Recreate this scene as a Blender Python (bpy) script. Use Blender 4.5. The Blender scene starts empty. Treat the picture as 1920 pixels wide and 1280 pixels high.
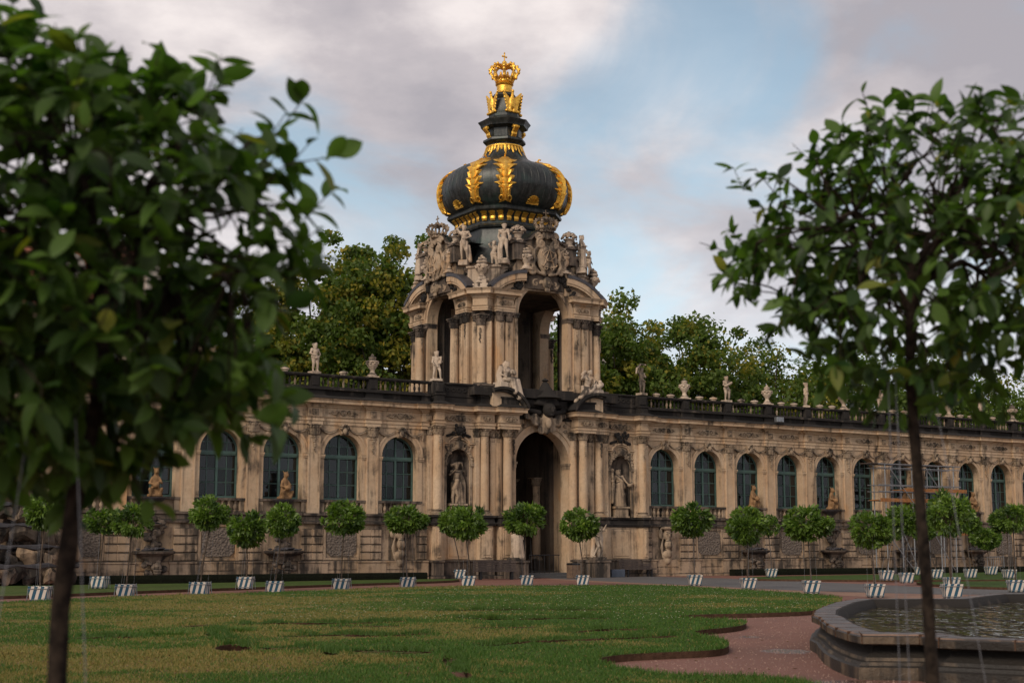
import bpy, math, random
import numpy as np
from mathutils import Vector, Matrix
from math import sin, cos, pi, radians as R_
random.seed(7); rng = np.random.default_rng(11)
SC = bpy.context.scene
COL = SC.collection

# ------------------------------------------------------------------ camera
cam_d = bpy.data.cameras.new('camera'); cam = bpy.data.objects.new('camera', cam_d); COL.objects.link(cam)
cam.location = (0, 0, 1.6); cam.rotation_euler = (R_(90 + 8.207), 0, 0)
cam_d.sensor_width = 36; cam_d.lens = 36 * 2674.1 / 1920
cam_d.clip_start = .1; cam_d.clip_end = 2000
cam_d.dof.use_dof = True; cam_d.dof.focus_distance = 78; cam_d.dof.aperture_fstop = 2.9
SC.camera = cam

# ------------------------------------------------------------------ sky and sun
SUN_EL, SUN_AZ = 34, -148          # azimuth from +Y, clockwise positive
world = bpy.data.worlds.new('World'); SC.world = world; world.use_nodes = True
def N(nt, t, x=0, y=0, **k):
    n = nt.nodes.new(t)
    for a, b in k.items(): setattr(n, a, b)
    return n
def build_world():
    nt = world.node_tree; nt.nodes.clear(); L = nt.links.new
    out = N(nt, 'ShaderNodeOutputWorld'); bg = N(nt, 'ShaderNodeBackground'); bg.inputs['Strength'].default_value = .12
    sky = N(nt, 'ShaderNodeTexSky', sky_type='NISHITA'); sky.sun_disc = False
    sky.sun_elevation = R_(SUN_EL); sky.sun_rotation = R_(SUN_AZ); sky.air_density = 1.0; sky.dust_density = 1.2; sky.altitude = 100
    hs = N(nt, 'ShaderNodeHueSaturation'); hs.inputs['Saturation'].default_value = .74; hs.inputs['Value'].default_value = .92
    tn = N(nt, 'ShaderNodeMixRGB'); tn.blend_type = 'MULTIPLY'; tn.inputs[0].default_value = 1; tn.inputs[2].default_value = (.80, 1.0, .93, 1)
    L(sky.outputs[0], tn.inputs[1]); L(tn.outputs[0], hs.inputs['Color'])
    tc = N(nt, 'ShaderNodeTexCoord')
    sep = N(nt, 'ShaderNodeSeparateXYZ'); L(tc.outputs['Generated'], sep.inputs[0])
    # flatten the cloud deck towards the horizon
    add = N(nt, 'ShaderNodeMath', operation='ADD'); L(sep.outputs['Z'], add.inputs[0]); add.inputs[1].default_value = .42
    mx = N(nt, 'ShaderNodeMath', operation='MAXIMUM'); L(add.outputs[0], mx.inputs[0]); mx.inputs[1].default_value = .1
    dx = N(nt, 'ShaderNodeMath', operation='DIVIDE'); L(sep.outputs['X'], dx.inputs[0]); L(mx.outputs[0], dx.inputs[1])
    dz = N(nt, 'ShaderNodeMath', operation='DIVIDE'); L(sep.outputs['Z'], dz.inputs[0]); L(mx.outputs[0], dz.inputs[1])
    dy = N(nt, 'ShaderNodeMath', operation='DIVIDE'); L(sep.outputs['Y'], dy.inputs[0]); L(mx.outputs[0], dy.inputs[1])
    cb = N(nt, 'ShaderNodeCombineXYZ'); L(dx.outputs[0], cb.inputs[0]); L(dy.outputs[0], cb.inputs[1]); L(dz.outputs[0], cb.inputs[2])
    nz = N(nt, 'ShaderNodeTexNoise'); nz.inputs['Scale'].default_value = 3.0; nz.inputs['Detail'].default_value = 8; nz.inputs['Roughness'].default_value = .55; nz.inputs['Distortion'].default_value = .7
    mp = N(nt, 'ShaderNodeMapping'); mp.inputs['Location'].default_value = (3.55, 1.3, .4); mp.inputs['Scale'].default_value = (1, 1, 1.6)
    L(cb.outputs[0], mp.inputs[0]); L(mp.outputs[0], nz.inputs['Vector'])
    val = nz.outputs['Fac']
    # openings in the deck where the blue comes through (direction, radius, amount)
    for (x, y, z, r, a) in BLUE:
        v = Vector((x, y, z)).normalized()
        d = N(nt, 'ShaderNodeVectorMath', operation='DISTANCE'); L(tc.outputs['Generated'], d.inputs[0]); d.inputs[1].default_value = v
        m = N(nt, 'ShaderNodeMapRange', interpolation_type='SMOOTHSTEP'); L(d.outputs['Value'], m.inputs['Value'])
        m.inputs['From Min'].default_value = 0; m.inputs['From Max'].default_value = r; m.inputs['To Min'].default_value = -a; m.inputs['To Max'].default_value = 0
        s = N(nt, 'ShaderNodeMath', operation='ADD'); L(val, s.inputs[0]); L(m.outputs[0], s.inputs[1]); val = s.outputs[0]
    ramp = N(nt, 'ShaderNodeMapRange', interpolation_type='SMOOTHSTEP'); L(val, ramp.inputs['Value'])
    ramp.inputs['From Min'].default_value = .27; ramp.inputs['From Max'].default_value = .53
    ramp.inputs['To Min'].default_value = .12; ramp.inputs['To Max'].default_value = .96
    n2 = N(nt, 'ShaderNodeTexNoise'); n2.inputs['Scale'].default_value = 3.6; n2.inputs['Detail'].default_value = 8; n2.inputs['Roughness'].default_value = .56
    mp2 = N(nt, 'ShaderNodeMapping'); mp2.inputs['Location'].default_value = (7.2, 2.3, 5.1); mp2.inputs['Scale'].default_value = (1, 1, 1.8); L(cb.outputs[0], mp2.inputs[0]); L(mp2.outputs[0], n2.inputs['Vector'])
    cr = N(nt, 'ShaderNodeValToRGB'); L(n2.outputs['Fac'], cr.inputs[0])
    e = cr.color_ramp.elements; e[0].position = .36; e[0].color = (2.75, 2.55, 2.75, 1); e[1].position = .66; e[1].color = (5.9, 5.35, 5.2, 1)
    m1 = cr.color_ramp.elements.new(.5); m1.color = (3.75, 3.4, 3.5, 1)
    # high thin white veil near the horizon
    hz = N(nt, 'ShaderNodeMapRange', interpolation_type='SMOOTHSTEP'); L(sep.outputs['Z'], hz.inputs['Value'])
    hz.inputs['From Min'].default_value = .02; hz.inputs['From Max'].default_value = .30; hz.inputs['To Min'].default_value = .8; hz.inputs['To Max'].default_value = 0
    mixh = N(nt, 'ShaderNodeMixRGB'); L(hz.outputs[0], mixh.inputs[0]); L(hs.outputs[0], mixh.inputs[1]); mixh.inputs[2].default_value = (5.2, 5.9, 6.6, 1)
    mixh2 = N(nt, 'ShaderNodeMixRGB'); L(hz.outputs[0], mixh2.inputs[0]); L(cr.outputs[0], mixh2.inputs[1]); mixh2.inputs[2].default_value = (5.0, 5.3, 5.8, 1)
    mix = N(nt, 'ShaderNodeMixRGB'); L(ramp.outputs[0], mix.inputs[0]); L(mixh.outputs[0], mix.inputs[1]); L(mixh2.outputs[0], mix.inputs[2])
    L(mix.outputs[0], bg.inputs[0]); L(bg.outputs[0], out.inputs[0])
# directions: x right, z up, y forward
BLUE = [(.14, 1, .38, .12, .24), (-.165, 1, .29, .08, .20), (.045, 1, .31, .08, .18), (.075, 1, .21, .10, .2), (-.10, 1, .22, .09, .2)]
build_world()
sun_d = bpy.data.lights.new('sun', 'SUN'); sun_d.energy = 1.6; sun_d.angle = R_(22); sun_d.color = (1, .87, .72)
sun = bpy.data.objects.new('sun', sun_d); COL.objects.link(sun)
az = R_(SUN_AZ); sdir = Vector((sin(az) * cos(R_(SUN_EL)), cos(az) * cos(R_(SUN_EL)), sin(R_(SUN_EL))))
sun.rotation_euler = sdir.to_track_quat('Z', 'Y').to_euler(); sun.location = (0, 0, 60)
SC.view_settings.view_transform = 'Standard'; SC.view_settings.look = 'None'; SC.view_settings.exposure = .42; SC.view_settings.gamma = 1
SC.view_settings.use_curve_mapping = False
SC.cycles.max_bounces = 6; SC.cycles.diffuse_bounces = 3; SC.cycles.glossy_bounces = 3; SC.cycles.transparent_max_bounces = 8
SC.cycles.use_adaptive_sampling = True

# ------------------------------------------------------------------ materials
def new_mat(name):
    m = bpy.data.materials.new(name); m.use_nodes = True; nt = m.node_tree
    return m, nt, nt.nodes['Principled BSDF'], nt.links.new
def noise(nt, vec, scale, detail=4, rough=.55, dist=0):
    n = N(nt, 'ShaderNodeTexNoise'); n.inputs['Scale'].default_value = scale; n.inputs['Detail'].default_value = detail
    n.inputs['Roughness'].default_value = rough; n.inputs['Distortion'].default_value = dist
    if vec is not None: nt.links.new(vec, n.inputs['Vector'])
    return n.outputs['Fac']
def mapr(nt, v, a, b, c=0, d=1, smooth=True):
    m = N(nt, 'ShaderNodeMapRange'); m.interpolation_type = 'SMOOTHSTEP' if smooth else 'LINEAR'
    nt.links.new(v, m.inputs['Value'])
    for k, x in zip(('From Min', 'From Max', 'To Min', 'To Max'), (a, b, c, d)): m.inputs[k].default_value = x
    return m.outputs[0]
def mixc(nt, f, a, b, mode='MIX'):
    m = N(nt, 'ShaderNodeMixRGB'); m.blend_type = mode
    for i, v in enumerate((f, a, b)):
        if hasattr(v, 'is_output'): nt.links.new(v, m.inputs[i])
        else: m.inputs[i].default_value = v if i == 0 else (*v, 1)
    return m.outputs[0]
def math_(nt, op, a, b):
    m = N(nt, 'ShaderNodeMath', operation=op)
    for i, v in enumerate((a, b)):
        if hasattr(v, 'is_output'): nt.links.new(v, m.inputs[i])
        else: m.inputs[i].default_value = v
    return m.outputs[0]
def bump(nt, bs, h, dist=.02, strength=.6):
    b = N(nt, 'ShaderNodeBump'); b.inputs['Distance'].default_value = dist; b.inputs['Strength'].default_value = strength
    nt.links.new(h, b.inputs['Height']); nt.links.new(b.outputs[0], bs.inputs['Normal'])
def pos(nt): return N(nt, 'ShaderNodeNewGeometry').outputs['Position']
def mapped(nt, v, s):
    m = N(nt, 'ShaderNodeMapping'); m.inputs['Scale'].default_value = s; nt.links.new(v, m.inputs[0]); return m.outputs[0]

def stone_mat(name, light, warm, soot=.5, dark=(.035, .03, .026), rough=.9):
    """sandstone: beds of two tones, iron-yellow patches, black crust in streaks and on upward faces"""
    m, nt, bs, L = new_mat(name); P = pos(nt)
    c = mixc(nt, mapr(nt, noise(nt, P, .55, 4), .35, .65), light, warm)
    oi = N(nt, 'ShaderNodeObjectInfo')
    c = mixc(nt, mapr(nt, oi.outputs['Random'], 0, 1, 0, .28, False), c, tuple(x * .62 for x in warm))
    c = mixc(nt, mapr(nt, noise(nt, P, 7, 5, .65), .38, .66, 0, .35), c, tuple(x * .55 for x in light))
    ye = mapr(nt, noise(nt, mapped(nt, P, (.8, .8, .35)), 1.1, 3), .6, .72, 0, .55)
    c = mixc(nt, ye, c, (warm[0] * 1.05, warm[1] * .82, warm[2] * .55))
    # rain-shadow streaks and crust patches
    st = noise(nt, mapped(nt, P, (1.6, 1.6, .16)), 1.5, 5, .62, .3)
    pt = noise(nt, P, .9, 6, .66, .4)
    s = math_(nt, 'ADD', math_(nt, 'MULTIPLY', st, .6), math_(nt, 'MULTIPLY', pt, .4))
    g = N(nt, 'ShaderNodeNewGeometry'); sp = N(nt, 'ShaderNodeSeparateXYZ'); L(g.outputs['Normal'], sp.inputs[0])
    up = mapr(nt, sp.outputs['Z'], .25, .9, 0, .12 + .1 * soot)     # crust collects on ledges
    s = math_(nt, 'ADD', s, up)
    th = .64 - .2 * soot
    f = mapr(nt, s, th - .07, th + .09, 0, .93)
    c = mixc(nt, f, c, dark)
    L(c, bs.inputs['Base Color']); bs.inputs['Roughness'].default_value = rough; bs.inputs['Specular IOR Level'].default_value = .25
    h = math_(nt, 'ADD', noise(nt, P, 22, 5, .65), math_(nt, 'MULTIPLY', noise(nt, P, 3.5, 3), .8))
    bump(nt, bs, h, .035, .5)
    return m
M = {}
M['stone'] = stone_mat('sandstone', (.60, .44, .295), (.52, .35, .215), .34)
M['stone_low'] = stone_mat('sandstone_plinth', (.47, .34, .235), (.38, .26, .16), .64)
M['stone_carved'] = stone_mat('sandstone_carved', (.46, .345, .24), (.35, .25, .165), .62)
M['stone_black'] = stone_mat('sandstone_blackened', (.15, .12, .095), (.09, .07, .055), 1.2, (.018, .016, .015))
M['stone_brown'] = stone_mat('sandstone_brown', (.23, .175, .135), (.16, .12, .09), .78, (.025, .022, .02))
M['stone_pale'] = stone_mat('pale_sandstone', (.60, .475, .36), (.48, .36, .26), .42)
M['stone_in'] = stone_mat('sandstone_hall_shaded', (.15, .115, .085), (.11, .08, .06), .6)  # darker copy of the sandstone, indoor shade put into the colour
M['basin_stone'] = stone_mat('basin_sandstone', (.20, .145, .10), (.12, .085, .055), .95, (.018, .017, .016), .5)
M['rim_stone'] = stone_mat('rim_sandstone', (.27, .17, .12), (.22, .13, .085), .40, (.04, .035, .032), .4)

def simple(name, col, rough=.6, metal=0, var=.25, scale=4, spec=.5, bumpd=0, col2=None):
    m, nt, bs, L = new_mat(name); P = pos(nt)
    c = mixc(nt, mapr(nt, noise(nt, P, scale, 5, .6), .3, .7), col, col2 or tuple(x * (1 - var) for x in col))
    L(c, bs.inputs['Base Color']); bs.inputs['Roughness'].default_value = rough; bs.inputs['Metallic'].default_value = metal
    bs.inputs['Specular IOR Level'].default_value = spec
    if bumpd: bump(nt, bs, noise(nt, P, scale * 5, 4), bumpd, .6)
    return m
M['gold'] = simple('gilding', (.95, .56, .09), .36, .8, .5, 5, .5, .03, (.62, .32, .045))
M['green_frame'] = simple('green_window_paint', (.065, .125, .105), .55, 0, .3, 6)
M['slate'] = simple('lead_sheet', (.075, .07, .075), .5, .3, .35, 3)
M['iron'] = simple('dark_iron', (.03, .03, .032), .5, .6, .3)
M['steel'] = simple('galvanised_tube', (.30, .31, .32), .45, .7, .3, 8)
M['orange'] = simple('orange_board', (.36, .14, .035), .7, 0, .45, 5)
M['bench_wood'] = simple('weathered_slats', (.085, .06, .05), .7, 0, .4, 9)
M['soil'] = simple('soil_edge', (.10, .055, .035), 1, 0, .45, 9, .1, .03)
M['interior'] = simple('dark_room', (.016, .014, .013), .9)  # near-black colour paints in the darkness of the unlit rooms
M['curtain'] = simple('curtain_cloth', (.21, .19, .165), .9, 0, .3, 3)
M['plaster'] = simple('pale_plaster', (.42, .37, .32), .9, 0, .25, 2)
M['wire'] = simple('guy_wire', (.22, .22, .23), .4, .5, .2)
M['hedge'] = simple('clipped_dark_hedge', (.012, .014, .008), 1, 0, .5, 12, .1, .06)
M['bark'] = simple('grey_bark', (.115, .085, .065), .95, 0, .5, 14, .15, .012, (.045, .033, .024))
M['bark_near'] = simple('dark_near_bark', (.040, .029, .021), .95, 0, .5, 22, .12, .010, (.008, .006, .005))  # near trunks, a darker bark than on the tub trees
M['far_bark'] = simple('far_bark', (.06, .048, .038), .95, 0, .4, 5, .1)
M['binstone'] = simple('stone_bin', (.19, .125, .085), .9, 0, .4, 5, .2, .03)
M['plaque'] = simple('blue_grey_plaque', (.07, .085, .115), .5)
M['turquoise'] = simple('turquoise_cladding', (.05, .22, .22), .4)

def copper():
    m, nt, bs, L = new_mat('dark_copper_sheet'); P = pos(nt)
    st = noise(nt, mapped(nt, P, (2.2, 2.2, .22)), 2.4, 5, .6, .2)
    c = mixc(nt, mapr(nt, st, .38, .68), (.012, .015, .014), (.038, .040, .037))
    c = mixc(nt, mapr(nt, noise(nt, mapped(nt, P, (3, 3, .12)), 3.2, 4, .6), .58, .75, 0, .7), c, (.09, .083, .075))
    c = mixc(nt, mapr(nt, noise(nt, P, 1.2, 3), .5, .7, 0, .5), c, (.02, .045, .036))
    L(c, bs.inputs['Base Color']); bs.inputs['Roughness'].default_value = .42; bs.inputs['Metallic'].default_value = .25
    bump(nt, bs, noise(nt, P, 6, 4), .03, .35); return m
M['copper'] = copper()
def glass():
    m, nt, bs, L = new_mat('window_glass'); P = pos(nt)
    bs.inputs['Base Color'].default_value = (.012, .014, .014, 1); bs.inputs['Roughness'].default_value = .06
    bs.inputs['Specular IOR Level'].default_value = .55
    oi = N(nt, 'ShaderNodeObjectInfo')
    tr = N(nt, 'ShaderNodeBsdfTransparent'); tr.inputs[0].default_value = (.75, .8, .78, 1)
    mx = N(nt, 'ShaderNodeMixShader'); L(mapr(nt, oi.outputs['Random'], 0, 1, .32, .78, False), mx.inputs[0])
    o = nt.nodes['Material Output']; L(tr.outputs[0], mx.inputs[1]); L(bs.outputs[0], mx.inputs[2]); L(mx.outputs[0], o.inputs[0])
    bump(nt, bs, noise(nt, P, 1.6, 2), .02, .5); return m
M['glass'] = glass()
def grass_mat():
    m, nt, bs, L = new_mat('lawn_turf'); P = pos(nt)
    dry = mapr(nt, noise(nt, mapped(nt, P, (.5, 1.1, 1)), .17, 4, .6, .4), .40, .60)
    dry2 = mapr(nt, noise(nt, P, .9, 4, .6), .42, .72, 0, .45)
    sp = N(nt, 'ShaderNodeSeparateXYZ'); L(P, sp.inputs[0])
    # the left half of the lawn is parched, the part by the pool is fresh
    xl = mapr(nt, sp.outputs['X'], -7, 3.5, .85, .10)
    xl = math_(nt, 'MULTIPLY', xl, mapr(nt, sp.outputs['Y'], 42, 49, 1, .12))
    f = math_(nt, 'MULTIPLY', math_(nt, 'ADD', dry, dry2), xl)
    c = mixc(nt, mapr(nt, noise(nt, P, 3.2, 4), .35, .7), (.060, .105, .020), (.034, .062, .012))
    c = mixc(nt, f, c, (.235, .175, .070))
    c = mixc(nt, mapr(nt, noise(nt, P, 45, 2), .3, .7, 0, .5), c, mixc(nt, .5, c, (.014, .024, .006)))
    L(c, bs.inputs['Base Color']); bs.inputs['Roughness'].default_value = .9; bs.inputs['Specular IOR Level'].default_value = .15
    bump(nt, bs, noise(nt, P, 30, 4, .7), .05, .8); return m
M['grass'] = grass_mat()
def leafy(name, a, b, yellow=None, trans=.3, rough=.42, scale=2., spec=.45):
    m, nt, bs, L = new_mat(name)
    at = N(nt, 'ShaderNodeVertexColor'); at.layer_name = 'tint'
    sr = N(nt, 'ShaderNodeSeparateColor'); L(at.outputs['Color'], sr.inputs[0])
    c = mixc(nt, sr.outputs[0], a, b)
    if yellow: c = mixc(nt, sr.outputs[1], c, yellow)
    L(c, bs.inputs['Base Color']); bs.inputs['Roughness'].default_value = rough; bs.inputs['Specular IOR Level'].default_value = spec
    tr = N(nt, 'ShaderNodeBsdfTranslucent'); tc = mixc(nt, 1, c, (1.5, 1.9, .7), 'MULTIPLY'); L(tc, tr.inputs[0])
    mx = N(nt, 'ShaderNodeMixShader'); mx.inputs[0].default_value = trans
    L(bs.outputs[0], mx.inputs[1]); L(tr.outputs[0], mx.inputs[2]); L(mx.outputs[0], nt.nodes['Material Output'].inputs[0])
    return m
M['leaf_near'] = leafy('citrus_leaf', (.008, .030, .007), (.085, .158, .028), (.26, .24, .035), .36, .50, spec=.28)
M['leaf_tub'] = leafy('tub_tree_leaf', (.012, .036, .007), (.15, .235, .032), (.22, .28, .04), .3, .45)
M['leaf_far'] = leafy('plane_tree_leaf', (.018, .042, .010), (.12, .168, .030), (.30, .23, .03), .30, .6, spec=.2)
M['blade'] = leafy('grass_blade', (.032, .072, .013), (.080, .145, .028), (.26, .185, .07), .25, .6, spec=.2)
def gravel(name, a, b, wet=True):
    m, nt, bs, L = new_mat(name); P = pos(nt)
    c = mixc(nt, mapr(nt, noise(nt, P, 28, 5, .8), .36, .62), a, b)
    c = mixc(nt, mapr(nt, noise(nt, P, 14, 3, .8), .60, .68, 0, .6), c, tuple(min(1, x * 1.7 + .03) for x in a))
    c = mixc(nt, mapr(nt, noise(nt, P, .7, 4), .35, .7, 0, .5), c, tuple(x * .62 for x in a))
    L(c, bs.inputs['Base Color'])
    ws = None
    for (px, py, pr) in ((4.25, 22.7, .42), (3.95, 17.3, .45), (4.3, 26.3, .2)):
        dd = N(nt, 'ShaderNodeVectorMath', operation='DISTANCE'); L(mapped(nt, P, (1, .8, 1)), dd.inputs[0]); dd.inputs[1].default_value = (px, py * .8, 0)
        q = math_(nt, 'DIVIDE', dd.outputs['Value'], pr); ws = q if ws is None else math_(nt, 'MINIMUM', ws, q)
    w = mapr(nt, math_(nt, 'ADD', ws, math_(nt, 'MULTIPLY', noise(nt, P, 3.5, 3), .9)), 1.25, 1.5, 1, 0)
    damp = mapr(nt, ws, .8, 4.5, .55, 0); c = mixc(nt, damp, c, tuple(x * .5 for x in a))
    if wet:
        L(mapr(nt, w, 0, 1, .85, .06), bs.inputs['Roughness'])
        c2 = mixc(nt, w, c, tuple(x * .45 for x in a)); L(c2, bs.inputs['Base Color'])
    else: bs.inputs['Roughness'].default_value = .85
    bump(nt, bs, noise(nt, P, 60, 3, .7), .015, .5); return m
M['gravel'] = gravel('red_gravel', (.205, .088, .058), (.14, .058, .04))
M['tan_gravel'] = gravel('tan_gravel', (.27, .155, .10), (.20, .105, .07), False)
M['asphalt'] = gravel('grey_asphalt', (.105, .10, .098), (.075, .072, .072), False)
def water():
    m, nt, bs, L = new_mat('pool_water'); P = pos(nt)
    bs.inputs['Base Color'].default_value = (.045, .036, .012, 1); bs.inputs['Roughness'].default_value = .03; bs.inputs['IOR'].default_value = 1.33
    bs.inputs['Specular IOR Level'].default_value = .9
    a = mapr(nt, noise(nt, mapped(nt, P, (1.5, .36, 1)), 1.5, 2, .45, .5), .47, .57); b = noise(nt, mapped(nt, P, (1.2, .5, 1)), 5.5, 2, .4)
    h = math_(nt, 'ADD', a, math_(nt, 'MULTIPLY', b, .05)); bump(nt, bs, h, .55, 1.0); return m
M['water'] = water()
def tub_paint():
    m, nt, bs, L = new_mat('striped_tub_paint')
    tc = N(nt, 'ShaderNodeTexCoord'); sp = N(nt, 'ShaderNodeSeparateXYZ'); L(tc.outputs['Object'], sp.inputs[0])
    u = math_(nt, 'SUBTRACT', math_(nt, 'MULTIPLY', math_(nt, 'ADD', sp.outputs['X'], math_(nt, 'MULTIPLY', sp.outputs['Y'], -1)), 5.4), math_(nt, 'MULTIPLY', sp.outputs['Z'], 2.3))
    fr = math_(nt, 'FRACT', math_(nt, 'ADD', u, 10), 0)
    w = math_(nt, 'ADD', fr, math_(nt, 'MULTIPLY', noise(nt, tc.outputs['Object'], 18, 2), .06))
    s = mapr(nt, w, .53, .57)
    c = mixc(nt, s, (.012, .075, .125), (.60, .52, .44))
    c = mixc(nt, mapr(nt, noise(nt, pos(nt), 9, 5, .7), .55, .75, 0, .6), c, (.16, .13, .10))
    L(c, bs.inputs['Base Color']); bs.inputs['Roughness'].default_value = .6; return m
M['tub'] = tub_paint()
def rubble():
    m, nt, bs, L = new_mat('rubble_panel'); P = pos(nt)
    c = mixc(nt, mapr(nt, noise(nt, P, 11, 5, .7), .3, .7), (.075, .06, .05), (.20, .155, .12))
    L(c, bs.inputs['Base Color']); bs.inputs['Roughness'].default_value = .95
    v = N(nt, 'ShaderNodeTexVoronoi'); v.inputs['Scale'].default_value = 9; L(P, v.inputs['Vector'])
    bump(nt, bs, v.outputs['Distance'], .07, .9); return m
M['rubble'] = rubble()
def tile_mat():
    m, nt, bs, L = new_mat('red_roof_tile'); P = pos(nt)
    oi = N(nt, 'ShaderNodeObjectInfo')
    c = mixc(nt, mapr(nt, noise(nt, P, 3, 4, .7), .3, .7), (.33, .115, .065), (.20, .07, .045))
    L(c, bs.inputs['Base Color']); bs.inputs['Roughness'].default_value = .85; return m
M['tile'] = tile_mat()

# ------------------------------------------------------------------ mesh helpers
class MB:
    def __init__(s): s.v = []; s.f = []
    def add(s, vs, fs):
        o = len(s.v); s.v.extend([tuple(p) for p in vs]); s.f.extend([tuple(i + o for i in f) for f in fs]); return s
    def box(s, x0, x1, y0, y1, z0, z1):
        return s.add([(x0, y0, z0), (x1, y0, z0), (x1, y1, z0), (x0, y1, z0), (x0, y0, z1), (x1, y0, z1), (x1, y1, z1), (x0, y1, z1)],
                     [(0, 3, 2, 1), (4, 5, 6, 7), (0, 1, 5, 4), (1, 2, 6, 5), (2, 3, 7, 6), (3, 0, 4, 7)])
    def bbox(s, x0, x1, y0, y1, z0, z1, c=.02):
        # box with a chamfered front (towards -y)
        vs = []
        for (y, i) in ((y1, 0), (y0 + c, 0), (y0, c)):
            vs += [(x0 + i, y, z0 + i), (x1 - i, y, z0 + i), (x1 - i, y, z1 - i), (x0 + i, y, z1 - i)]
        fs = []
        for k in (0, 4):
            for j in range(4): a = k + j; b = k + (j + 1) % 4; fs.append((a, b, b + 4, a + 4))
        fs += [(8, 9, 10, 11)]
        return s.add(vs, fs)
    def lathe(s, prof, n=12, cx=0, cy=0, a0=0, mod=None):
        vs = []; fs = []
        for (r, z) in prof:
            for k in range(n):
                a = a0 + 2 * pi * k / n; rr = r * (mod(a, z) if mod else 1)
                vs.append((cx + rr * cos(a), cy + rr * sin(a), z))
        for i in range(len(prof) - 1):
            for k in range(n):
                a = i * n + k; b = i * n + (k + 1) % n; fs.append((a, b, b + n, a + n))
        fs.append(tuple(range(n))[::-1]); fs.append(tuple((len(prof) - 1) * n + k for k in range(n)))
        return s.add(vs, fs)
    def tube(s, pts, r, n=6, r1=None):
        pts = [Vector(p) for p in pts]; m = len(pts); vs = []; fs = []
        up = Vector((0, 0, 1))
        for i, p in enumerate(pts):
            d = (pts[min(i + 1, m - 1)] - pts[max(i - 1, 0)]).normalized()
            if i == 0:
                u = d.cross(Vector((0, 1, 0)) if abs(d.y) < .9 else Vector((1, 0, 0))).normalized()
            else:
                u = (u - d * u.dot(d)).normalized()
            w = d.cross(u); rr = r if r1 is None else r + (r1 - r) * i / (m - 1)
            if callable(r): rr = r(i / (m - 1))
            for k in range(n):
                a = 2 * pi * k / n; vs.append(p + (u * cos(a) + w * sin(a)) * rr)
        for i in range(m - 1):
            for k in range(n):
                a = i * n + k; b = i * n + (k + 1) % n; fs.append((a, b, b + n, a + n))
        fs.append(tuple(range(n))[::-1]); fs.append(tuple((m - 1) * n + k for k in range(n)))
        return s.add(vs, fs)
    def ball(s, c, r, n=8, m=5):
        if not hasattr(r, '__len__'): r = (r, r, r)
        vs = [(c[0], c[1], c[2] - r[2])]; fs = []
        for i in range(1, m):
            t = -pi / 2 + pi * i / m
            for k in range(n):
                a = 2 * pi * k / n; vs.append((c[0] + r[0] * cos(t) * cos(a), c[1] + r[1] * cos(t) * sin(a), c[2] + r[2] * sin(t)))
        vs.append((c[0], c[1], c[2] + r[2]))
        for k in range(n):
            fs.append((0, 1 + (k + 1) % n, 1 + k))
            fs.append((len(vs) - 1, 1 + (m - 2) * n + k, 1 + (m - 2) * n + (k + 1) % n))
        for i in range(m - 2):
            for k in range(n):
                a = 1 + i * n + k; b = 1 + i * n + (k + 1) % n; fs.append((a, b, b + n, a + n))
        return s.add(vs, fs)
    def prism(s, poly, y0, y1):
        """poly in (x, z), extruded from y0 (front) to y1"""
        n = len(poly); vs = [(x, y0, z) for x, z in poly] + [(x, y1, z) for x, z in poly]
        fs = [tuple(range(n)), tuple(range(n, 2 * n))[::-1]] + [(i, i + n, (i + 1) % n + n, (i + 1) % n) for i in range(n)]
        return s.add(vs, fs)
    def ring(s, cx, cz, r0, r1, a0, a1, y0, y1, n=20):
        """flat curved bar in the x-z plane (archivolt), with depth y0..y1"""
        vs = []; fs = []
        for i in range(n + 1):
            a = a0 + (a1 - a0) * i / n
            for r in (r0, r1):
                for y in (y0, y1): vs.append((cx + r * cos(a), y, cz + r * sin(a)))
        for i in range(n):
            o = i * 4; fs += [(o, o + 2, o + 6, o + 4), (o + 1, o + 5, o + 7, o + 3), (o + 2, o + 3, o + 7, o + 6), (o, o + 4, o + 5, o + 1)]
        fs += [(0, 1, 3, 2), (n * 4, n * 4 + 2, n * 4 + 3, n * 4 + 1)]
        return s.add(vs, fs)
    def sweep(s, path, prof, closed=False):
        """path: plan points, outward is to the RIGHT of travel; prof: (offset, z) from bottom to top"""
        n = len(path); P = [Vector((p[0], p[1])) for p in path]; nm = []
        for i in range(n):
            ns = []
            if closed or i > 0: d = (P[i] - P[i - 1]).normalized(); ns.append(Vector((d.y, -d.x)))
            if closed or i < n - 1: d = (P[(i + 1) % n] - P[i]).normalized(); ns.append(Vector((d.y, -d.x)))
            if len(ns) == 2:
                b = (ns[0] + ns[1]); b = b / max(.35, b.length ** 2 / 2) if b.length > 1e-6 else ns[0]
                nm.append(b)
            else: nm.append(ns[0])
        k = len(prof); vs = []; fs = []
        for i in range(n):
            for (o, z) in prof: q = P[i] + nm[i] * o; vs.append((q.x, q.y, z))
        for i in range(n if closed else n - 1):
            j = (i + 1) % n
            for t in range(k - 1): fs.append((i * k + t, j * k + t, j * k + t + 1, i * k + t + 1))
        if closed:
            fs.append(tuple(i * k + k - 1 for i in range(n))); fs.append(tuple(i * k for i in range(n))[::-1])
        else:
            fs.append(tuple(range(k))[::-1]); fs.append(tuple((n - 1) * k + t for t in range(k)))
        return s.add(vs, fs)
    def xform(s, mat, start=0):
        for i in range(start, len(s.v)): s.v[i] = tuple(mat @ Vector(s.v[i]))
        return s
    def mesh(s, name, mat=None, smooth=False):
        me = bpy.data.meshes.new(name); me.from_pydata(s.v, [], s.f); me.validate(verbose=False)
        if mat is not None: me.materials.append(M[mat] if isinstance(mat, str) else mat)
        if smooth: me.shade_smooth()
        me.update(); return me
def smooth_by_angle(me, ang=40):
    try:
        me.shade_smooth(); me.set_sharp_from_angle(angle=R_(ang))
    except Exception: pass
    return me

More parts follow.
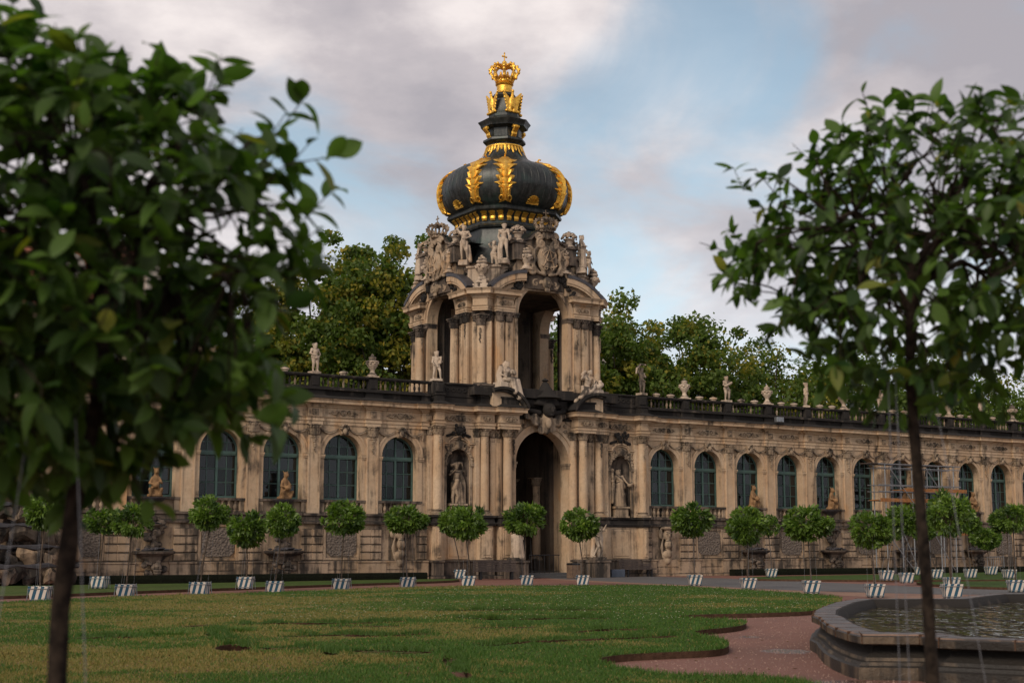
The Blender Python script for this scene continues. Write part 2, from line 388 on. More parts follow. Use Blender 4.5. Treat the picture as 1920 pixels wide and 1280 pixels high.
def put(me, name, parent=None, loc=(0, 0, 0), rz=0, scale=None, label=None, kind=None):
    o = bpy.data.objects.new(name, me); COL.objects.link(o); o.location = loc; o.rotation_euler = (0, 0, rz)
    if scale is not None: o.scale = scale if hasattr(scale, '__len__') else (scale,) * 3
    if parent is not None: o.parent = parent
    if label: o['label'] = label
    if kind: o['kind'] = kind
    return o
def tagit(o, label=None, cat=None, group=None, kind=None):
    if label: o['label'] = label
    if cat: o['category'] = cat
    if group: o['group'] = group
    if kind: o['kind'] = kind
    return o
def thing(name, loc, rz=0, label=None, cat=None, group=None, scale=None):
    o = bpy.data.objects.new(name, None); COL.objects.link(o); o.location = loc; o.rotation_euler = (0, 0, rz); o.empty_display_size = .2
    if scale is not None: o.scale = (scale,) * 3
    return tagit(o, label, cat, group)

# the facade's own frame: x along the wall to the right, -y out of the wall towards the lawn
PHI = .554074; FX, FY = 1.2466, 77.3433; CP, SP = cos(PHI), sin(PHI)
def W(a, b, z=0): return (FX + a * CP - b * SP, FY + a * SP + b * CP, z)

# ------------------------------------------------------------------ lumpy carved masses
_tmpcol = []
def remesh(mb, voxel, name, mat, smooth_it=2):
    me = mb.mesh('tmp'); o = bpy.data.objects.new('tmp', me); COL.objects.link(o)
    r = o.modifiers.new('r', 'REMESH'); r.mode = 'VOXEL'; r.voxel_size = voxel; r.use_smooth_shade = True
    if smooth_it:
        sm = o.modifiers.new('s', 'SMOOTH'); sm.iterations = smooth_it; sm.factor = .5
    dg = bpy.context.evaluated_depsgraph_get(); ev = o.evaluated_get(dg)
    out = bpy.data.meshes.new_from_object(ev); out.name = name
    bpy.data.objects.remove(o); bpy.data.meshes.remove(me)
    out.materials.clear(); out.materials.append(M[mat] if isinstance(mat, str) else mat); out.shade_smooth()
    return out
def caps(mb, p0, p1, r0, r1, n=10):
    p0 = Vector(p0); p1 = Vector(p1); d = p1 - p0; L = d.length
    if L < 1e-5: return mb.ball(p0, r0, n, 6)
    q = d.to_track_quat('Z', 'Y').to_matrix().to_4x4(); q.translation = p0; st = len(mb.v)
    prof = [(.001, -r0)] + [(r0 * cos(t), r0 * sin(t)) for t in (-pi / 3, -pi / 6, 0)] + [(r1 * cos(t), L + r1 * sin(t)) for t in (0, pi / 6, pi / 3)] + [(.001, L + r1)]
    mb.lathe(prof, n); mb.xform(q, st); return mb

def joints(kind='man'):
    return dict(head=(0, -.01, .935), neck=(0, 0, .86), chest=(0, 0, .735), waist=(0, .0, .62), pelvis=(0, 0, .545),
                sl=(-.115, 0, .815), sr=(.115, 0, .815), el=(-.165, .01, .64), er=(.165, .01, .64), wl=(-.15, -.06, .49), wr=(.15, -.06, .49),
                hl=(-.055, 0, .52), hr=(.055, 0, .52), kl=(-.065, -.03, .285), kr=(.085, -.045, .285), al=(-.06, .01, .045), ar=(.10, .02, .045))
def figure(name, H=1.6, pose=None, drape=None, child=False, props=None, mat='stone_pale', voxel=.023, long_hair=False, plinth=True):
    J = joints(); J.update(pose or {})
    s = 1.25 if child else 1.0          # thicker limbs on a child
    hr_ = .095 if child else .066
    mb = MB(); V = {k: Vector(v) for k, v in J.items()}
    if child: V['head'] = V['neck'] + (V['head'] - V['neck']) * 1.25
    c = lambda a, b, r0, r1: caps(mb, V[a], V[b], r0 * s, r1 * s)
    h = V['head']; f = Vector(pose.get('face', (0, -1, 0)) if pose else (0, -1, 0)).normalized()
    mb.ball(h, (hr_ * .86, hr_ * .98, hr_ * 1.22), 12, 8)
    side = f.cross(Vector((0, 0, 1))).normalized()
    mb.ball(h + f * hr_ * .95 + Vector((0, 0, -.004)), (.014, .014, .02), 6, 4)                    # nose
    mb.ball(h + f * hr_ * .72 + Vector((0, 0, -hr_ * .78)), (.026, .026, .022), 6, 4)               # chin
    for q in (-1, 1): mb.ball(h + f * hr_ * .78 + side * q * .026 + Vector((0, 0, .026)), (.02, .014, .01), 6, 4)   # brow
    for k in range(12):                                                             # hair locks
        a = k * 2.4; hh = h - f * hr_ * .25 + Vector((cos(a) * hr_ * .72, sin(a) * hr_ * .72, hr_ * (.35 + .55 * (k % 3) / 2)))
        if (hh - h).dot(f) < hr_ * .5: mb.ball(hh, .034 if not child else .04, 7, 5)
    if long_hair:
        for q in (-1, 1): caps(mb, h - f * .03 + side * q * .05, V['chest'] - f * .06 + side * q * .06, .035, .02)
    c('neck', 'chest', .040, .06); caps(mb, V['neck'], h, .036 * s, .036 * s)
    caps(mb, V['sl'], V['sr'], .052 * s, .052 * s); c('chest', 'waist', .092, .078); c('waist', 'pelvis', .078, .092)
    for q in (-1, 1): mb.ball(V['chest'] + Vector((q * .045, -.055, .02)), (.05, .04, .042), 8, 6)
    caps(mb, V['sl'], V['chest'], .055 * s, .07 * s); caps(mb, V['sr'], V['chest'], .055 * s, .07 * s)
    for a in 'lr':
        c('s' + a, 'e' + a, .040, .031); c('e' + a, 'w' + a, .031, .020)
        d = (V['w' + a] - V['e' + a]).normalized(); w = V['w' + a]
        mb.ball(w + d * .025, (.02, .02, .026), 7, 5)
        for k in range(4): sd = Vector((.010 * (k - 1.5), 0, 0)); caps(mb, w + d * .035 + sd, w + d * (.066 + .006 * (1.5 - abs(k - 1.5))) + sd + Vector((0, -.006, 0)), .0075, .006, 5)
        c('h' + a, 'k' + a, .066, .043); c('k' + a, 'a' + a, .042, .024)
        an = V['a' + a]; ft = Vector(pose.get('f' + a, (0, -1, 0)) if pose else (0, -1, 0)).normalized()
        caps(mb, an + Vector((0, 0, -.018)), an + ft * .095 + Vector((0, 0, -.028)), .028, .017)
    caps(mb, V['hl'], V['hr'], .075 * s, .075 * s)
    for (pts, r0, r1) in (drape or []):
        for i in range(len(pts) - 1): caps(mb, pts[i], pts[i + 1], r0 + (r1 - r0) * i / (len(pts) - 1), r0 + (r1 - r0) * (i + 1) / (len(pts) - 1), 8)
    for (p0, p1, r0, r1) in (props or []): caps(mb, p0, p1, r0, r1, 8)
    # tree stump or rock support behind the leg
    for i in range(len(mb.v)): mb.v[i] = (mb.v[i][0] * H, mb.v[i][1] * H, mb.v[i][2] * H)
    return remesh(mb, voxel, name, mat, 1)
def folds(z0, z1, n=9, r=.10, rad=.03, spread=1.25, a0=-.4, a1=pi + .4, seed=0, tilt=.04):
    """hanging cloth: a fan of rounded folds between two heights"""
    rr = random.Random(seed); out = []
    for k in range(n):
        a = a0 + (a1 - a0) * k / (n - 1) + pi
        x0, y0 = cos(a) * r, sin(a) * r * .8; x1, y1 = cos(a) * r * spread + tilt, sin(a) * r * spread * .85
        out.append(([(x0, y0, z0 + rr.uniform(-.02, .02)), ((x0 + x1) / 2 + rr.uniform(-.02, .02), (y0 + y1) / 2, (z0 + z1) / 2), (x1, y1, z1)], rad * rr.uniform(.8, 1.2), rad * rr.uniform(.9, 1.4)))
    return out
SASH = [([(-.10, -.05, .60), (0, -.095, .56), (.10, -.07, .50)], .035, .05), ([(.10, -.07, .5), (.13, -.02, .38), (.14, .03, .12), (.13, .06, .0)], .045, .06),
        ([(.11, 0, .55), (.16, .05, .35), (.17, .07, .0)], .04, .05)]

# ================================================================== GROUND
def poly_sheet(name, rings, z, mat, thick=0, side_mat=None):
    """filled outline with holes; with thickness it gets real edges"""
    cu = bpy.data.curves.new(name, 'CURVE'); cu.dimensions = '2D'; cu.fill_mode = 'BOTH'
    for pts in rings:
        sp = cu.splines.new('POLY'); sp.points.add(len(pts) - 1)
        for i, p in enumerate(pts): sp.points[i].co = (p[0], p[1], 0, 1)
        sp.use_cyclic_u = True
    cu.extrude = thick / 2
    o = bpy.data.objects.new('tmp', cu); COL.objects.link(o); bpy.context.view_layer.update()
    dg = bpy.context.evaluated_depsgraph_get(); me = bpy.data.meshes.new_from_object(o.evaluated_get(dg)); me.name = name
    bpy.data.objects.remove(o); bpy.data.curves.remove(cu)
    me.materials.clear(); me.materials.append(M[mat])
    if side_mat:
        me.materials.append(M[side_mat])
        for p in me.polygons:
            if abs(p.normal.z) < .5: p.material_index = 1
    ob = put(me, name, None, (0, 0, z - thick / 2)); ob['kind'] = 'structure'; return ob
def smooth_ring(pts, it=2, closed=True):
    for _ in range(it):
        q = []; n = len(pts)
        for i in range(n):
            a = pts[i]; b = pts[(i + 1) % n]
            q += [(a[0] * .75 + b[0] * .25, a[1] * .75 + b[1] * .25), (a[0] * .25 + b[0] * .75, a[1] * .25 + b[1] * .75)]
        pts = q
    return pts
g = MB().add([(-600, -60, 0), (600, -60, 0), (600, 1200, 0), (-600, 1200, 0)], [(0, 1, 2, 3)]); put(g.mesh('ground', 'gravel'), 'ground', kind='structure')
ASPH = [(0.0, 84), (2.2, 74.5), (4.56, 68.5), (7.71, 61.46), (10.46, 54.6), (12.88, 51.42), (14.64, 49.68), (17.4, 49.3), (19.51, 48.58), (30, 50), (30, 54), (21.0, 54.9), (19.16, 55.29), (17.1, 57.0), (15.9, 62.34), (13.4, 69.2), (11.0, 75.6), (8.4, 79.0), (7.6, 80.2), (5.1, 78.2), (3.3, 80.5), (2.6, 86)]
TANG = [(1.6, 74.0), (3.8, 67.3), (6.9, 60.3), (9.6, 53.6), (11.0, 49), (12.3, 44.6), (14.6, 42.6), (19.5, 42.4), (30, 43), (30, 51), (19.4, 49.4), (14.7, 50.4), (12.9, 52.2), (10.6, 55.4), (7.9, 62.2), (4.8, 69.3), (2.6, 75)]
poly_sheet('tan_gravel_path', [TANG], .004, 'tan_gravel'); poly_sheet('asphalt_drive', [ASPH], .008, 'asphalt')
LAWN = [(-30, 8), (-30, 26), (-17.5, 36.5), (-13.95, 39.9), (-12.34, 44.09), (-10.47, 46.57), (-8.27, 48.77), (-6.0, 52.49), (-3.31, 56.06), (-1.24, 57.0), (2.11, 57.6), (4.09, 58.44), (5.82, 58.2), (7.14, 55.31), (8.49, 51.19), (9.6, 47.37), (10.04, 43.63), (8.6, 38.4), (7.35, 34.6), (5.65, 33.42), (4.23, 32.89), (3.57, 32.12), (3.89, 31.16), (4.82, 30.47), (4.75, 29.19), (4.34, 27.82), (3.32, 26.58), (3.17, 25.44), (3.49, 24.12), (3.4, 22.55), (3.07, 21.51), (2.16, 21.07), (1.43, 20.55), (1.06, 19.59), (1.35, 18.47), (1.68, 17.69), (2.33, 17.25), (2.94, 17.11), (3.4, 16.2), (3.3, 12), (3.0, 8)]
HOLES = [[(-5.69, 27.37), (-5.5, 27.5), (-5.22, 26.08), (-5.0, 24.83), (-5.28, 24.9), (-5.45, 26.2)],
         [(-4.51, 22.67), (-4.12, 22.92), (-3.9, 22.07), (-3.86, 21.3), (-4.25, 21.3), (-4.5, 21.9)],
         [(-2.86, 21.83), (-2.55, 21.83), (-2.41, 20.86), (-2.52, 20.45), (-2.73, 20.8)],
         [(-1.0, 20.8), (-0.70, 21.61), (-0.62, 20.86), (-0.66, 19.32), (-0.55, 17.84), (-0.42, 17.0), (-0.65, 16.9), (-0.86, 18.47)],
         [(-0.85, 27.5), (0, 27.72), (0.56, 27.72), (.5, 27.45), (-.1, 27.3), (-0.75, 27.2)],
         [(-6.37, 28.1), (-5.82, 28.5), (-5.7, 28.2), (-6.19, 27.75)],
         [(-3.6, 21.95), (-3.0, 21.75), (-3.02, 21.65), (-3.6, 21.82)], [(-2.2, 21.35), (-1.3, 21.1), (-1.3, 21.0), (-2.2, 21.22)],
         [(-3.5, 27.9), (-2.2, 28.1), (-2.1, 27.85), (-3.4, 27.6)]]
def ribbon(line, w):
    L_, R_s = [], []
    for i, p in enumerate(line):
        a = line[max(0, i - 1)]; b = line[min(len(line) - 1, i + 1)]; dx, dy = b[0] - a[0], b[1] - a[1]; l = math.hypot(dx, dy); f = w * (.35 + .65 * sin(pi * (i + .5) / len(line))) * (.8 + .4 * sin(i * 2.3))
        L_.append((p[0] - dy / l * f, p[1] + dx / l * f)); R_s.append((p[0] + dy / l * f, p[1] - dx / l * f))
    return L_ + R_s[::-1]
def wavy(line, n=4, amp=.06):
    out = []
    for i in range(len(line) - 1):
        for k in range(n): t = k / n; out.append((line[i][0] + (line[i + 1][0] - line[i][0]) * t + amp * sin(9 * (i + t)), line[i][1] + (line[i + 1][1] - line[i][1]) * t + amp * 2 * sin(6.3 * (i + t) + 1)))
    return out + [line[-1]]
GROOVES = [[(-3.75, 21.75), (-3.35, 22.1), (-3.05, 21.9)], [(-2.3, 21.25), (-1.7, 21.35), (-1.15, 21.0)], [(-5.4, 28.55), (-4.6, 29.2), (-3.4, 29.0), (-2.2, 29.9)],
           [(-.5, 22.3), (.1, 23.4), (.9, 23.8), (2.0, 24.4), (2.8, 24.9)], [(-1.2, 31.5), (-.2, 30.6), (.9, 31.2), (2.1, 30.9)], [(.9, 25.9), (1.6, 26.9), (2.5, 27.0)], [(-3.9, 24.6), (-3.0, 25.3), (-2.2, 24.9), (-1.5, 25.6)], [(-7.6, 24.0), (-6.9, 24.7), (-6.3, 24.5)], [(-1.9, 34.6), (0, 35.6), (2.4, 35.2)]]
HOLES += [ribbon(wavy(g_), .36 + .07 * (i % 3)) for i, g_ in enumerate(GROOVES)]
GROOVES_C = GROOVES + [[(-5.6, 27.3), (-5.1, 25.0), (-4.4, 22.8), (-3.9, 22.0)], [(-2.8, 21.7), (-2.5, 20.7)], [(-.9, 20.9), (-.65, 19.4), (-.6, 17.5)]]
LAWN_L = [(-40, 34), (-19, 43), (-16.39, 44.4), (-14.76, 46.97), (-12.45, 51.5), (-9.38, 55.9), (-6.3, 61.03), (-3.77, 64.4), (-2.7, 66.5), (-2.4, 68.4), (-2.95, 70.0), (-6.43, 68.0), (-12.42, 62.2), (-17.7, 58.3), (-28, 52), (-40, 46)]
LAWN_R1 = [(10.9, 70.8), (12.06, 69.2), (16.31, 67.5), (20.76, 67.4), (26.5, 69), (40, 76), (40, 96), (30.5, 89), (23.01, 83.5), (18.08, 79.2), (12.9, 75.4)]
LAWN_R2 = [(17.4, 63.4), (17.4, 58.0), (18.1, 55.2), (20.57, 54.0), (34, 55), (34, 66), (23, 65.4), (19.0, 64.4)]
lawn = poly_sheet('lawn', [smooth_ring(LAWN, 2)] + [smooth_ring(h, 1) for h in HOLES], .10, 'grass', .098, 'soil')
poly_sheet('wall_side_lawn', [smooth_ring(LAWN_L, 1)], .10, 'grass', .098, 'soil')
poly_sheet('far_lawn', [smooth_ring(LAWN_R1, 1)], .10, 'grass', .098, 'soil')
poly_sheet('middle_lawn', [smooth_ring(LAWN_R2, 1)], .10, 'grass', .098, 'soil')
def in_poly(x, y, poly):
    c = np.zeros(len(x), bool); n = len(poly)
    for i in range(n):
        x0, y0 = poly[i]; x1, y1 = poly[(i + 1) % n]
        if y0 == y1: continue
        t = ((y0 > y) != (y1 > y)) & (x < (x1 - x0) * (y - y0) / (y1 - y0) + x0); c ^= t
    return c
def edge_dist(x, y, poly):
    d = np.full(len(x), 9.)
    for i in range(len(poly)):
        x0, y0 = poly[i]; x1, y1 = poly[(i + 1) % len(poly)]; L2 = (x1 - x0) ** 2 + (y1 - y0) ** 2 + 1e-9
        t = np.clip(((x - x0) * (x1 - x0) + (y - y0) * (y1 - y0)) / L2, 0, 1)
        d = np.minimum(d, np.hypot(x - x0 - t * (x1 - x0), y - y0 - t * (y1 - y0)))
    return d
def tri_mesh(name, V, F, tint, mat, nv):
    """V (n,3), F (m,nv) arrays with a per-face tint"""
    me = bpy.data.meshes.new(name); me.vertices.add(len(V)); me.vertices.foreach_set('co', V.astype(np.float32).ravel())
    me.loops.add(F.size); me.loops.foreach_set('vertex_index', F.astype(np.int32).ravel())
    me.polygons.add(len(F)); me.polygons.foreach_set('loop_start', np.arange(len(F), dtype=np.int32) * nv); me.polygons.foreach_set('loop_total', np.full(len(F), nv, np.int32))
    ca = me.color_attributes.new('tint', 'FLOAT_COLOR', 'CORNER')
    t = np.repeat(np.concatenate([tint, np.zeros((len(F), 1)), np.ones((len(F), 1))], 1), nv, 0); ca.data.foreach_set('color', t.astype(np.float32).ravel())
    me.materials.append(M[mat]); me.update(calc_edges=True); return me
def grass_blades():
    ring = smooth_ring(LAWN, 2); rings = [smooth_ring(h, 1) for h in HOLES]
    n = 620000
    yy = 13.5 + 45 * rng.random(n) ** 2.0; xx = (rng.random(n) * 2 - 1) * yy * .38
    k = in_poly(xx, yy, ring)
    xx, yy = xx[k], yy[k]
    for h in rings: k = ~in_poly(xx, yy, h); xx, yy = xx[k], yy[k]
    d = edge_dist(xx, yy, ring)
    for h in rings: d = np.minimum(d, edge_dist(xx, yy, h))
    m = len(xx); tall = 1 + 1.3 * np.exp(-d / .16)
    for h in rings: tall = np.where(in_poly(xx, yy + .28, h) | in_poly(xx, yy + .12, h), .45, tall)
    near_g = np.exp(-np.minimum.reduce([edge_dist(xx, yy, g_) for g_ in GROOVES_C]) / .12) * 1.0
    # clumps left by uneven mowing
    cl = .5 + .5 * np.sin(xx * 3.1 + 2 * np.sin(yy * 1.3)) * np.sin(yy * 2.3 + 1.7 * np.sin(xx * 1.9))
    h = (.018 + .026 * rng.random(m)) * tall * (.75 + .6 * cl + .5 * near_g)
    w = .0035 + yy * .00028
    a = rng.random(m) * 2 * pi; b = rng.random(m) * 2 * pi; ln = h * (.2 + .6 * rng.random(m))
    V = np.zeros((m, 3, 3)); z0 = .096
    V[:, 0] = np.stack([xx - w * np.cos(a), yy - w * np.sin(a), np.full(m, z0)], 1); V[:, 1] = np.stack([xx + w * np.cos(a), yy + w * np.sin(a), np.full(m, z0)], 1)
    V[:, 2] = np.stack([xx + ln * np.cos(b), yy + ln * np.sin(b), z0 + h], 1)
    pn = np.sin(xx * .42 + 1.6 * np.sin(yy * .31) + .6) * np.sin(yy * .55 + .7 * np.sin(xx * .8)) + .45 * np.sin(xx * 1.7 + yy * .9) * np.sin(yy * 1.9 - xx * .6) + .25 * np.sin(xx * 4.1 + 2 * np.sin(yy * 2.7))
    dry = 1 / (1 + np.exp(-5.5 * (pn - .40 + np.clip((-xx - .5) / 9, -.35, .5)))) * .85 + .04
    tint = np.stack([rng.random(m) * (1 - .75 * np.clip(near_g, 0, 1)), (rng.random(m) < dry * (1 - np.clip(near_g, 0, 1))) * (.4 + .6 * rng.random(m))], 1)
    me = tri_mesh('grass_blades', V.reshape(-1, 3), np.arange(m * 3).reshape(-1, 3), tint, 'blade', 3)
    o = put(me, 'grass'); tagit(o, 'short mown grass blades covering the lawn in front of the pool', 'grass', kind='stuff')
    T = []
    for g_ in GROOVES_C + [[(-6.4, 28.3), (-5.7, 28.5)], [(-.8, 27.6), (.5, 27.8)]]:
        for i in range(len(g_) - 1):
            L_ = math.hypot(g_[i + 1][0] - g_[i][0], g_[i + 1][1] - g_[i][1]); k = int(700 * L_); t_ = rng.random(k); T.append(np.stack([g_[i][0] + (g_[i + 1][0] - g_[i][0]) * t_ + rng.normal(size=k) * .09, g_[i][1] + (g_[i + 1][1] - g_[i][1]) * t_ + rng.normal(size=k) * .10 + .34], 1))
    T = np.concatenate(T); m = len(T); a = rng.random(m) * 2 * pi; h = (.03 + .09 * rng.random(m)) * (.55 + .45 * np.sin(T[:, 0] * 5 + 3 * np.sin(T[:, 1] * 3))); w = .006 + .004 * rng.random(m)
    V = np.zeros((m, 3, 3)); V[:, 0] = np.stack([T[:, 0] - w, T[:, 1], 0 * a + .095], 1); V[:, 1] = np.stack([T[:, 0] + w, T[:, 1], 0 * a + .095], 1); V[:, 2] = np.stack([T[:, 0] + np.cos(a) * h * .5, T[:, 1] + np.sin(a) * h * .5, .095 + h], 1)
    o = put(tri_mesh('long_grass', V.reshape(-1, 3), np.arange(m * 3).reshape(-1, 3), np.stack([rng.random(m) * .5, rng.random(m) * .05], 1), 'blade', 3), 'long_grass'); tagit(o, 'longer dark grass along the scroll shaped cuts in the lawn', 'grass', kind='stuff')
    # clover and daisies towards the far edge
    n = 1500; fx = rng.random(n) * 17 - 7; fy = 30 + rng.random(n) * 27; k = in_poly(fx, fy, ring); fx, fy = fx[k], fy[k]
    mb = MB()
    for x, y in zip(fx, fy):
        r = random.uniform(.010, .02) ; z = .14; mb.add([(x - r, y, z), (x, y - r, z + .004), (x + r, y, z), (x, y + r, z + .01)], [(0, 1, 2, 3)])
    o = put(mb.mesh('clover_flowers', simple('white_petals', (.45, .46, .30))), 'clover_flowers'); tagit(o, 'tiny pale clover heads dotted over the far lawn', 'flowers', kind='stuff')
grass_blades()
def litter():
    ring = smooth_ring(LAWN, 2); n = 5200; x = 1 + 7 * rng.random(n); y = 15 + 19 * rng.random(n) ** 1.3; k = ~in_poly(x, y, ring) & (edge_dist(x, y, ring) > .02); x, y = x[k], y[k]; mb = MB()
    for a, b in zip(x, y):
        q = random.uniform(.006, .018); c = random.random() * 6; mb.add([(a + q * cos(c + t), b + q * sin(c + t) * random.uniform(.7, 1.1), 0) for t in (0, 2.1, 4.2)] + [(a, b, q * .9)], [(0, 1, 3), (1, 2, 3), (2, 0, 3)])
    o = put(mb.mesh('loose_stones', simple('pale_grit', (.34, .22, .17), .9, 0, .6, 30)), 'loose_stones'); tagit(o, 'loose pale grit scattered over the red gravel beside the pool', 'gravel', kind='stuff')
    mb = MB()
    for k in range(240):
        a = random.uniform(-8, 5); b = random.uniform(16, 40); inside = bool(in_poly(np.array([a]), np.array([b]), ring)[0]); z = .135 if inside else .006; q = random.uniform(.025, .05); c = random.random() * 6
        mb.add([(a + q * cos(c), b + q * sin(c), z), (a - q * .4 * sin(c), b + q * .4 * cos(c), z + .012), (a - q * cos(c), b - q * sin(c), z + .004), (a + q * .4 * sin(c), b - q * .4 * cos(c), z + .01)], [(0, 1, 2, 3)])
    o = put(mb.mesh('fallen_leaves', simple('dead_leaf', (.20, .12, .035), .8, 0, .6, 3)), 'fallen_leaves'); tagit(o, 'small brown fallen leaves scattered on the lawn and gravel', 'leaves', kind='stuff')
litter()
def weed(x, y, r, label):
    t = thing('weed_clump', (x, y, .1), 0, label, 'weed'); m = 260; a = rng.random(m) * 2 * pi; rr = r * np.sqrt(rng.random(m)); h = .05 + .09 * rng.random(m); w = .008
    V = np.zeros((m, 3, 3)); V[:, 0] = np.stack([rr * np.cos(a) - w, rr * np.sin(a), 0 * a], 1); V[:, 1] = np.stack([rr * np.cos(a) + w, rr * np.sin(a), 0 * a], 1)
    V[:, 2] = np.stack([rr * np.cos(a) * 1.5, rr * np.sin(a) * 1.5, h], 1)
    put(tri_mesh('weed_leaves', V.reshape(-1, 3), np.arange(m * 3).reshape(-1, 3), np.stack([rng.random(m), rng.random(m) * .1], 1), 'blade', 3), 'leaves', t, kind='stuff')
weed(1.62, 31.6, .13, 'dark weed clump standing alone in the middle of the lawn'); weed(-.45, 30.9, .12, 'small low weed clump left of the lone dark one on the lawn')
weed(-5.9, 25.2, .38, 'broad weedy clump at the left bare gravel patch in the lawn')
weed(-5.0, 26.2, .3, 'weedy clump right of the leftmost bare patch in the lawn')

# ================================================================== GALLERY WINGS
S = 3.168; GAP = 8.4526; YF = -.45; HW = 1.02; ZS = 6.15; SILL = 3.92
def arch_pts(cx, r, zs, n=18, a0=pi, a1=0): return [(cx + r * cos(a0 + (a1 - a0) * i / n), zs + r * sin(a0 + (a1 - a0) * i / n)) for i in range(n + 1)]
def arch_wall(mb, x0, x1, z0, z1, cx, hw, zs, sill, yf, yb, n=18):
    """wall face with a round-headed opening and its reveals"""
    ap = arch_pts(cx, hw, zs, n)
    vs = [(x0, yf, z0), (x1, yf, z0), (x1, yf, z1), (x0, yf, z1)]
    def q(*p): mb.add([(a, yf, b) for a, b in p], [tuple(range(len(p)))])
    if sill > z0: q((x0, z0), (x1, z0), (x1, sill), (x0, sill))
    q((x0, sill), (cx - hw, sill), (cx - hw, zs), (x0, zs)); q((cx + hw, sill), (x1, sill), (x1, zs), (cx + hw, zs))
    q((x0, zs), (cx - hw, zs), *[ap[i] for i in range(1, n // 2 + 1)], (cx, z1), (x0, z1))
    q(*[ap[i] for i in range(n // 2, n + 1)], (x1, zs), (x1, z1), (cx, z1))
    pr = [(cx - hw, sill)] + ap + [(cx + hw, sill)]
    m = len(pr); mb.add([(a, yf, b) for a, b in pr] + [(a, yb, b) for a, b in pr], [(i, i + m, i + 1 + m, i + 1) for i in range(m - 1)])
    mb.add([(cx - hw, yf, sill), (cx + hw, yf, sill), (cx + hw, yb, sill), (cx - hw, yb, sill)], [(0, 1, 2, 3)])
BAL_PROF = [(.05, 0), (.062, .0), (.062, .05), (.035, .07), (.05, .12), (.072, .2), (.06, .3), (.032, .4), (.028, .43), (.05, .46), (.045, .5), (.06, .52), (.06, .56)]
def capital_mesh(r, h, mat, flat=False, n=16):
    mb = MB(); mb.lathe([(r * .98, 0), (r * 1.12, h * .06), (r * .98, h * .12), (r * 1.05, h * .5), (r * 1.3, h * .86)], 12)
    for row, (z0, z1, out, cnt, off) in enumerate(((.1, .46, 1.34, 8, 0), (.4, .76, 1.5, 8, .5))):
        for k in range(cnt):
            a = (k + off) * 2 * pi / cnt; w = r * .42; ca, sa = cos(a), sin(a)
            def p(rad, t, z): return (ca * rad - sa * t, sa * rad + ca * t, z)
            mb.add([p(r, -w, h * z0), p(r, w, h * z0), p(r * 1.16, w * .95, h * (z0 + z1) / 2), p(r * 1.16, -w * .95, h * (z0 + z1) / 2), p(r * out, w * .5, h * z1), p(r * out, -w * .5, h * z1), p(r * out * 1.04, 0, h * (z1 - .1))],
                   [(0, 1, 2, 3), (3, 2, 4, 5), (5, 4, 6)])
    for k in range(4):
        a = pi / 4 + k * pi / 2; mb.ball((cos(a) * r * 1.45, sin(a) * r * 1.45, h * .8), r * .26, 7, 5)
    for k in range(4):
        a = k * pi / 2; mb.ball((cos(a) * r * 1.3, sin(a) * r * 1.3, h * .9), r * .17, 6, 4)
    q = r * 1.42; mb.box(-q, q, -q, q, h * .9, h)
    if flat: mb.xform(Matrix.Diagonal((1, flat, 1, 1)))
    return mb.mesh('capital', mat)
SH = {}   # shared meshes
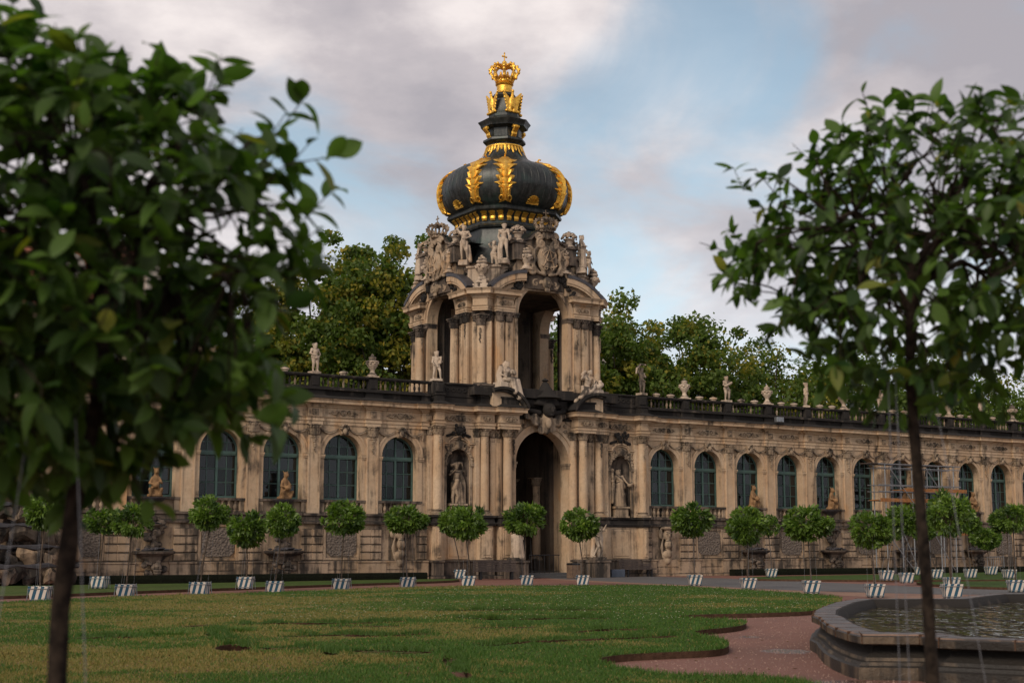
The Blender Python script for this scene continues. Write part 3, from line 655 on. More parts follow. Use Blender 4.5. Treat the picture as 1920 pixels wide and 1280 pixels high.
def build_shared():
    mb = MB(); arch_wall(mb, -S / 2, S / 2, 2.75, 7.66, 0, HW, ZS, 3.25, YF, .02); SH['bay_wall'] = mb.mesh('arcade_wall', 'stone')
    mb = MB(); mb.ring(0, ZS, HW + .0015, HW + .27, 0, pi, YF - .055, YF + .01, 22); mb.ring(0, ZS, HW + .2, HW + .3, 0, pi, YF - .085, YF - .056, 22)
    SH['archivolt'] = mb.mesh('archivolt', 'stone')
    SH['impost'] = []
    for q in (-1, 1):
        mb = MB(); a, b = sorted((q * (HW - .03), q * (HW + .33))); mb.box(a, b, YF - .12, YF + .35, ZS - .12, ZS - .03); mb.box(a + .02, b - .02, YF - .09, YF + .34, ZS - .2, ZS - .119)
        a, b = sorted((q * (HW + .002), q * (HW + .25))); mb.box(a, b, YF - .045, YF - .001, 3.25, ZS - .199); SH['impost'].append(mb.mesh('impost', 'stone'))
    # pilaster strip with raised borders
    mb = MB(); mb.box(-.32, .32, YF - .12, YF, 3.25, 7.05)
    for x0, x1, z0, z1 in ((-.32, -.25, 3.25, 7.05), (.25, .32, 3.25, 7.05), (-.2499, .2499, 3.25, 3.5), (-.2499, .2499, 6.95, 7.05)): mb.box(x0, x1, YF - .15, YF - .121, z0, z1)
    SH['pilaster'] = mb.mesh('pilaster', 'stone')
    SH['pil_cap'] = capital_mesh(.25, .55, 'stone_carved', .62)
    # flower drop hanging below a capital
    mb = MB()
    for i in range(7): mb.ball((.03 * sin(i * 2.2), -.02, -i * .115), (.085 - .008 * i, .05, .07), 6, 4)
    SH['drop'] = mb.mesh('flower_drop', 'stone_carved')
    # keystone with a small mask and shell
    mb = MB(); mb.add([(-.17, -.2, -.12), (.17, -.2, -.12), (.25, -.2, .36), (-.25, -.2, .36), (-.17, 0, -.12), (.17, 0, -.12), (.25, 0, .36), (-.25, 0, .36)], [(0, 1, 2, 3), (4, 7, 6, 5), (0, 4, 5, 1), (1, 5, 6, 2), (2, 6, 7, 3), (3, 7, 4, 0)])
    mb.ball((0, -.24, .08), (.13, .1, .18), 8, 6); mb.ball((0, -.34, .05), (.03, .04, .05), 6, 4)
    for q in (-1, 1): mb.ball((q * .2, -.22, .22), .09, 7, 5); mb.ball((q * .16, -.22, -.02), .07, 6, 4)
    for k in range(5): a = pi * (k + .5) / 5; mb.ball((.17 * cos(a), -.23, .26 + .12 * sin(a)), .06, 6, 4)
    SH['keystone'] = mb.mesh('keystone', 'stone_carved')
    # swags from the keystone to the capitals
    SH['swag'] = []
    for q in (-1, 1):
        mb = MB(); pts = [(q * (.28 + 1.0 * t), YF - .08, 7.42 - .22 * sin(pi * t) - .03 * t) for t in [i / 8 for i in range(9)]]
        mb.tube(pts, lambda t: .03 + .035 * sin(pi * t), 6)
        mb.tube([(q * 1.27, YF - .08, 7.42), (q * 1.3, YF - .07, 7.2), (q * 1.27, YF - .07, 7.0)], .03, 5); SH['swag'].append(mb.mesh('swag', 'stone_carved'))
    # frieze ornament: cartouche with curling leaves
    mb = MB(); mb.ball((0, 0, 0), (.2, .07, .15), 10, 6); mb.ball((0, -.05, .02), (.1, .05, .09), 8, 5)
    for q in (-1, 1):
        mb.tube([(q * (.18 + .5 * t), -.03, .09 * sin(t * 6.5)) for t in [i / 10 for i in range(11)]], lambda t: .045 * (1 - .6 * t) + .01, 5)
        mb.tube([(q * (.3 + .10 * t * cos(t * 5)), -.03, -.04 + .10 * t * sin(t * 5)) for t in [i / 8 for i in range(9)]], .025, 5)
        mb.ball((q * .42, -.02, -.07), (.09, .04, .05), 6, 4); mb.ball((q * .6, -.02, .05), (.08, .03, .04), 6, 4); mb.ball((q * .75, -.02, -.02), (.05, .03, .03), 6, 4)
    SH['frieze_orn'] = mb.mesh('frieze_ornament', 'stone_carved')
    mb = MB(); mb.bbox(-.16, .16, -.05, .05, -.15, .15); mb.ball((0, -.06, 0), (.1, .05, .1), 8, 5); SH['rosette'] = mb.mesh('rosette', 'stone_carved')
    SH['baluster'] = smooth_by_angle(MB().lathe(BAL_PROF, 8).mesh('baluster', 'stone_black'))
    SH['baluster_pale'] = smooth_by_angle(MB().lathe(BAL_PROF, 8).mesh('baluster', 'stone_carved'))
    SH['post'] = MB().box(-.24, .24, -.17, .17, 0, .60).bbox(-.18, .18, -.2, -.171, .08, .52).mesh('balustrade_post', 'stone_black')
    # sill zone below a window
    mb = MB(); mb.box(-1.28, 1.28, YF - .1, .3, 3.80, 3.915); mb.box(-1.24, 1.24, YF - .07, YF + .2, 3.25, 3.30)
    SH['sill'] = mb.mesh('window_sill', 'stone_brown')
    mb = MB()
    for q in (-1, 1): a, b = sorted((q * .98, q * 1.24)); mb.bbox(a, b, YF - .06, YF + .2, 3.301, 3.799)
    mb.box(-1.24, 1.24, YF + .10, YF + .2, 3.301, 3.799); SH['sill_pier'] = mb.mesh('sill_pier', 'stone_carved')
    # rusticated block and base-course stone
    SH['block'] = MB().bbox(-.29, .29, -.10, 0, -.178, .178, .03).mesh('stone_block', 'stone_low')
    SH['base_block'] = MB().bbox(-.784, .784, -.08, 0, -.205, .205, .025).mesh('stone_block', 'stone_low')
    # recessed panel frame with a rubble field
    mb = MB()
    for x0, x1, z0, z1 in ((-1.0, -.84, .98, 2.66), (.84, 1.0, .98, 2.66), (-.8399, .8399, .98, 1.12), (-.8399, .8399, 2.56, 2.66)): mb.bbox(x0, x1, YF - .07, YF, z0, z1)
    SH['panel_frame'] = mb.mesh('panel_frame', 'stone_low')
    o = .2; oc = [(-.8 + o, 1.18), (.8 - o, 1.18), (.8, 1.18 + o), (.8, 2.5 - o), (.8 - o, 2.5), (-.8 + o, 2.5), (-.8, 2.5 - o), (-.8, 1.18 + o)]
    SH['panel'] = MB().prism(oc, YF - .045, YF).mesh('rubble_panel', 'rubble')
    # ---- window: frame, mullion, transom, bars; panes separate
    mb = MB(); y0, y1 = .03, .11; w = .09
    mb.ring(0, ZS, HW - w, HW, 0, pi, y0, y1, 20)
    for x0, x1, z0, z1, a, b in ((-HW, -HW + w, SILL, ZS, y0, y1), (HW - w, HW, SILL, ZS, y0, y1), (-HW + w, HW - w, SILL, SILL + .1, y0, y1), (-HW + w, HW - w, ZS - .20, ZS + .0, y0 - .03, y1), (-.055, .055, SILL + .1, ZS - .2, y0 - .02, y1), (-.045, .045, ZS, ZS + HW - w, y0 - .02, y1)): mb.box(x0, x1, a, b, z0, z1)
    mb.box(-HW + w, HW - w, y0 - .06, y0 - .031, ZS - .14, ZS - .05)
    g0 = SILL + .1; g1 = ZS - .2; b = .017
    xs = [-.49, .49]
    for x in xs: mb.box(x - b, x + b, y0 + .01, y1 - .01, g0, g1); mb.box(x - b, x + b, y0 + .01, y1 - .01, ZS, ZS + .78)
    for k in (1, 2):
        z = g0 + (g1 - g0) * k / 3
        for sx in (-1, 1): a, c = sorted((sx * .055, sx * (HW - w))); mb.box(a, c, y0 + .015, y1 - .015, z - b, z + b)
    for sx in (-1, 1): a, c = sorted((sx * .045, sx * .86)); mb.box(a, c, y0 + .015, y1 - .015, ZS + .42 - b, ZS + .42 + b)
    SH['win_frame'] = mb.mesh('window_frame', 'green_frame')
    SH['pane'] = MB().box(-.205, .205, .07, .076, -.285, .285).mesh('pane', 'glass')
    cols = [(-.91, -.507), (-.473, -.05), (.05, .473), (.507, .91)]
    SH['tops'] = []
    for (a, c) in cols:
        SH['tops'].append(MB().box(a, c, .07, .076, ZS + .005, ZS + .40).mesh('pane', 'glass'))
        r = HW - .06; z0 = ZS + .44; pts = [(a, z0), (c, z0)]
        for i in range(7):
            x = c + (a - c) * i / 6; z = ZS + math.sqrt(max(0, r * r - x * x)); pts.append((x, max(z, z0 + .001)))
        SH['tops'].append(MB().prism(pts, .07, .076).mesh('pane', 'glass'))
    SH['curtain'] = MB().add([p for i in range(25) for p in ((-.95 + 1.9 * i / 24, .22 + .035 * sin(i * 2.1), SILL), (-.95 + 1.9 * i / 24, .22 + .035 * sin(i * 2.1), ZS + .7 - .4 * abs(i - 12) / 12))], [(2 * i, 2 * i + 2, 2 * i + 3, 2 * i + 1) for i in range(24)]).mesh('curtain', 'curtain')
    # carved herm mask under the first windows
    mb = MB()
    for (c, r) in (((0, -.15, 2.3), (.3, .2, .34)), ((0, -.22, 1.75), (.24, .2, .3)), ((0, -.34, 1.78), (.05, .08, .1)), ((0, -.15, 1.25), (.3, .2, .28)), ((0, -.12, .85), (.2, .15, .22)), ((0, -.2, 2.68), (.52, .2, .14)), ((-.45, -.1, 2.35), (.14, .1, .3)), ((.45, -.1, 2.35), (.14, .1, .3)), ((-.14, -.3, 2.38), (.09, .08, .05)), ((.14, -.3, 2.38), (.09, .08, .05)), ((0, -.34, 2.28), (.05, .08, .1)), ((0, -.28, 2.1), (.1, .06, .04))): mb.ball(c, r, 10, 7)
    for q in (-1, 1):
        for k in range(9): caps(mb, (q * (.2 + .03 * k), -.1, 2.4 - .1 * k), (q * (.34 + .02 * sin(k * 2)), -.12, 2.25 - .15 * k), .05, .04, 6)
        caps(mb, (q * .3, -.12, 1.2), (q * .12, -.1, .55), .08, .04)
    SH['herm'] = remesh(mb, .035, 'herm_mask', 'stone_carved', 1)
    # wall fountain bowl: lower shell basin on a carved bracket
    mb = MB(); mb.lathe([(.2, -.55), (.45, -.35), (.62, -.18), (.98, -.02), (1.02, .06), (.92, .1)], 24, mod=lambda a, z: 1 + .05 * sin(a * 12))
    mb.xform(Matrix.Diagonal((1, .62, 1, 1)))
    for k in range(14): mb.ball((random.uniform(-.5, .5), random.uniform(-.3, 0), random.uniform(-1.0, -.4)), (random.uniform(.1, .24), .15, random.uniform(.08, .2)), 7, 5)
    SH['bowl'] = mb.mesh('shell_bowl', 'stone_brown')
    mb = MB()
    for k in range(22): a = random.uniform(-pi, 0); r = random.uniform(.1, .85); mb.ball((r * cos(a), r * .55 * sin(a), .12 + random.uniform(0, .1)), (random.uniform(.08, .2), random.uniform(.06, .14), .05), 7, 4)
    SH['leadrocks'] = mb.mesh('rockwork', 'slate')
    mb = MB()
    for k in range(26): mb.ball((random.uniform(-.45, .45) * (1 - .0 * k), random.uniform(-.22, .05), random.uniform(0, 1.5)), (random.uniform(.12, .28), .14, random.uniform(.08, .22)), 7, 5)
    SH['backrock'] = mb.mesh('rock_backing', 'stone_brown')
build_shared()

def seated_creature(mat):
    mb = MB(); c = lambda a, b, r0, r1: caps(mb, a, b, r0, r1)
    c((0, 0, .1), (0, -.02, .5), .20, .17); c((0, -.02, .5), (.02, -.03, .78), .17, .12); mb.ball((.03, -.1, .98), (.12, .13, .15), 10, 7)
    c((-.12, -.05, .72), (-.26, -.15, .5), .07, .05); c((-.26, -.15, .5), (-.08, -.3, .45), .05, .04); c((.14, -.05, .72), (.26, -.15, .5), .07, .05); c((.26, -.15, .5), (.10, -.3, .55), .05, .04)
    c((-.1, -.05, .15), (-.24, -.3, .25), .11, .08); c((-.24, -.3, .25), (-.2, -.25, .0), .08, .05); c((.1, -.05, .15), (.24, -.3, .25), .11, .08); c((.24, -.3, .25), (.2, -.25, .0), .08, .05)
    c((-.06, -.06, 1.08), (-.14, -.05, 1.2), .035, .015); c((.1, -.06, 1.08), (.17, -.05, 1.2), .035, .015); mb.ball((.03, -.22, .95), (.05, .06, .05), 7, 5)
    mb.ball((.0, -.32, .42), (.15, .14, .13), 8, 6); mb.ball((0, 0, 0), (.36, .3, .12), 10, 5)
    return remesh(mb, .035, 'sea_creature', mat, 1)
SH['creature'] = seated_creature(simple('ochre_sandstone', (.30, .17, .08), .8, 0, .45, 4, .3, .03))

def wing(q, nbay, label):
    root = thing('arcade_gallery', (FX, FY, 0), PHI, label, 'gallery')
    xa = 6.87; xb = xa + nbay * S
    def span(a, b): return tuple(sorted((q * a, q * b)))
    # body behind the face
    x0, x1 = span(xa, xb)
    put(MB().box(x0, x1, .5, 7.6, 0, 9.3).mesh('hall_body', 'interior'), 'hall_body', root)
    mb = MB(); mb.box(x0, x1, YF + .0, .5, 0, 2.75); mb.box(x0, x1, YF + .02, .45, 7.661, 9.0); put(mb.mesh('lower_wall', 'stone_low'), 'lower_wall', root)
    put(MB().box(x0, x1, -.8, 7.6, 9.301, 9.38).mesh('terrace_deck', 'stone_black'), 'terrace_deck', root)
    piers = [q * (xa + k * S) for k in range(0, nbay + 1)]; bays = [q * (GAP + k * S) for k in range(nbay)]
    # moulded bands with a break round every pilaster
    def band(prof, name, mat, brk, hw, y=YF):
        ps = sorted(piers); path = [(ps[0] + (-hw if q < 0 else hw * 0 + .0), y)]
        path = [(x0, y)]
        for p in ps:
            a, b = max(x0, p - hw), min(x1, p + hw)
            if b - a < .1: continue
            if a > path[-1][0] + 1e-3: path += [(a, y)]
            path += [(a, y - brk), (b, y - brk)]
            if b < x1 - 1e-3: path += [(b, y)]
        if path[-1][0] < x1 - 1e-3: path.append((x1, y))
        pth = [path[0]]
        for p in path[1:]:
            if (p[0] - pth[-1][0]) ** 2 + (p[1] - pth[-1][1]) ** 2 > 1e-6: pth.append(p)
        put(MB().sweep(pth, prof).mesh(name, mat), name, root)
    band([(0, 2.74), (.10, 2.74), (.12, 2.84), (.06, 2.9), (.06, 3.1), (.14, 3.14), (.14, 3.25), (0, 3.25)], 'plinth_cornice', 'stone_brown', .14, .42)
    band([(0, 0), (.22, 0), (.22, .12), (.16, .18), (.16, .84), (.2, .87), (.2, .94), (.05, .97), (0, .97)], 'base_course', 'stone_low', .08, .62)
    band([(0, 7.60), (.05, 7.60), (.05, 7.76), (.09, 7.77), (.09, 7.9), (.15, 7.97), (.02, 7.975), (.02, 8.42), (.1, 8.45), (.1, 8.52), (0, 8.52)], 'architrave', 'stone', .14, .36)
    band([(0, 8.52), (.16, 8.52), (.2, 8.6), (.42, 8.62), (.42, 8.74), (.5, 8.84), (0, 8.86)], 'cornice', 'stone', .14, .42)
    band([(0, 8.86), (.5, 8.861), (.36, 8.96), (.12, 9.05), (.12, 9.3), (.16, 9.36), (.16, 9.42), (0, 9.42)], 'blocking_course', 'stone_black', .12, .36)
    # roof balustrade
    YB = -.40
    mb = MB(); mb.sweep([(x0, YB - .15), (x1, YB - .15)], [(0, 9.42), (.03, 9.42), (.03, 9.48), (0, 9.48)]); mb.box(x0, x1, YB - .15, YB + .15, 9.421, 9.479)
    mb.bbox(x0, x1, YB - .2, YB + .2, 10.0, 10.1); mb.box(x0, x1, YB - .16, YB + .16, 9.96, 9.999); put(mb.mesh('balustrade_rail', 'stone_black'), 'balustrade_rail', root)
    for p in piers[1:]: put(SH['post'], 'balustrade_post', root, (p, YB, 9.42))
    for x in bays:
        for i in range(9):
            put(SH['baluster'] if random.random() > .3 else SH['baluster_pale'], 'baluster', root, (x + (i - 4) * .278, YB, 9.475), 0, (1, 1, .88))
    # bays
    for k, x in enumerate(bays):
        put(SH['bay_wall'], 'arcade_wall', root, (x, 0, 0)); put(SH['archivolt'], 'archivolt', root, (x, 0, 0)); [put(im, 'impost', root, (x, 0, 0)) for im in SH['impost']]
        put(SH['keystone'], 'keystone', root, (x, YF, 7.22)); [put(sw, 'swag', root, (x, 0, 0)) for sw in SH['swag']]; put(SH['frieze_orn'], 'frieze_ornament', root, (x, YF - .04, 8.2))
        w = put(SH['win_frame'], 'window', root, (x, 0, 0))
        g0 = SILL + .1; g1 = ZS - .2; h = (g1 - g0) / 3
        for i in range(3):
            for cx in (-.70, -.265, .265, .70): put(SH['pane'], 'pane', w, (cx, 0, g0 + h * (i + .5)), random.uniform(-.03, .03)).rotation_euler.x = random.uniform(-.012, .012)
        for t in SH['tops']: put(t, 'pane', w)
        if (q < 0 and k in (1, 3)) or (q > 0 and k in (0, 1, 4)): put(SH['curtain'], 'curtain', w)
        fountain = (k % 2 == 0 and k > 0)
        put(SH['sill'], 'window_sill', root, (x, 0, 0)); put(SH['sill_pier'], 'sill_pier', root, (x, 0, 0))
        if not fountain:
            for i in range(6): put(SH['baluster_pale'], 'sill_baluster', root, (x + (i - 2.5) * .32, YF - .0, 3.30), 0, (1.35, 1.35, .89))
        if k == 0: put(SH['herm'], 'herm_mask', root, (x, YF - .05, .0))
        elif not fountain: put(SH['panel_frame'], 'panel_frame', root, (x, 0, 0)); put(SH['panel'], 'rubble_panel', root, (x, 0, 0))
        for sx in (-1, 1):
            for j in range(4): put(SH['block'], 'stone_block', root, (x + sx * 1.295, YF, 1.17 + j * .385))
        for sx in (-.5, .5):
            for j in range(2): put(SH['base_block'], 'stone_block', root, (x + sx * S / 2, YF - .14, .295 + j * .42 - (.0)), 0, (1, .6, .95))
        if fountain:
            f = thing('wall_fountain', W(x, YF - .12, 0), PHI, None, 'wall fountain', 'shell fountains set against the gallery wall')
            nm = {(-1, 2): 'nearest the gate on its left', (-1, 4): 'leftmost, behind the close left tree', (1, 2): 'first to the right of the gate', (1, 4): 'second to the right of the gate', (1, 6): 'behind the scaffold', (1, 8): 'just right of the scaffold', (-1, 6): 'at the very left by the rocks', (1, 10): 'furthest right'}.get((int(q), k), 'far along the wall')
            tagit(f, 'mossy shell basin fountain against the gallery wall, ' + nm)
            put(SH['backrock'], 'rock_backing', f, (0, 0, 1.55)); bw = put(SH['bowl'], 'shell_bowl', f, (0, -.25, 1.35)); put(SH['leadrocks'], 'rockwork', bw, (0, 0, 0))
            b2 = put(SH['bowl'], 'shell_bowl', f, (0, -.1, 2.62), 0, (.5, .5, .45)); put(SH['leadrocks'], 'rockwork', b2, (0, 0, 0))
            put(MB().lathe([(.2, 3.55), (.5, 3.78), (.55, 3.86), (.5, 3.88)], 16).mesh('upper_bowl', 'slate'), 'upper_bowl', f, (0, -.05, 0))
            c = thing('sea_creature_statue', W(x + .02, YF - .18, 3.9), PHI + random.uniform(-.4, .4), 'ochre crouching creature over the wall fountain ' + nm, 'statue', 'creatures crouching on the wall fountains')
            put(SH['creature'], 'figure', c, (0, 0, .05), 0, (1.08, 1.08, 1.12))
    for k, p in enumerate(piers):
        if k: put(SH['pilaster'], 'pilaster', root, (p, 0, 0)); c = put(SH['pil_cap'], 'capital', root, (p, YF - .1, 7.05)); put(SH['drop'], 'flower_drop', c, (0, -.06, -.08), 0, (1.3, 1, 1))
        put(SH['rosette'], 'rosette', root, (p, YF - .17, 8.2))
    return root
wing(1, 11, 'long sandstone arcade gallery with arched green windows right of the domed gate')
wing(-1, 7, 'sandstone arcade gallery with arched green windows left of the domed gate')

# ================================================================== GATE TOWER
AX, AY = .15, 3.45      # tower axis in the facade frame
TWR = thing('crown_gate_tower', W(AX, AY, 0), PHI, 'tall baroque sandstone gate tower with a dark onion dome and gilded crown', 'gate tower')
YL = -3.9               # front wall plane of the tower, lower storey
def volute_pts(cx, cz, r, turns=1.6, a0=0, d=1, y=0, n=22): return [(cx + r * (1 - t) ** .8 * cos(a0 + d * t * turns * 2 * pi), y, cz + r * (1 - t) ** .8 * sin(a0 + d * t * turns * 2 * pi)) for t in [i / n * .93 for i in range(n + 1)]]
def col_shaft(r, h):
    return smooth_by_angle(MB().lathe([(r, 0), (r, h * .33), (r * .97, h * .6), (r * .88, h), (r * .94, h + .015), (r * .94, h + .05)], 18).mesh('column_shaft', 'stone'))
def col_base(r):
    mb = MB(); q = r * 1.4; mb.box(-q, q, -q, q, 0, .09); mb.lathe([(r * 1.36, .09), (r * 1.4, .13), (r * 1.32, .17), (r * 1.12, .19), (r * 1.12, .22), (r * 1.22, .245), (r * 1.0, .28)], 18)
    return smooth_by_angle(mb.mesh('column_base', 'stone_carved'))
COLM = dict(low=(col_shaft(.24, 3.78), col_base(.24), capital_mesh(.235, .48, 'stone_carved')), up=(col_shaft(.235, 3.02), col_base(.235), capital_mesh(.235, .55, 'stone_brown')))
def column(parent, x, y, z, kind, zh):
    s, b, c = COLM[kind]; o = put(s, 'column', parent, (x, y, z + .27)); put(b, 'column_base', o, (0, 0, -.27)); put(c, 'capital', o, (0, 0, zh)); put(SH['drop'], 'flower_drop', o, (0, -.24, zh - .12), 0, (.9, .8, 1)); return o
# ---- lower storey
def lower():
    P = TWR; hw = 1.70; zs = 6.12
    mb = MB(); arch_wall(mb, -2.2, 2.2, 0.02, 8.4, 0, hw, zs, .03, YL, YL + .75, 24); put(mb.mesh('gate_arch_wall', 'stone'), 'gate_arch_wall', P)
    mb = MB(); mb.ring(0, zs, hw + .002, hw + .36, 0, pi, YL - .09, YL + .01, 30); mb.ring(0, zs, hw + .26, hw + .42, 0, pi, YL - .15, YL - .091, 30)
    for q in (-1, 1): a, b = sorted((q * (hw + .002), q * (hw + .36))); mb.box(a, b, YL - .07, YL, .5, zs - .32)
    put(mb.mesh('archivolt', 'stone'), 'archivolt', P)
    for q in (-1, 1):
        mb = MB(); a, b = sorted((q * (hw - .05), q * (hw + .42))); mb.box(a, b, YL - .16, YL + .7, zs - .12, zs - .002); mb.box(a + .03, b - .03, YL - .12, YL + .68, zs - .32, zs - .119)
        put(mb.mesh('impost', 'stone_carved'), 'impost', P)
    # wall masses either side, with niche bays
    AW = 6.72 
    for q in (-1, 1):
        mb = MB(); a, b = sorted((q * 2.2, q * 4.3)); mb.box(a, b, YL, YL + 2.2, 0, 8.55); mb.box(a, b, YL + 2.2, 3.9, 0, 9.2) if False else None
        put(mb.mesh('gate_pier', 'stone'), 'gate_pier', P)
        # niche bay
        cx = q * 5.2; a, b = sorted((q * 4.3, q * AW)); mb = MB(); arch_wall(mb, a, b, .9, 8.0, cx, .70, 5.95, 3.25, YL, YL + .05, 18)
        put(mb.mesh('niche_wall', 'stone'), 'niche_wall', P)
        mb = MB(); n = 14; ZN = [3.25 + (5.95 - 3.25) * i / 5 for i in range(6)]; vs = []
        for z in ZN: vs += [(cx - .70 * cos(pi * k / n), YL + .05 + .62 * sin(pi * k / n), z) for k in range(n + 1)]
        fs = [(i * (n + 1) + k, i * (n + 1) + k + 1, (i + 1) * (n + 1) + k + 1, (i + 1) * (n + 1) + k) for i in range(5) for k in range(n)]
        for i in range(1, 8):
            t = pi / 2 * i / 7; vs += [(cx - .70 * cos(pi * k / n) * cos(t), YL + .05 + .62 * sin(pi * k / n) * cos(t), 5.95 + .7 * sin(t)) for k in range(n + 1)]
        fs += [(i * (n + 1) + k, i * (n + 1) + k + 1, (i + 1) * (n + 1) + k + 1, (i + 1) * (n + 1) + k) for i in range(5, 12) for k in range(n)]
        mb.add(vs, fs); mb.box(cx - .7, cx + .7, YL + .05, YL + .7, 3.2, 3.25); put(smooth_by_angle(mb.mesh('niche', 'stone_brown')), 'niche', P)
        mb = MB(); mb.ring(cx, 5.95, .702, .86, 0, pi, YL - .1, YL + .0, 18)
        for k in range(15): a = pi * k / 14; mb.ball((cx + .82 * cos(a), YL - .1, 5.95 + .82 * sin(a)), .065, 6, 4)
        for s in (-1, 1): a, b = sorted((cx + s * .702, cx + s * .84)); mb.box(a, b, YL - .06, YL, 3.25, 5.8); a, b = sorted((cx + s * .69, cx + s * .95)); mb.box(a, b, YL - .13, YL, 5.801, 5.949)
        put(mb.mesh('niche_frame', 'stone_carved'), 'niche_frame', P)
        # broken pediment with cartouche over the niche
        mb = MB(); pts = [(-.95, 6.95), (-.62, 6.95), (-.55, 7.1), (-.35, 7.25), (0, 7.32), (.35, 7.25), (.55, 7.1), (.62, 6.95), (.95, 6.95)]
        mb.tube([(cx + x, YL - .12, z) for x, z in pts], .06, 6); mb.tube([(cx + x, YL - .06, z - .1) for x, z in pts], .05, 6)
        put(mb.mesh('niche_hood', 'stone'), 'niche_hood', P)
        mb = MB(); mb.ball((cx, YL - .1, 6.85), (.24, .14, .24), 10, 7)
        for s in (-1, 1):
            mb.tube(volute_pts(cx + s * .36, 6.8, .17, 1.2, 0, s, YL - .07), .045, 6); mb.tube([(cx + s * (.5 + .3 * t), YL - .05, 6.65 - .15 * sin(t * 5)) for t in [i / 6 for i in range(7)]], .05, 6)
            for k in range(4): mb.ball((cx + s * random.uniform(.3, .85), YL - .04, random.uniform(6.4, 6.85)), (.1, .06, .07), 6, 4)
        for k in range(5): mb.ball((cx + (k - 2) * .09, YL - .16, 6.98 + .03 * (2 - abs(k - 2))), .055, 6, 4)
        put(mb.mesh('niche_cartouche', 'stone_carved'), 'niche_cartouche', P)
        mb = MB()
        for k in range(24): mb.ball((cx + random.gauss(0, .2), YL - .12 - random.random() * .12, 7.62 + random.gauss(0, .16)), (random.uniform(.06, .15), .08, random.uniform(.06, .13)), 6, 4)
        for s in (-1, 1):
            for k in range(5): mb.ball((cx + s * (.3 + .09 * k), YL - .06, 7.45 - .03 * k), (.09, .06, .08), 6, 4)
        put(mb.mesh('niche_crest', 'stone_black'), 'niche_crest', P)
        put(SH['frieze_orn'], 'frieze_ornament', P, (cx, YL - .06, 8.25), 0, (1.1, 1, 1.2))
        # plinth panel
        mb = MB(); mb.bbox(cx - .62, cx + .62, YL - .05, YL, 1.0, 2.6); mb.bbox(cx - .5, cx + .5, YL - .075, YL - .051, 1.12, 2.48); put(mb.mesh('plinth_panel', 'stone'), 'plinth_panel', P)
    # breaks: (inner x, outer x, projection)
    br = [(1.93, 2.98, .72), (3.28, 4.08, .42), (4.3 + 2.05, 4.3 + 2.45, .52)]
    def path(q, start=1.75, end=AW + .03, ex=0, shrink=0):
        pts = [(start, YL)]
        for (a, b, p) in br: pts += [(a - ex, YL), (a - ex, YL - p), (b + ex, YL - p), (b + ex, YL)]
        pts.append((end + .3, YL)); pts = [pts[0]] + [p for i, p in enumerate(pts[1:]) if True]
        if q < 0: pts = [(-x, y) for x, y in pts][::-1]
        return pts
    for q in (-1, 1):
        pp = path(q)
        put(MB().sweep(path(q, 1.75), [(0, 0), (.10, 0), (.10, .14), (.04, .2), (.04, .82), (.09, .86), (.09, .93), (0, .96)]).mesh('gate_base', 'stone_brown'), 'gate_base', P)
        put(MB().sweep(path(q, 2.1), [(-.02, .96), (-.02, 2.72)]).mesh('pedestal', 'stone'), 'pedestal', P)
        put(MB().sweep(path(q, 2.1), [(-.02, 2.70), (.08, 2.72), (.12, 2.84), (.05, 2.9), (.03, 3.08), (.11, 3.13), (.11, 3.24), (-.3, 3.245)]).mesh('plinth_cornice', 'stone_black'), 'plinth_cornice', P)
        put(MB().sweep(path(q, 2.1, ex=.03), [(-.05, 7.76), (.04, 7.76), (.04, 7.9), (.08, 7.91), (.08, 8.03), (.13, 8.08), (.02, 8.085), (.02, 8.5), (.08, 8.53), (-.05, 8.53)]).mesh('architrave', 'stone'), 'architrave', P)
        put(MB().sweep(path(q, 2.1, ex=.03), [(-.3, 8.53), (.12, 8.53), (.16, 8.6), (.34, 8.63), (.34, 8.76), (.42, 8.87), (-.3, 8.9)]).mesh('cornice', 'stone'), 'cornice', P)
        put(MB().sweep(path(q, 2.1, ex=-.02), [(-.3, 8.9), (.38, 8.9), (.2, 9.0), (.04, 9.08), (.04, 9.34), (.09, 9.38), (.09, 9.46), (-.3, 9.47)]).mesh('blocking_course', 'stone_black'), 'blocking_course', P)
        # parapet with blind tracery
        a, b = sorted((q * 3.2, q * (AW + .2))); mb = MB(); mb.box(a, b, YL - .05, YL + .2, 9.471, 10.0); mb.bbox(a, b, YL - .16, YL + .26, 10.0, 10.1)
        for k in range(9): mb.ring(sorted((q * 3.2, q * (AW)))[0] + .5 + k * .34, 9.74, .07, .13, 0, 2 * pi, YL - .09, YL - .0501, 10)
        put(mb.mesh('parapet', 'stone_black'), 'parapet', P)
        put(SH['post'], 'balustrade_post', P, (q * 6.55, YL - .1, 9.46), 0, (1.3, 1.6, 1.0))
        mb = MB(); a, b = sorted((q * 3.26, q * 4.1)); mb.box(a, b, YL - .4, YL + .1, 9.472, 10.02); mb.bbox(a - .06, b + .06, YL - .46, YL + .1, 10.021, 10.14); mb.bbox(a + .14, b - .14, YL - .43, YL - .401, 9.56, 9.94); put(mb.mesh('parapet_pier', 'stone_brown'), 'parapet_pier', P)
        # pedestal panels, columns
        for (a, b, p) in br:
            c = q * (a + b) / 2; h = (b - a) / 2 - .1; y = YL - p + .02
            mb = MB(); mb.bbox(c - h, c + h, y - .04, y, 1.05, 2.62); mb.bbox(c - h * .7, c + h * .7, y - .065, y - .041, 1.2, 2.5); mb.tube([(c - h * .45, y - .07, 1.12), (c, y - .07, 1.06), (c + h * .45, y - .07, 1.12)], .025, 5)
            put(mb.mesh('pedestal_panel', 'stone'), 'pedestal_panel', P)
            if b - a > .5: mb = MB(); put(SH['frieze_orn'], 'frieze_ornament', P, (c, YL - p - .08, 8.28), 0, (.5 * (b - a), 1, 1))
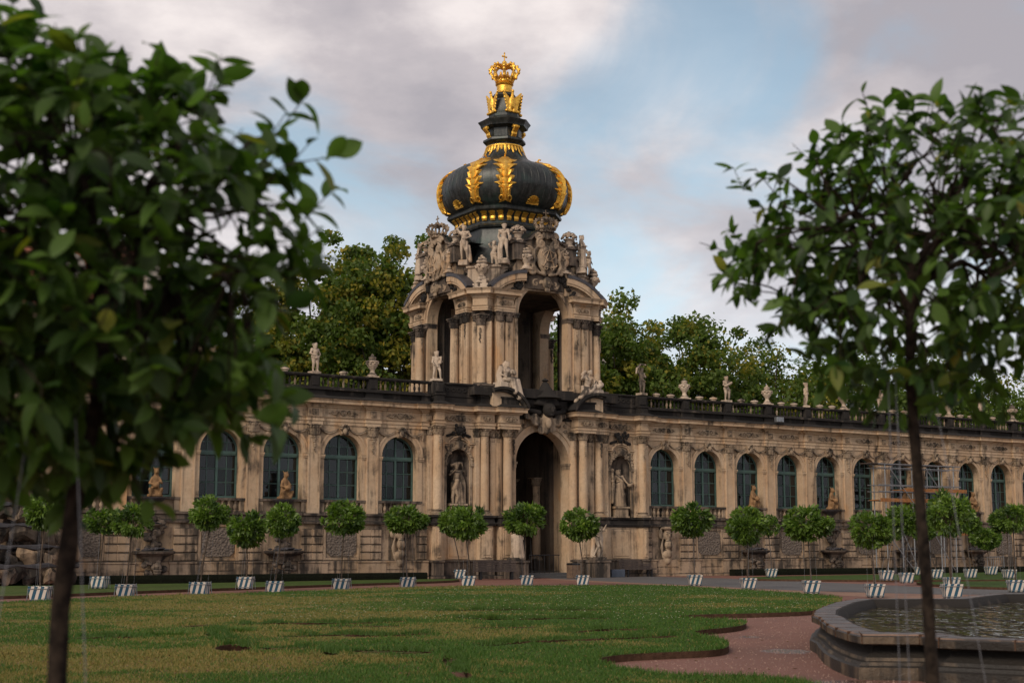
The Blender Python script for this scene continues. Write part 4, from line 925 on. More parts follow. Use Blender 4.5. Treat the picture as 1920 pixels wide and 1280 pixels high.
        column(P, q * 2.42, YL - .40, 3.245, 'low', 3.83); column(P, q * 3.67, YL - .12, 3.245, 'low', 3.83); column(P, q * 6.55, YL - .25, 3.245, 'low', 3.83)
        column(P, q * 1.96, YL - .05, 3.245, 'low', 3.83)
        for x in (2.8, 3.15, 4.12, 6.25, 6.9):
            o = MB().box(-.17, .17, YL - .14, YL, 3.25, 7.3).bbox(-.12, .12, YL - .16, YL - .141, 3.5, 7.1).mesh('pilaster', 'stone'); pl = put(o, 'pilaster', P, (q * x, 0, 0)); put(COLM['low'][2], 'capital', pl, (0, YL + .02, 7.3), 0, (.72, .8, .98))
    # carved spandrels
    mb = MB()
    for q in (-1, 1):
        for k in range(46):
            a = random.uniform(.35, 1.15); r = hw + .5 + random.uniform(0, .55) * (.3 + sin(2 * a)); x = q * r * cos(a); z = zs + r * sin(a)
            if abs(x) < 2.15 and z < 8.45: mb.ball((x, YL - .03, z), (random.uniform(.05, .12), .07, random.uniform(.04, .1)), 6, 4)
    put(mb.mesh('spandrel_carving', 'stone_carved'), 'spandrel_carving', P, kind='stuff')
    # segmental half pediments sweeping down to the middle
    for q in (-1, 1):
        mb = MB(); cx = q * 3.05; cz = 8.13; a0, a1 = pi / 2 - .32, pi - .47
        if q < 0: a0, a1 = pi - a1, pi - a0
        for (r0, r1, y0, y1) in ((1.70, 1.84, YL - 1.12, YL - .2), (1.58, 1.699, YL - .98, YL - .2)): mb.ring(cx, cz, r0, r1, a0, a1, y0, y1, 16)
        put(mb.mesh('half_pediment', 'stone_black'), 'half_pediment', P)
        arc = [(cx + 1.58 * cos(a0 + (a1 - a0) * i / 14), cz + 1.58 * sin(a0 + (a1 - a0) * i / 14)) for i in range(15)]
        arc = [p for p in arc if p[1] > 8.93]; pts = arc + [(arc[-1][0], 8.921), (arc[0][0], 8.921)]
        put(MB().prism(pts, YL - .74, YL - .2).mesh('pediment_field', 'stone'), 'pediment_field', P)
    # parapet across the arch with pointed cap
    mb = MB(); mb.box(-1.9, 1.9, YL - .1, YL + .3, 8.4, 9.95); mb.bbox(-2.1, 2.1, YL - .2, YL + .35, 9.95, 10.06); put(mb.mesh('gate_parapet', 'stone_black'), 'gate_parapet', P)
    mb = MB(); mb.lathe([(.9, 9.55), (.8, 9.62), (.62, 9.72), (.5, 9.9), (.3, 10.15), (.16, 10.4), (.1, 10.45), (.2, 10.52), (.12, 10.6), (.02, 10.66)], 12, 0, YL - .35); put(smooth_by_angle(mb.mesh('parapet_finial', 'stone_black')), 'parapet_finial', P)
    # great cartouche: helmeted head, shells, drapery
    mb = MB(); rr = random.Random(5)
    mb.ball((0, YL - .75, 8.9), (.36, .36, .42), 12, 8); mb.ball((0, YL - 1.1, 8.82), (.06, .1, .12), 7, 5); mb.ball((0, YL - 1.02, 8.6), (.12, .08, .06), 7, 5)
    for q in (-1, 1): mb.ball((q * .15, YL - 1.04, 8.98), (.1, .08, .05), 7, 5)
    for k in range(11): a = pi * k / 10; caps(mb, (.25 * cos(a), YL - .7, 9.2), (.62 * cos(a), YL - .55, 9.25 + .42 * sin(a)), .09, .13, 8)
    for q in (-1, 1):
        caps(mb, (q * .3, YL - .5, 9.3), (q * 1.15, YL - .3, 9.25), .16, .10); caps(mb, (q * .9, YL - .3, 9.3), (q * 1.6, YL - .3, 9.55), .12, .1); caps(mb, (q * .5, YL - .5, 8.75), (q * 1.25, YL - .35, 8.9), .16, .12)
        for k in range(7): caps(mb, (q * (.3 + .16 * k), YL - .4, 9.4), (q * (.42 + .17 * k), YL - .3, 9.05 + .05 * (k % 2)), .09, .07, 7)
    m = remesh(mb, .045, 'great_cartouche_top', 'stone_black', 1); put(m, 'cartouche_head', P)
    mb = MB()
    caps(mb, (0, YL - .45, 8.5), (0, YL - .5, 7.75), .34, .16); mb.ball((0, YL - .72, 8.2), (.2, .14, .3), 9, 6)
    for q in (-1, 1):
        for pts, r in ((volute_pts(q * .62, 8.35, .33, 1.3, pi / 2, -q, YL - .45), .12), (volute_pts(q * .35, 7.85, .2, 1.2, 0, q, YL - .45), .09), (volute_pts(q * 1.1, 8.6, .22, 1.2, 0, q, YL - .3), .08)):
            for i in range(len(pts) - 1): caps(mb, pts[i], pts[i + 1], r, r, 7)
        for k in range(5): caps(mb, (q * (.2 + .12 * k), YL - .5, 8.45), (q * (.15 + .14 * k), YL - .42, 7.9 + .1 * k), .08, .05, 7)
    m = remesh(mb, .045, 'great_cartouche', 'stone_carved', 1); put(m, 'gate_cartouche', P)
    # passage: side walls, back wall with light slot, ceiling and floor steps
    mb = MB(); 
    for q in (-1, 1):
        a, b = sorted((q * 1.95, q * 4.3)); mb.box(a, b, YL + 2.2, 3.9, 0, 9.2)
        a, b = sorted((q * 4.3, q * 6.72)); mb.box(a, b, YL + .75, 3.9, 0, 9.2)
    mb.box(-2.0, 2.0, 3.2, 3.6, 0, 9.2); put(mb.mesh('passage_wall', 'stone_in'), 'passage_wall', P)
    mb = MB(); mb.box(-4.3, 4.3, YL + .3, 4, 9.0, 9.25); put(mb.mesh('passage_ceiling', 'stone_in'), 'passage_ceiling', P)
    for x, y in ((1.5, 1.6), (.6, 2.8), (-1.5, 1.6), (-.6, 2.8), (1.75, -.6), (-1.75, -.6)):
        column(P, x, y, .9, 'low', 3.83)
        put(MB().box(-.35, .35, -.35, .35, 0, .9).bbox(-.3, .3, -.38, -.351, .1, .8).mesh('passage_pedestal', 'stone_in'), 'passage_pedestal', P, (x, y, 0))
    mb = MB(); mb.box(-2.4, 2.4, YL - 1.1, YL + 1.2, .012, .13); mb.box(-2.2, 2.2, YL - .6, YL + 1.2, .131, .26); put(mb.mesh('doorstep', 'asphalt'), 'doorstep', P)
lower()

# ---- upper storey, four alike faces and four alike corners
H2 = 4.0
def upper():
    P = TWR; y = -H2; hw = 1.62; zs = 14.1; ZF = 9.95
    F = {}
    mb = MB(); arch_wall(mb, -2.95, 2.95, ZF, 15.9, 0, hw, zs, ZF, y, y + .55, 24)
    mb.add([(-2.95, y + .55, ZF), (-2.95, y + .55, 15.9), (-hw, y + .55, 15.9), (-hw, y + .55, ZF)], [(0, 1, 2, 3)]); mb.add([(2.95, y + .55, ZF), (2.95, y + .55, 15.9), (hw, y + .55, 15.9), (hw, y + .55, ZF)], [(0, 1, 2, 3)])
    mb.add([(hw * cos(pi * i / 16), y + .55, zs + hw * sin(pi * i / 16)) for i in range(17)] + [(-hw, y + .55, 15.9), (hw, y + .55, 15.9)], [tuple(range(19))])
    F['arch_wall'] = (mb.mesh('belvedere_wall', 'stone'),)
    mb = MB(); mb.ring(0, zs, hw + .002, hw + .30, 0, pi, y - .12, y + .01, 26); mb.ring(0, zs, hw + .2, hw + .34, 0, pi, y - .18, y - .121, 26)
    for q in (-1, 1): a, b = sorted((q * (hw + .002), q * (hw + .2))); mb.box(a, b, y - .07, y, ZF + .3, zs - .25)
    F['archivolt'] = (mb.mesh('archivolt', 'stone'),)
    imps = []
    for q in (-1, 1): a, b = sorted((q * (hw - .06), q * (hw + .34))); imps.append(MB().box(a, b, y - .2, y + .5, zs - .1, zs - .002).box(a + .03, b - .03, y - .15, y + .48, zs - .25, zs - .099).mesh('impost', 'stone_brown'))
    pil = MB().box(-.21, .21, y - .12, y, 10.2, 13.55).bbox(-.14, .14, y - .14, y - .121, 10.5, 13.4).box(-.25, .25, y - .17, y, 9.95, 10.2).mesh('pilaster', 'stone')
    # entablature pieces: from arch edge to corner
    ent = []
    for q in (-1, 1):
        pts = [(q * 1.96, y), (q * 1.98, y - .2), (q * 3.02, y - .2), (q * 3.02, y + .1)] if q > 0 else [(-3.02, y + .1), (-3.02, y - .2), (-1.98, y - .2), (-1.96, y)]
        ent.append((MB().sweep(pts, [(0, 14.1), (.03, 14.1), (.03, 14.2), (.06, 14.21), (.06, 14.3), (.11, 14.36), (.01, 14.365), (.01, 14.76), (.06, 14.78), (.06, 14.88), (0, 14.88)]).mesh('architrave', 'stone'),
                    MB().sweep(pts, [(0, 14.88), (.1, 14.88), (.14, 14.95), (.36, 14.97), (.36, 15.12), (.46, 15.26), (0, 15.30)]).mesh('cornice', 'stone')))
    dent = MB()
    for k in range(11): dent.box(2.02 + k * .1, 2.07 + k * .1, y - .30, y - .2, 14.80, 14.875); dent.box(-2.07 - k * .1, -2.02 - k * .1, y - .30, y - .2, 14.80, 14.875)
    dent = dent.mesh('dentils', 'stone_carved')
    hp = []
    for q in (-1, 1):
        cx = q * 1.25; mb = MB(); r = 3.2; cz = 13.08; a0, a1 = (pi / 2 - .80, pi / 2 - .03)
        if q < 0: a0, a1 = pi / 2 + .03, pi / 2 + .80
        mb.ring(cx, cz, r - .02, r + .16, a0, a1, y - .58, y - .0, 14); lead = mb.mesh('pediment_flashing', 'slate')
        mb = MB(); mb.ring(cx, cz, r - .30, r - .021, a0, a1, y - .54, y - .0, 14); mb.ring(cx, cz, r - .42, r - .301, a0, a1, y - .5, y - .0, 14); half = mb.mesh('half_pediment', 'stone')
        n = 12; pts = [(cx + (r - .42) * cos(a0 + (a1 - a0) * i / n), cz + (r - .42) * sin(a0 + (a1 - a0) * i / n)) for i in range(n + 1)]
        pts = [p for p in pts if p[1] > 15.31]
        pts = pts + [(pts[-1][0], 15.3), (pts[0][0], 15.3)]
        field = MB().prism(pts, y - .24, y).mesh('pediment_field', 'stone')
        dm = MB()
        for i in range(15): a = a0 + (a1 - a0) * (i + .5) / 15; dm.ball((cx + (r - .47) * cos(a), y - .36, cz + (r - .47) * sin(a)), .04, 5, 3)
        hp.append((lead, half, field, dm.mesh('dentils', 'stone_carved')))
    # gable slab behind the arms
    g = MB(); out = [(-2.0, 15.4), (2.0, 15.4), (1.95, 16.6), (1.75, 17.0), (1.75, 17.95), (2.05, 17.95), (2.05, 18.15), (1.35, 18.15), (.95, 18.25), (.55, 18.65), (-.55, 18.65), (-.95, 18.25), (-1.35, 18.15), (-2.05, 18.15), (-2.05, 17.95), (-1.75, 17.95), (-1.75, 17.0), (-1.95, 16.6)]
    g.prism(out, y - .18, y + .5); gable = g.mesh('gable', 'stone_carved')
    g = MB()
    for q in (-1, 1): g.tube([(q * 2.15, y - .25, 18.12), (q * 1.4, y - .25, 18.12), (q * .95, y - .28, 18.25), (q * .6, y - .3, 18.6), (q * .3, y - .3, 18.72)], .1, 6); g.bbox(*sorted((q * 1.35, q * 2.0)), y - .42, y + .4, 17.0, 17.9); g.bbox(*sorted((q * 1.3, q * 2.1)), y - .5, y + .4, 17.901, 18.02)
    gmold = g.mesh('gable_moulding', 'stone_brown')  # dark brown tone paints in the shadow on the side blocks
    roofm = MB().prism([(-2.1, 18.17), (2.1, 18.17), (1.4, 18.2), (.9, 18.4), (.5, 18.8), (-.5, 18.8), (-.9, 18.4), (-1.4, 18.2)], y - .1, y + 1.4).mesh('gable_roof', 'copper')
    # coat of arms
    mb = MB(); mb.ball((0, y - .5, 17.15), (.66, .22, .82), 16, 10)
    for q in (-1, 1):
        for pts, r in ((volute_pts(q * .42, 18.0, .3, 1.5, pi / 2, -q, y - .55), .085), (volute_pts(q * 1.15, 17.45, .33, 1.4, pi / 2, q, y - .45), .09), (volute_pts(q * .95, 16.5, .25, 1.3, 0, q, y - .45), .08), (volute_pts(q * .5, 18.45, .26, 1.3, 0, q, y - .45), .085)):
            for i in range(len(pts) - 1): caps(mb, pts[i], pts[i + 1], r, r, 7)
        edge = [(q * .70, y - .5, 17.75), (q * .85, y - .5, 17.45), (q * .76, y - .5, 17.1), (q * .9, y - .48, 16.8), (q * .6, y - .5, 16.4), (q * .15, y - .5, 16.3)]
        for i in range(5): caps(mb, edge[i], edge[i + 1], .1, .1, 8)
        for k in range(7): caps(mb, (q * (.95 + .05 * k), y - .4, 17.2 - .12 * k), (q * (1.2 + .03 * k), y - .42, 17.05 - .15 * k), .09, .06, 7)
    for k in range(7): a = pi * (k + .5) / 7; caps(mb, (0, y - .5, 18.3), (.3 * cos(a), y - .5, 18.4 + .32 * sin(a)), .06, .07, 7)
    arms = remesh(mb, .04, 'coat_of_arms', 'stone_carved', 1)
    # the intertwined cipher on the shield
    mb = MB(); Z = 17.15; Y = y - .74
    def cur(f, n=24, r=.028): mb.tube([f(i / n) for i in range(n + 1)], r, 5)
    for q in (-1, 1):
        cur(lambda t: (q * (.34 - .34 * t), Y + .06 * (1 - t), Z - .42 + .95 * t)); cur(lambda t: (q * (.1 + .26 * sin(pi * t)), Y + .02, Z + .45 - .5 * t)); cur(lambda t: (q * (.1 + .3 * t), Y + .08 * t, Z - .02 - .42 * t))
        cur(lambda t: (q * (.38 + .1 * cos(6.3 * t)), Y + .1, Z + .25 + .13 * sin(6.3 * t))); cur(lambda t: (q * (.2 + .1 * cos(6.3 * t)), Y + .04, Z - .5 + .1 * sin(6.3 * t)))
    cur(lambda t: (-.24 + .48 * t, Y - .01, Z - .12)); cur(lambda t: (.5 * cos(pi * t), Y + .03, Z - .3 - .18 * sin(pi * t)))
    cipher = mb.mesh('cipher', 'stone')
    # shaggy mask and festoons at the arch crown
    mb = MB(); mb.ball((0, y - .45, 15.85), (.27, .24, .36), 12, 8); mb.ball((0, y - .70, 15.82), (.05, .08, .1), 6, 4); mb.ball((0, y - .64, 15.62), (.1, .05, .04), 6, 4); mb.ball((0, y - .5, 15.45), (.18, .12, .14), 8, 5)
    for q in (-1, 1):
        mb.ball((q * .11, y - .66, 15.96), (.08, .05, .03), 6, 4)
        for k in range(8): a = .5 + k * .28; caps(mb, (q * .2, y - .4, 15.85), (q * (.3 + .12 * cos(a)), y - .38, 15.75 + .35 * sin(a) - .1), .06, .05, 6)
        pts = volute_pts(q * .62, 15.82, .26, 1.3, 0, -q, y - .3)
        for i in range(len(pts) - 1): caps(mb, pts[i], pts[i + 1], .07, .07, 7)
    mask = remesh(mb, .035, 'keystone_mask', 'stone_carved', 1)
    mb = MB(); rr = random.Random(3)
    for q in (-1, 1):
        for k in range(34):
            t = rr.random(); a = 1.15 - .75 * t; r = hw + .55 + rr.uniform(-.15, .18); mb.ball((q * r * cos(a), y - .28, zs + .05 + r * sin(a) * 1.06), (rr.uniform(.07, .16), .14, rr.uniform(.07, .15)), 6, 4)
    fest = mb.mesh('carved_festoon', 'stone_black')
    crown = crown_mesh('stone_carved')
    for k in range(4):
        rz = k * pi / 2; e = bpy.data.objects.new('belvedere_side', None); COL.objects.link(e); e.parent = P; e.rotation_euler = (0, 0, rz)
        if k == 3: e['label'] = 'left side of the belvedere storey'
        def pp(me, nm, loc=(0, 0, 0), sc=None): return put(me, nm, e, loc, 0, sc)
        for nm, (me,) in F.items(): pp(me, nm)
        for im in imps: pp(im, 'impost')
        for q in (-1, 1):
            for x in (2.21, 2.74): pp(pil, 'pilaster', (q * x, 0, 0)); pp(COLM['up'][2], 'capital', (q * x, y - .05, 13.55), (.85, .75, 1)); pp(SH['drop'], 'flower_drop', (q * x, y - .14, 13.4), (.8, 1, 1))
        for a, b in ent: pp(a, 'architrave'); pp(b, 'cornice')
        pp(dent, 'dentils')['kind'] = 'stuff'
        for q in (-1, 1): pp(SH['frieze_orn'], 'frieze_ornament', (q * 2.5, y - .22, 14.56), (.55, 1, .9))
        for a, b, c, d in hp: pp(a, 'pediment_flashing'); pp(b, 'half_pediment'); pp(c, 'pediment_field'); pp(d, 'dentils')
        pp(gable, 'gable'); pp(gmold, 'gable_moulding'); pp(roofm, 'gable_roof'); pp(arms, 'coat_of_arms'); pp(cipher, 'cipher'); pp(mask, 'keystone_mask'); pp(fest, 'carved_festoon')['kind'] = 'stuff'
        pp(crown, 'stone_crown', (0, y - .38, 18.66), (.88, .7, .88))
    # corners
    d = Vector((-1, -1)) / math.sqrt(2); qv = Vector((1, -1)) / math.sqrt(2)
    def dp(r, s): v = d * r + qv * s; return (v.x, v.y)
    body = [(-H2, -2.9), (-3.62, -2.9), dp(4.7, -.5), dp(5.02, -.5), dp(5.02, .5), dp(4.7, .5), (-2.9, -3.62), (-2.9, -H2)]
    cm = MB().sweep(body, [(0, 9.9), (0, 15.4)]).mesh('corner_pier', 'stone')
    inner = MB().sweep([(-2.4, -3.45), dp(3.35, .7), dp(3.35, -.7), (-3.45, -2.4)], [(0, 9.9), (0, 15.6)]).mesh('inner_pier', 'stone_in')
    ent_p = [(-H2 + .02, -2.9), (-3.62, -2.92), dp(4.72, -.62), dp(5.5, -.40), dp(5.5, .40), dp(4.72, .62), (-2.92, -3.62), (-2.9, -H2 + .02)]
    ce = MB().sweep(ent_p, [(-.6, 14.1), (.03, 14.1), (.03, 14.2), (.06, 14.21), (.06, 14.3), (.11, 14.36), (.01, 14.365), (.01, 14.76), (.06, 14.78), (.06, 14.88), (-.6, 14.88)]).mesh('architrave', 'stone')
    cc = MB().sweep(ent_p, [(-.6, 14.88), (.1, 14.88), (.14, 14.95), (.34, 14.97), (.34, 15.12), (.44, 15.26), (-.6, 15.30)]).mesh('cornice', 'stone')
    ped = MB().sweep([dp(4.9, -.44), dp(5.6, -.44), dp(5.6, .44), dp(4.9, .44)], [(-.1, 9.6), (.06, 9.6), (.06, 9.95), (0, 10.0), (-.1, 10.22)]).mesh('pier_base', 'stone_black')
    at = [(-3.75, -2.1), (-3.75, -2.75), dp(4.55, -.85), dp(4.75, -.85), dp(4.85, -.3), dp(4.85, .3), dp(4.75, .85), dp(4.55, .85), (-2.75, -3.75), (-2.1, -3.75)]
    ca = MB().sweep(at, [(-.4, 15.28), (.12, 15.28), (.12, 15.45), (.03, 15.5), (.03, 16.5), (.12, 16.55), (.12, 16.68), (-.5, 16.72)]).mesh('attic_parapet', 'stone_pale')
    orn = MB()
    for s in (-1.55, -.95, .95, 1.55):
        b = dp(4.78 if abs(s) < 1.2 else 4.3, s); orn.ring(0, 0, .1, .17, 0, 2 * pi, -.03, .03, 10)
        st = len(orn.v) - 11 * 4; orn.xform(Matrix.Translation((b[0], b[1], 15.9)) @ Matrix.Rotation(-pi / 4, 4, 'Z'), st)
    orn = orn.mesh('parapet_tracery', 'stone_carved')
    pds = []
    for s_ in (-1.12, 1.12): b = dp(4.72, s_); pds.append((MB().bbox(-.26, .26, -.26, .26, 0, .21, .02).mesh('statue_pedestal', 'stone_pale'), (b[0], b[1], 16.70)))
    b = dp(5.15, 0); pds.append((MB().box(-.42, .42, -.36, .36, 0, .28).box(-.32, .32, -.28, .28, .279, .5).mesh('urn_pedestal', 'stone_pale'), (b[0], b[1], 15.28)))
    pil2 = MB().box(-.17, .17, -.1, 0, 9.95, 13.55).bbox(-.11, .11, -.12, -.101, 10.3, 13.4).mesh('pilaster', 'stone')
    for k in range(4):
        e = bpy.data.objects.new('belvedere_corner', None); COL.objects.link(e); e.parent = P; e.rotation_euler = (0, 0, k * pi / 2)
        put(cm, 'corner_pier', e); put(inner, 'inner_pier', e); put(ce, 'architrave', e); put(cc, 'cornice', e); put(ped, 'pier_base', e); put(ca, 'attic_parapet', e); put(orn, 'parapet_tracery', e); [put(m_, m_.name.split('.')[0], e, l_, -pi / 4) for m_, l_ in pds]
        x, yy = dp(5.28, 0); column_flat(e, x, yy)
        for (s, r) in ((-.36, 5.02), (.36, 5.02)): b = dp(r, s); put(pil2, 'pilaster', e, (b[0], b[1], 0), -pi / 4); put(COLM['up'][2], 'capital', e, (b[0], b[1], 13.55), -pi / 4, (.6, .6, 1))
        for b, rz in (((-3.62, -3.05), -pi / 2), ((-3.05, -3.62), 0)): put(COLM['up'][2], 'capital', e, (b[0], b[1], 13.55), rz, (.6, .6, 1))
    # extra columns flanking the side arches
    for q in (-1, 1):
        column(P, -H2 - .38, q * 1.95 if q > 0 else -1.98, 9.95, 'up', 3.07); column(P, H2 + .38, q * 1.98, 9.95, 'up', 3.07)
    mb = MB(); mb.box(-4.6, 4.6, -4.6, 4.6, 9.5, 9.94); put(mb.mesh('belvedere_floor', 'stone_black'), 'belvedere_floor', P)
    mb = MB(); mb.lathe([(4.4, 15.5), (4.4, 16.3), (3.5, 16.9)], 32, a0=pi / 32)
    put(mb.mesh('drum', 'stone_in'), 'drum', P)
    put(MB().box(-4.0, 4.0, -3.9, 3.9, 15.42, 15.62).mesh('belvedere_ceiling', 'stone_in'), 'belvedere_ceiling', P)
    # inner niche wall seen through the front arch
    for k in (1, 2):
        e = bpy.data.objects.new('inner_niche', None); COL.objects.link(e); e.parent = P; e.rotation_euler = (0, 0, k * pi / 2 + pi / 4 + pi / 2 * 1)
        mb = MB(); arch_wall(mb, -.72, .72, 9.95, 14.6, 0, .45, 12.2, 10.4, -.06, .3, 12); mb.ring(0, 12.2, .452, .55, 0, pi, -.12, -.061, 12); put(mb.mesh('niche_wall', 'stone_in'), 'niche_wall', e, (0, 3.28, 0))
    put(MB().box(-.12, .12, -.03, 0, 0, .36).mesh('wall_plaque', 'plaque'), 'wall_plaque', P, (-4.02, -2.35, 10.25), -pi / 2)
def crown_mesh(mat):
    """open crown: circlet, eight pearled arches, orb and cross; unit about .6 half width"""
    mb = MB(); mb.lathe([(.46, 0), (.50, .03), (.46, .07), (.48, .16), (.54, .19), (.5, .23)], 20)
    for k in range(8):
        a = 2 * pi * k / 8; ca, sa = cos(a), sin(a)
        prof = [(.50, .18), (.62, .30), (.76, .48), (.78, .62), (.68, .76), (.48, .84), (.28, .80), (.12, .72)]
        mb.tube([(r * ca, r * sa, z) for r, z in prof], .075, 5)
        for r, z in prof[1:7]: mb.ball((r * 1.07 * ca, r * 1.07 * sa, z + .03), .082, 6, 4)
        mb.ball((.66 * ca, .66 * sa, .26), .085, 6, 4)
        b = a + pi / 8; mb.ball((.50 * cos(b), .50 * sin(b), .34), (.07, .07, .12), 6, 4); mb.ball((.52 * cos(b), .52 * sin(b), .1), .05, 6, 4)
        for s in (-.16, 0, .16): mb.ball((.51 * cos(b + s), .51 * sin(b + s), .26), .05, 5, 4)
    mb.lathe([(.1, .66), (.16, .74), (.06, .8)], 10); mb.ball((0, 0, .93), .155, 12, 8); mb.tube([(0, 0, 1.05), (0, 0, 1.40)], .035, 6); mb.tube([(-.14, 0, 1.27), (.14, 0, 1.27)], .035, 6)
    for p in ((0, 0, 1.43), (-.15, 0, 1.27), (.15, 0, 1.27)): mb.ball(p, .05, 6, 4)
    return smooth_by_angle(mb.mesh('crown', mat), 60)
def column_flat(e, x, y):
    s, b, c = COLM['up']; put(s, 'column', e, (x, y, 10.22)); put(b, 'column_base', e, (x, y, 9.95)); put(c, 'capital', e, (x, y, 10.22 + 3.07)).scale = (1, 1, 1.1); put(SH['drop'], 'flower_drop', e, (x - .17, y - .17, 13.1), -pi / 4, (.9, .8, 1))
upper()

# ---- dome
def dome():
    P = bpy.data.objects.new('dome', None); COL.objects.link(P); P.parent = TWR
    TV = R_(30.5); VA = []
    for k in range(4): VA += [k * pi / 2 - TV - pi / 2, k * pi / 2 + TV - pi / 2]
    def octo(a, reg=False):
        """radius factor of an octagon with unit vertex radius"""
        a = (a + pi / 2) % (pi / 2)                      # 0 = main face
        if a > pi / 4: a = pi / 2 - a
        t = R_(22.5) if reg else TV
        return cos(t) / cos(a) if a <= t else cos(pi / 4 - t) / cos(pi / 4 - a)
    def shell(prof, n, blend, reg=False, name='x', mat='copper', sm=35, par=P):
        vs = []; fs = []; ang = sorted(set([2 * pi * k / n for k in range(n)]))
        for (r, z) in prof:
            bl = blend(z) if callable(blend) else blend
            for a in ang: rr = r * (1 - bl + bl * octo(a, reg)); vs.append((rr * cos(a), rr * sin(a), z))
        m = len(ang)
        for i in range(len(prof) - 1):
            for k in range(m): fs.append((i * m + k, i * m + (k + 1) % m, (i + 1) * m + (k + 1) % m, (i + 1) * m + k))
        return put(smooth_by_angle(MB().add(vs, fs).mesh(name, mat), sm), name, par)
    neck = [(4.5, 16.3), (4.3, 16.55), (3.75, 17.0), (3.3, 17.6), (2.98, 18.2), (2.8, 18.8), (2.78, 19.2)]
    shell(neck, 144, 1, name='dome_skirt')
    shell([(2.78, 19.2), (2.95, 19.24), (3.0, 19.34), (2.92, 19.44), (2.78, 19.5), (2.78, 19.62), (2.9, 19.9), (3.12, 20.12), (3.2, 20.16), (3.3, 20.2), (3.33, 20.3), (3.28, 20.38), (3.2, 20.44)], 144, 1, name='dome_rim')
    bulb = [(3.2, 20.44), (3.38, 20.6), (3.58, 20.9), (3.70, 21.3), (3.74, 21.75), (3.69, 22.2), (3.50, 22.6), (3.14, 22.95), (2.66, 23.18), (2.2, 23.33), (1.75, 23.5), (1.42, 23.72), (1.2, 24.0), (1.08, 24.3), (1.02, 24.5)]
    bz = [z for r, z in bulb]; br = [r for r, z in bulb]
    zs_ = np.interp(np.linspace(0, 1, 44), np.linspace(0, 1, len(bz)), bz); rs_ = np.interp(zs_, bz, br)
    for _ in range(2): rs_[1:-1] = (rs_[:-2] + 2 * rs_[1:-1] + rs_[2:]) / 4
    bb = lambda z: max(0, min(1, 1 - (z - 20.44) / 1.3)) * .62 + .38
    shell(list(zip(rs_, zs_)), 144, bb, name='dome_bulb', sm=25)
    def rad(a, z): return float(np.interp(z, zs_, rs_)) * (1 - bb(z) + bb(z) * octo(a))
    # standing seams
    mb = MB()
    for k in range(48):
        a = 2 * pi * k / 48 + .03
        mb.tube([((rad(a, z) + .005) * cos(a), (rad(a, z) + .005) * sin(a), z) for z in np.linspace(20.5, 23.3, 14)], .010, 4)
    put(mb.mesh('seams', 'copper'), 'seams', P, kind='stuff')
    # gilded acanthus leaves over the eight ridges
    def leaf(a):
        ns, nt = 90, 12; vs = []; fs = []
        for i in range(ns + 1):
            s = i / ns; z = 23.28 - s * 2.72
            env = np.interp(s, [0, .06, .16, .3, .45, .6, .72, .82, .9, 1], [.08, .42, .84, .80, .54, .60, .68, .34, .22, .42])
            fr = (s * 7.2) % 1; lob = (.42 + .58 * (1 - fr) ** .7 * min(1, fr * 9)) if s < .80 else 1
            w = env * lob
            for j in range(nt + 1):
                t = -1 + 2 * j / nt; r0 = rad(a, z); aa = a + t * w / r0
                zz = z + .22 * (abs(t) ** 1.4) * (1 if s < .85 else -.6); zz = max(20.5, min(23.45, zz))
                rr = rad(aa, zz) + .05 + .10 * (1 - abs(t)) ** .8 + .05 * cos(t * 10) + (.10 if s < .05 else 0)
                vs.append((rr * cos(aa), rr * sin(aa), zz))
        for i in range(ns):
            for j in range(nt): o = i * (nt + 1) + j; fs.append((o, o + 1, o + nt + 2, o + nt + 1))
        mb = MB().add(vs, fs)
        for q in (-1, 1):   # curls at the foot and tip
            pts = []
            for i in range(12):
                t = i / 11; r = .16 * (1 - .6 * t); th = -pi / 2 + q * t * 5; u = q * .20 + r * cos(th) * 1.0; z = 20.72 + r * sin(th); aa = a + u / rad(a, z); R = rad(aa, z) + .1
                pts.append((R * cos(aa), R * sin(aa), z))
            mb.tube(pts, .045, 5)
        z = 23.38; R = rad(a, z) + .06; mb.tube([(R * cos(a), R * sin(a), z), ((R + .12) * cos(a), (R + .12) * sin(a), z + .16), ((R + .22) * cos(a), (R + .22) * sin(a), z + .1)], .05, 5)
        return smooth_by_angle(mb.mesh('gilded_leaf', 'gold'), 50)
    for a in VA: put(leaf(a), 'gilded_leaf', P)
    # fans low on the main faces
    for k in range(4):
        a = k * pi / 2 - pi / 2; mb = MB()
        for i in range(9):
            th = pi * (i + .5) / 9; 
            def q3(l): z = 20.58 + l * sin(th) * .42; u = l * cos(th) * .40; aa = a + u / 3.3; R = rad(aa, z) + .035; return (R * cos(aa), R * sin(aa), z)
            mb.tube([q3(.1), q3(.55), q3(1)], lambda t: .025 + .05 * t, 5)
        z = 20.58; mb.tube([((rad(a + u, z) + .04) * cos(a + u), (rad(a + u, z) + .04) * sin(a + u), z) for u in (-.13, -.06, 0, .06, .13)], .04, 5)
        put(mb.mesh('gilded_fan', 'gold'), 'gilded_fan', P)
    # bracket leaves below the rim
    mb = MB(); prof = [(.0, .0), (.05, .12), (.03, .25), (.14, .38), (.26, .46), (.22, .52)]; vs = []
    for (o, z) in prof:
        for t in (-1, -.4, .4, 1): vs.append((t * (.13 + .06 * z / .5), -o - .06 * (1 - abs(t)), z))
    mb.add(vs, [(i * 4 + j, i * 4 + j + 1, i * 4 + j + 5, i * 4 + j + 4) for i in range(5) for j in range(3)]); mb.tube([(-.16, -.12, .47), (0, -.2, .5), (.16, -.12, .47)], .05, 5)
    bk = mb.mesh('gilded_bracket', 'gold')
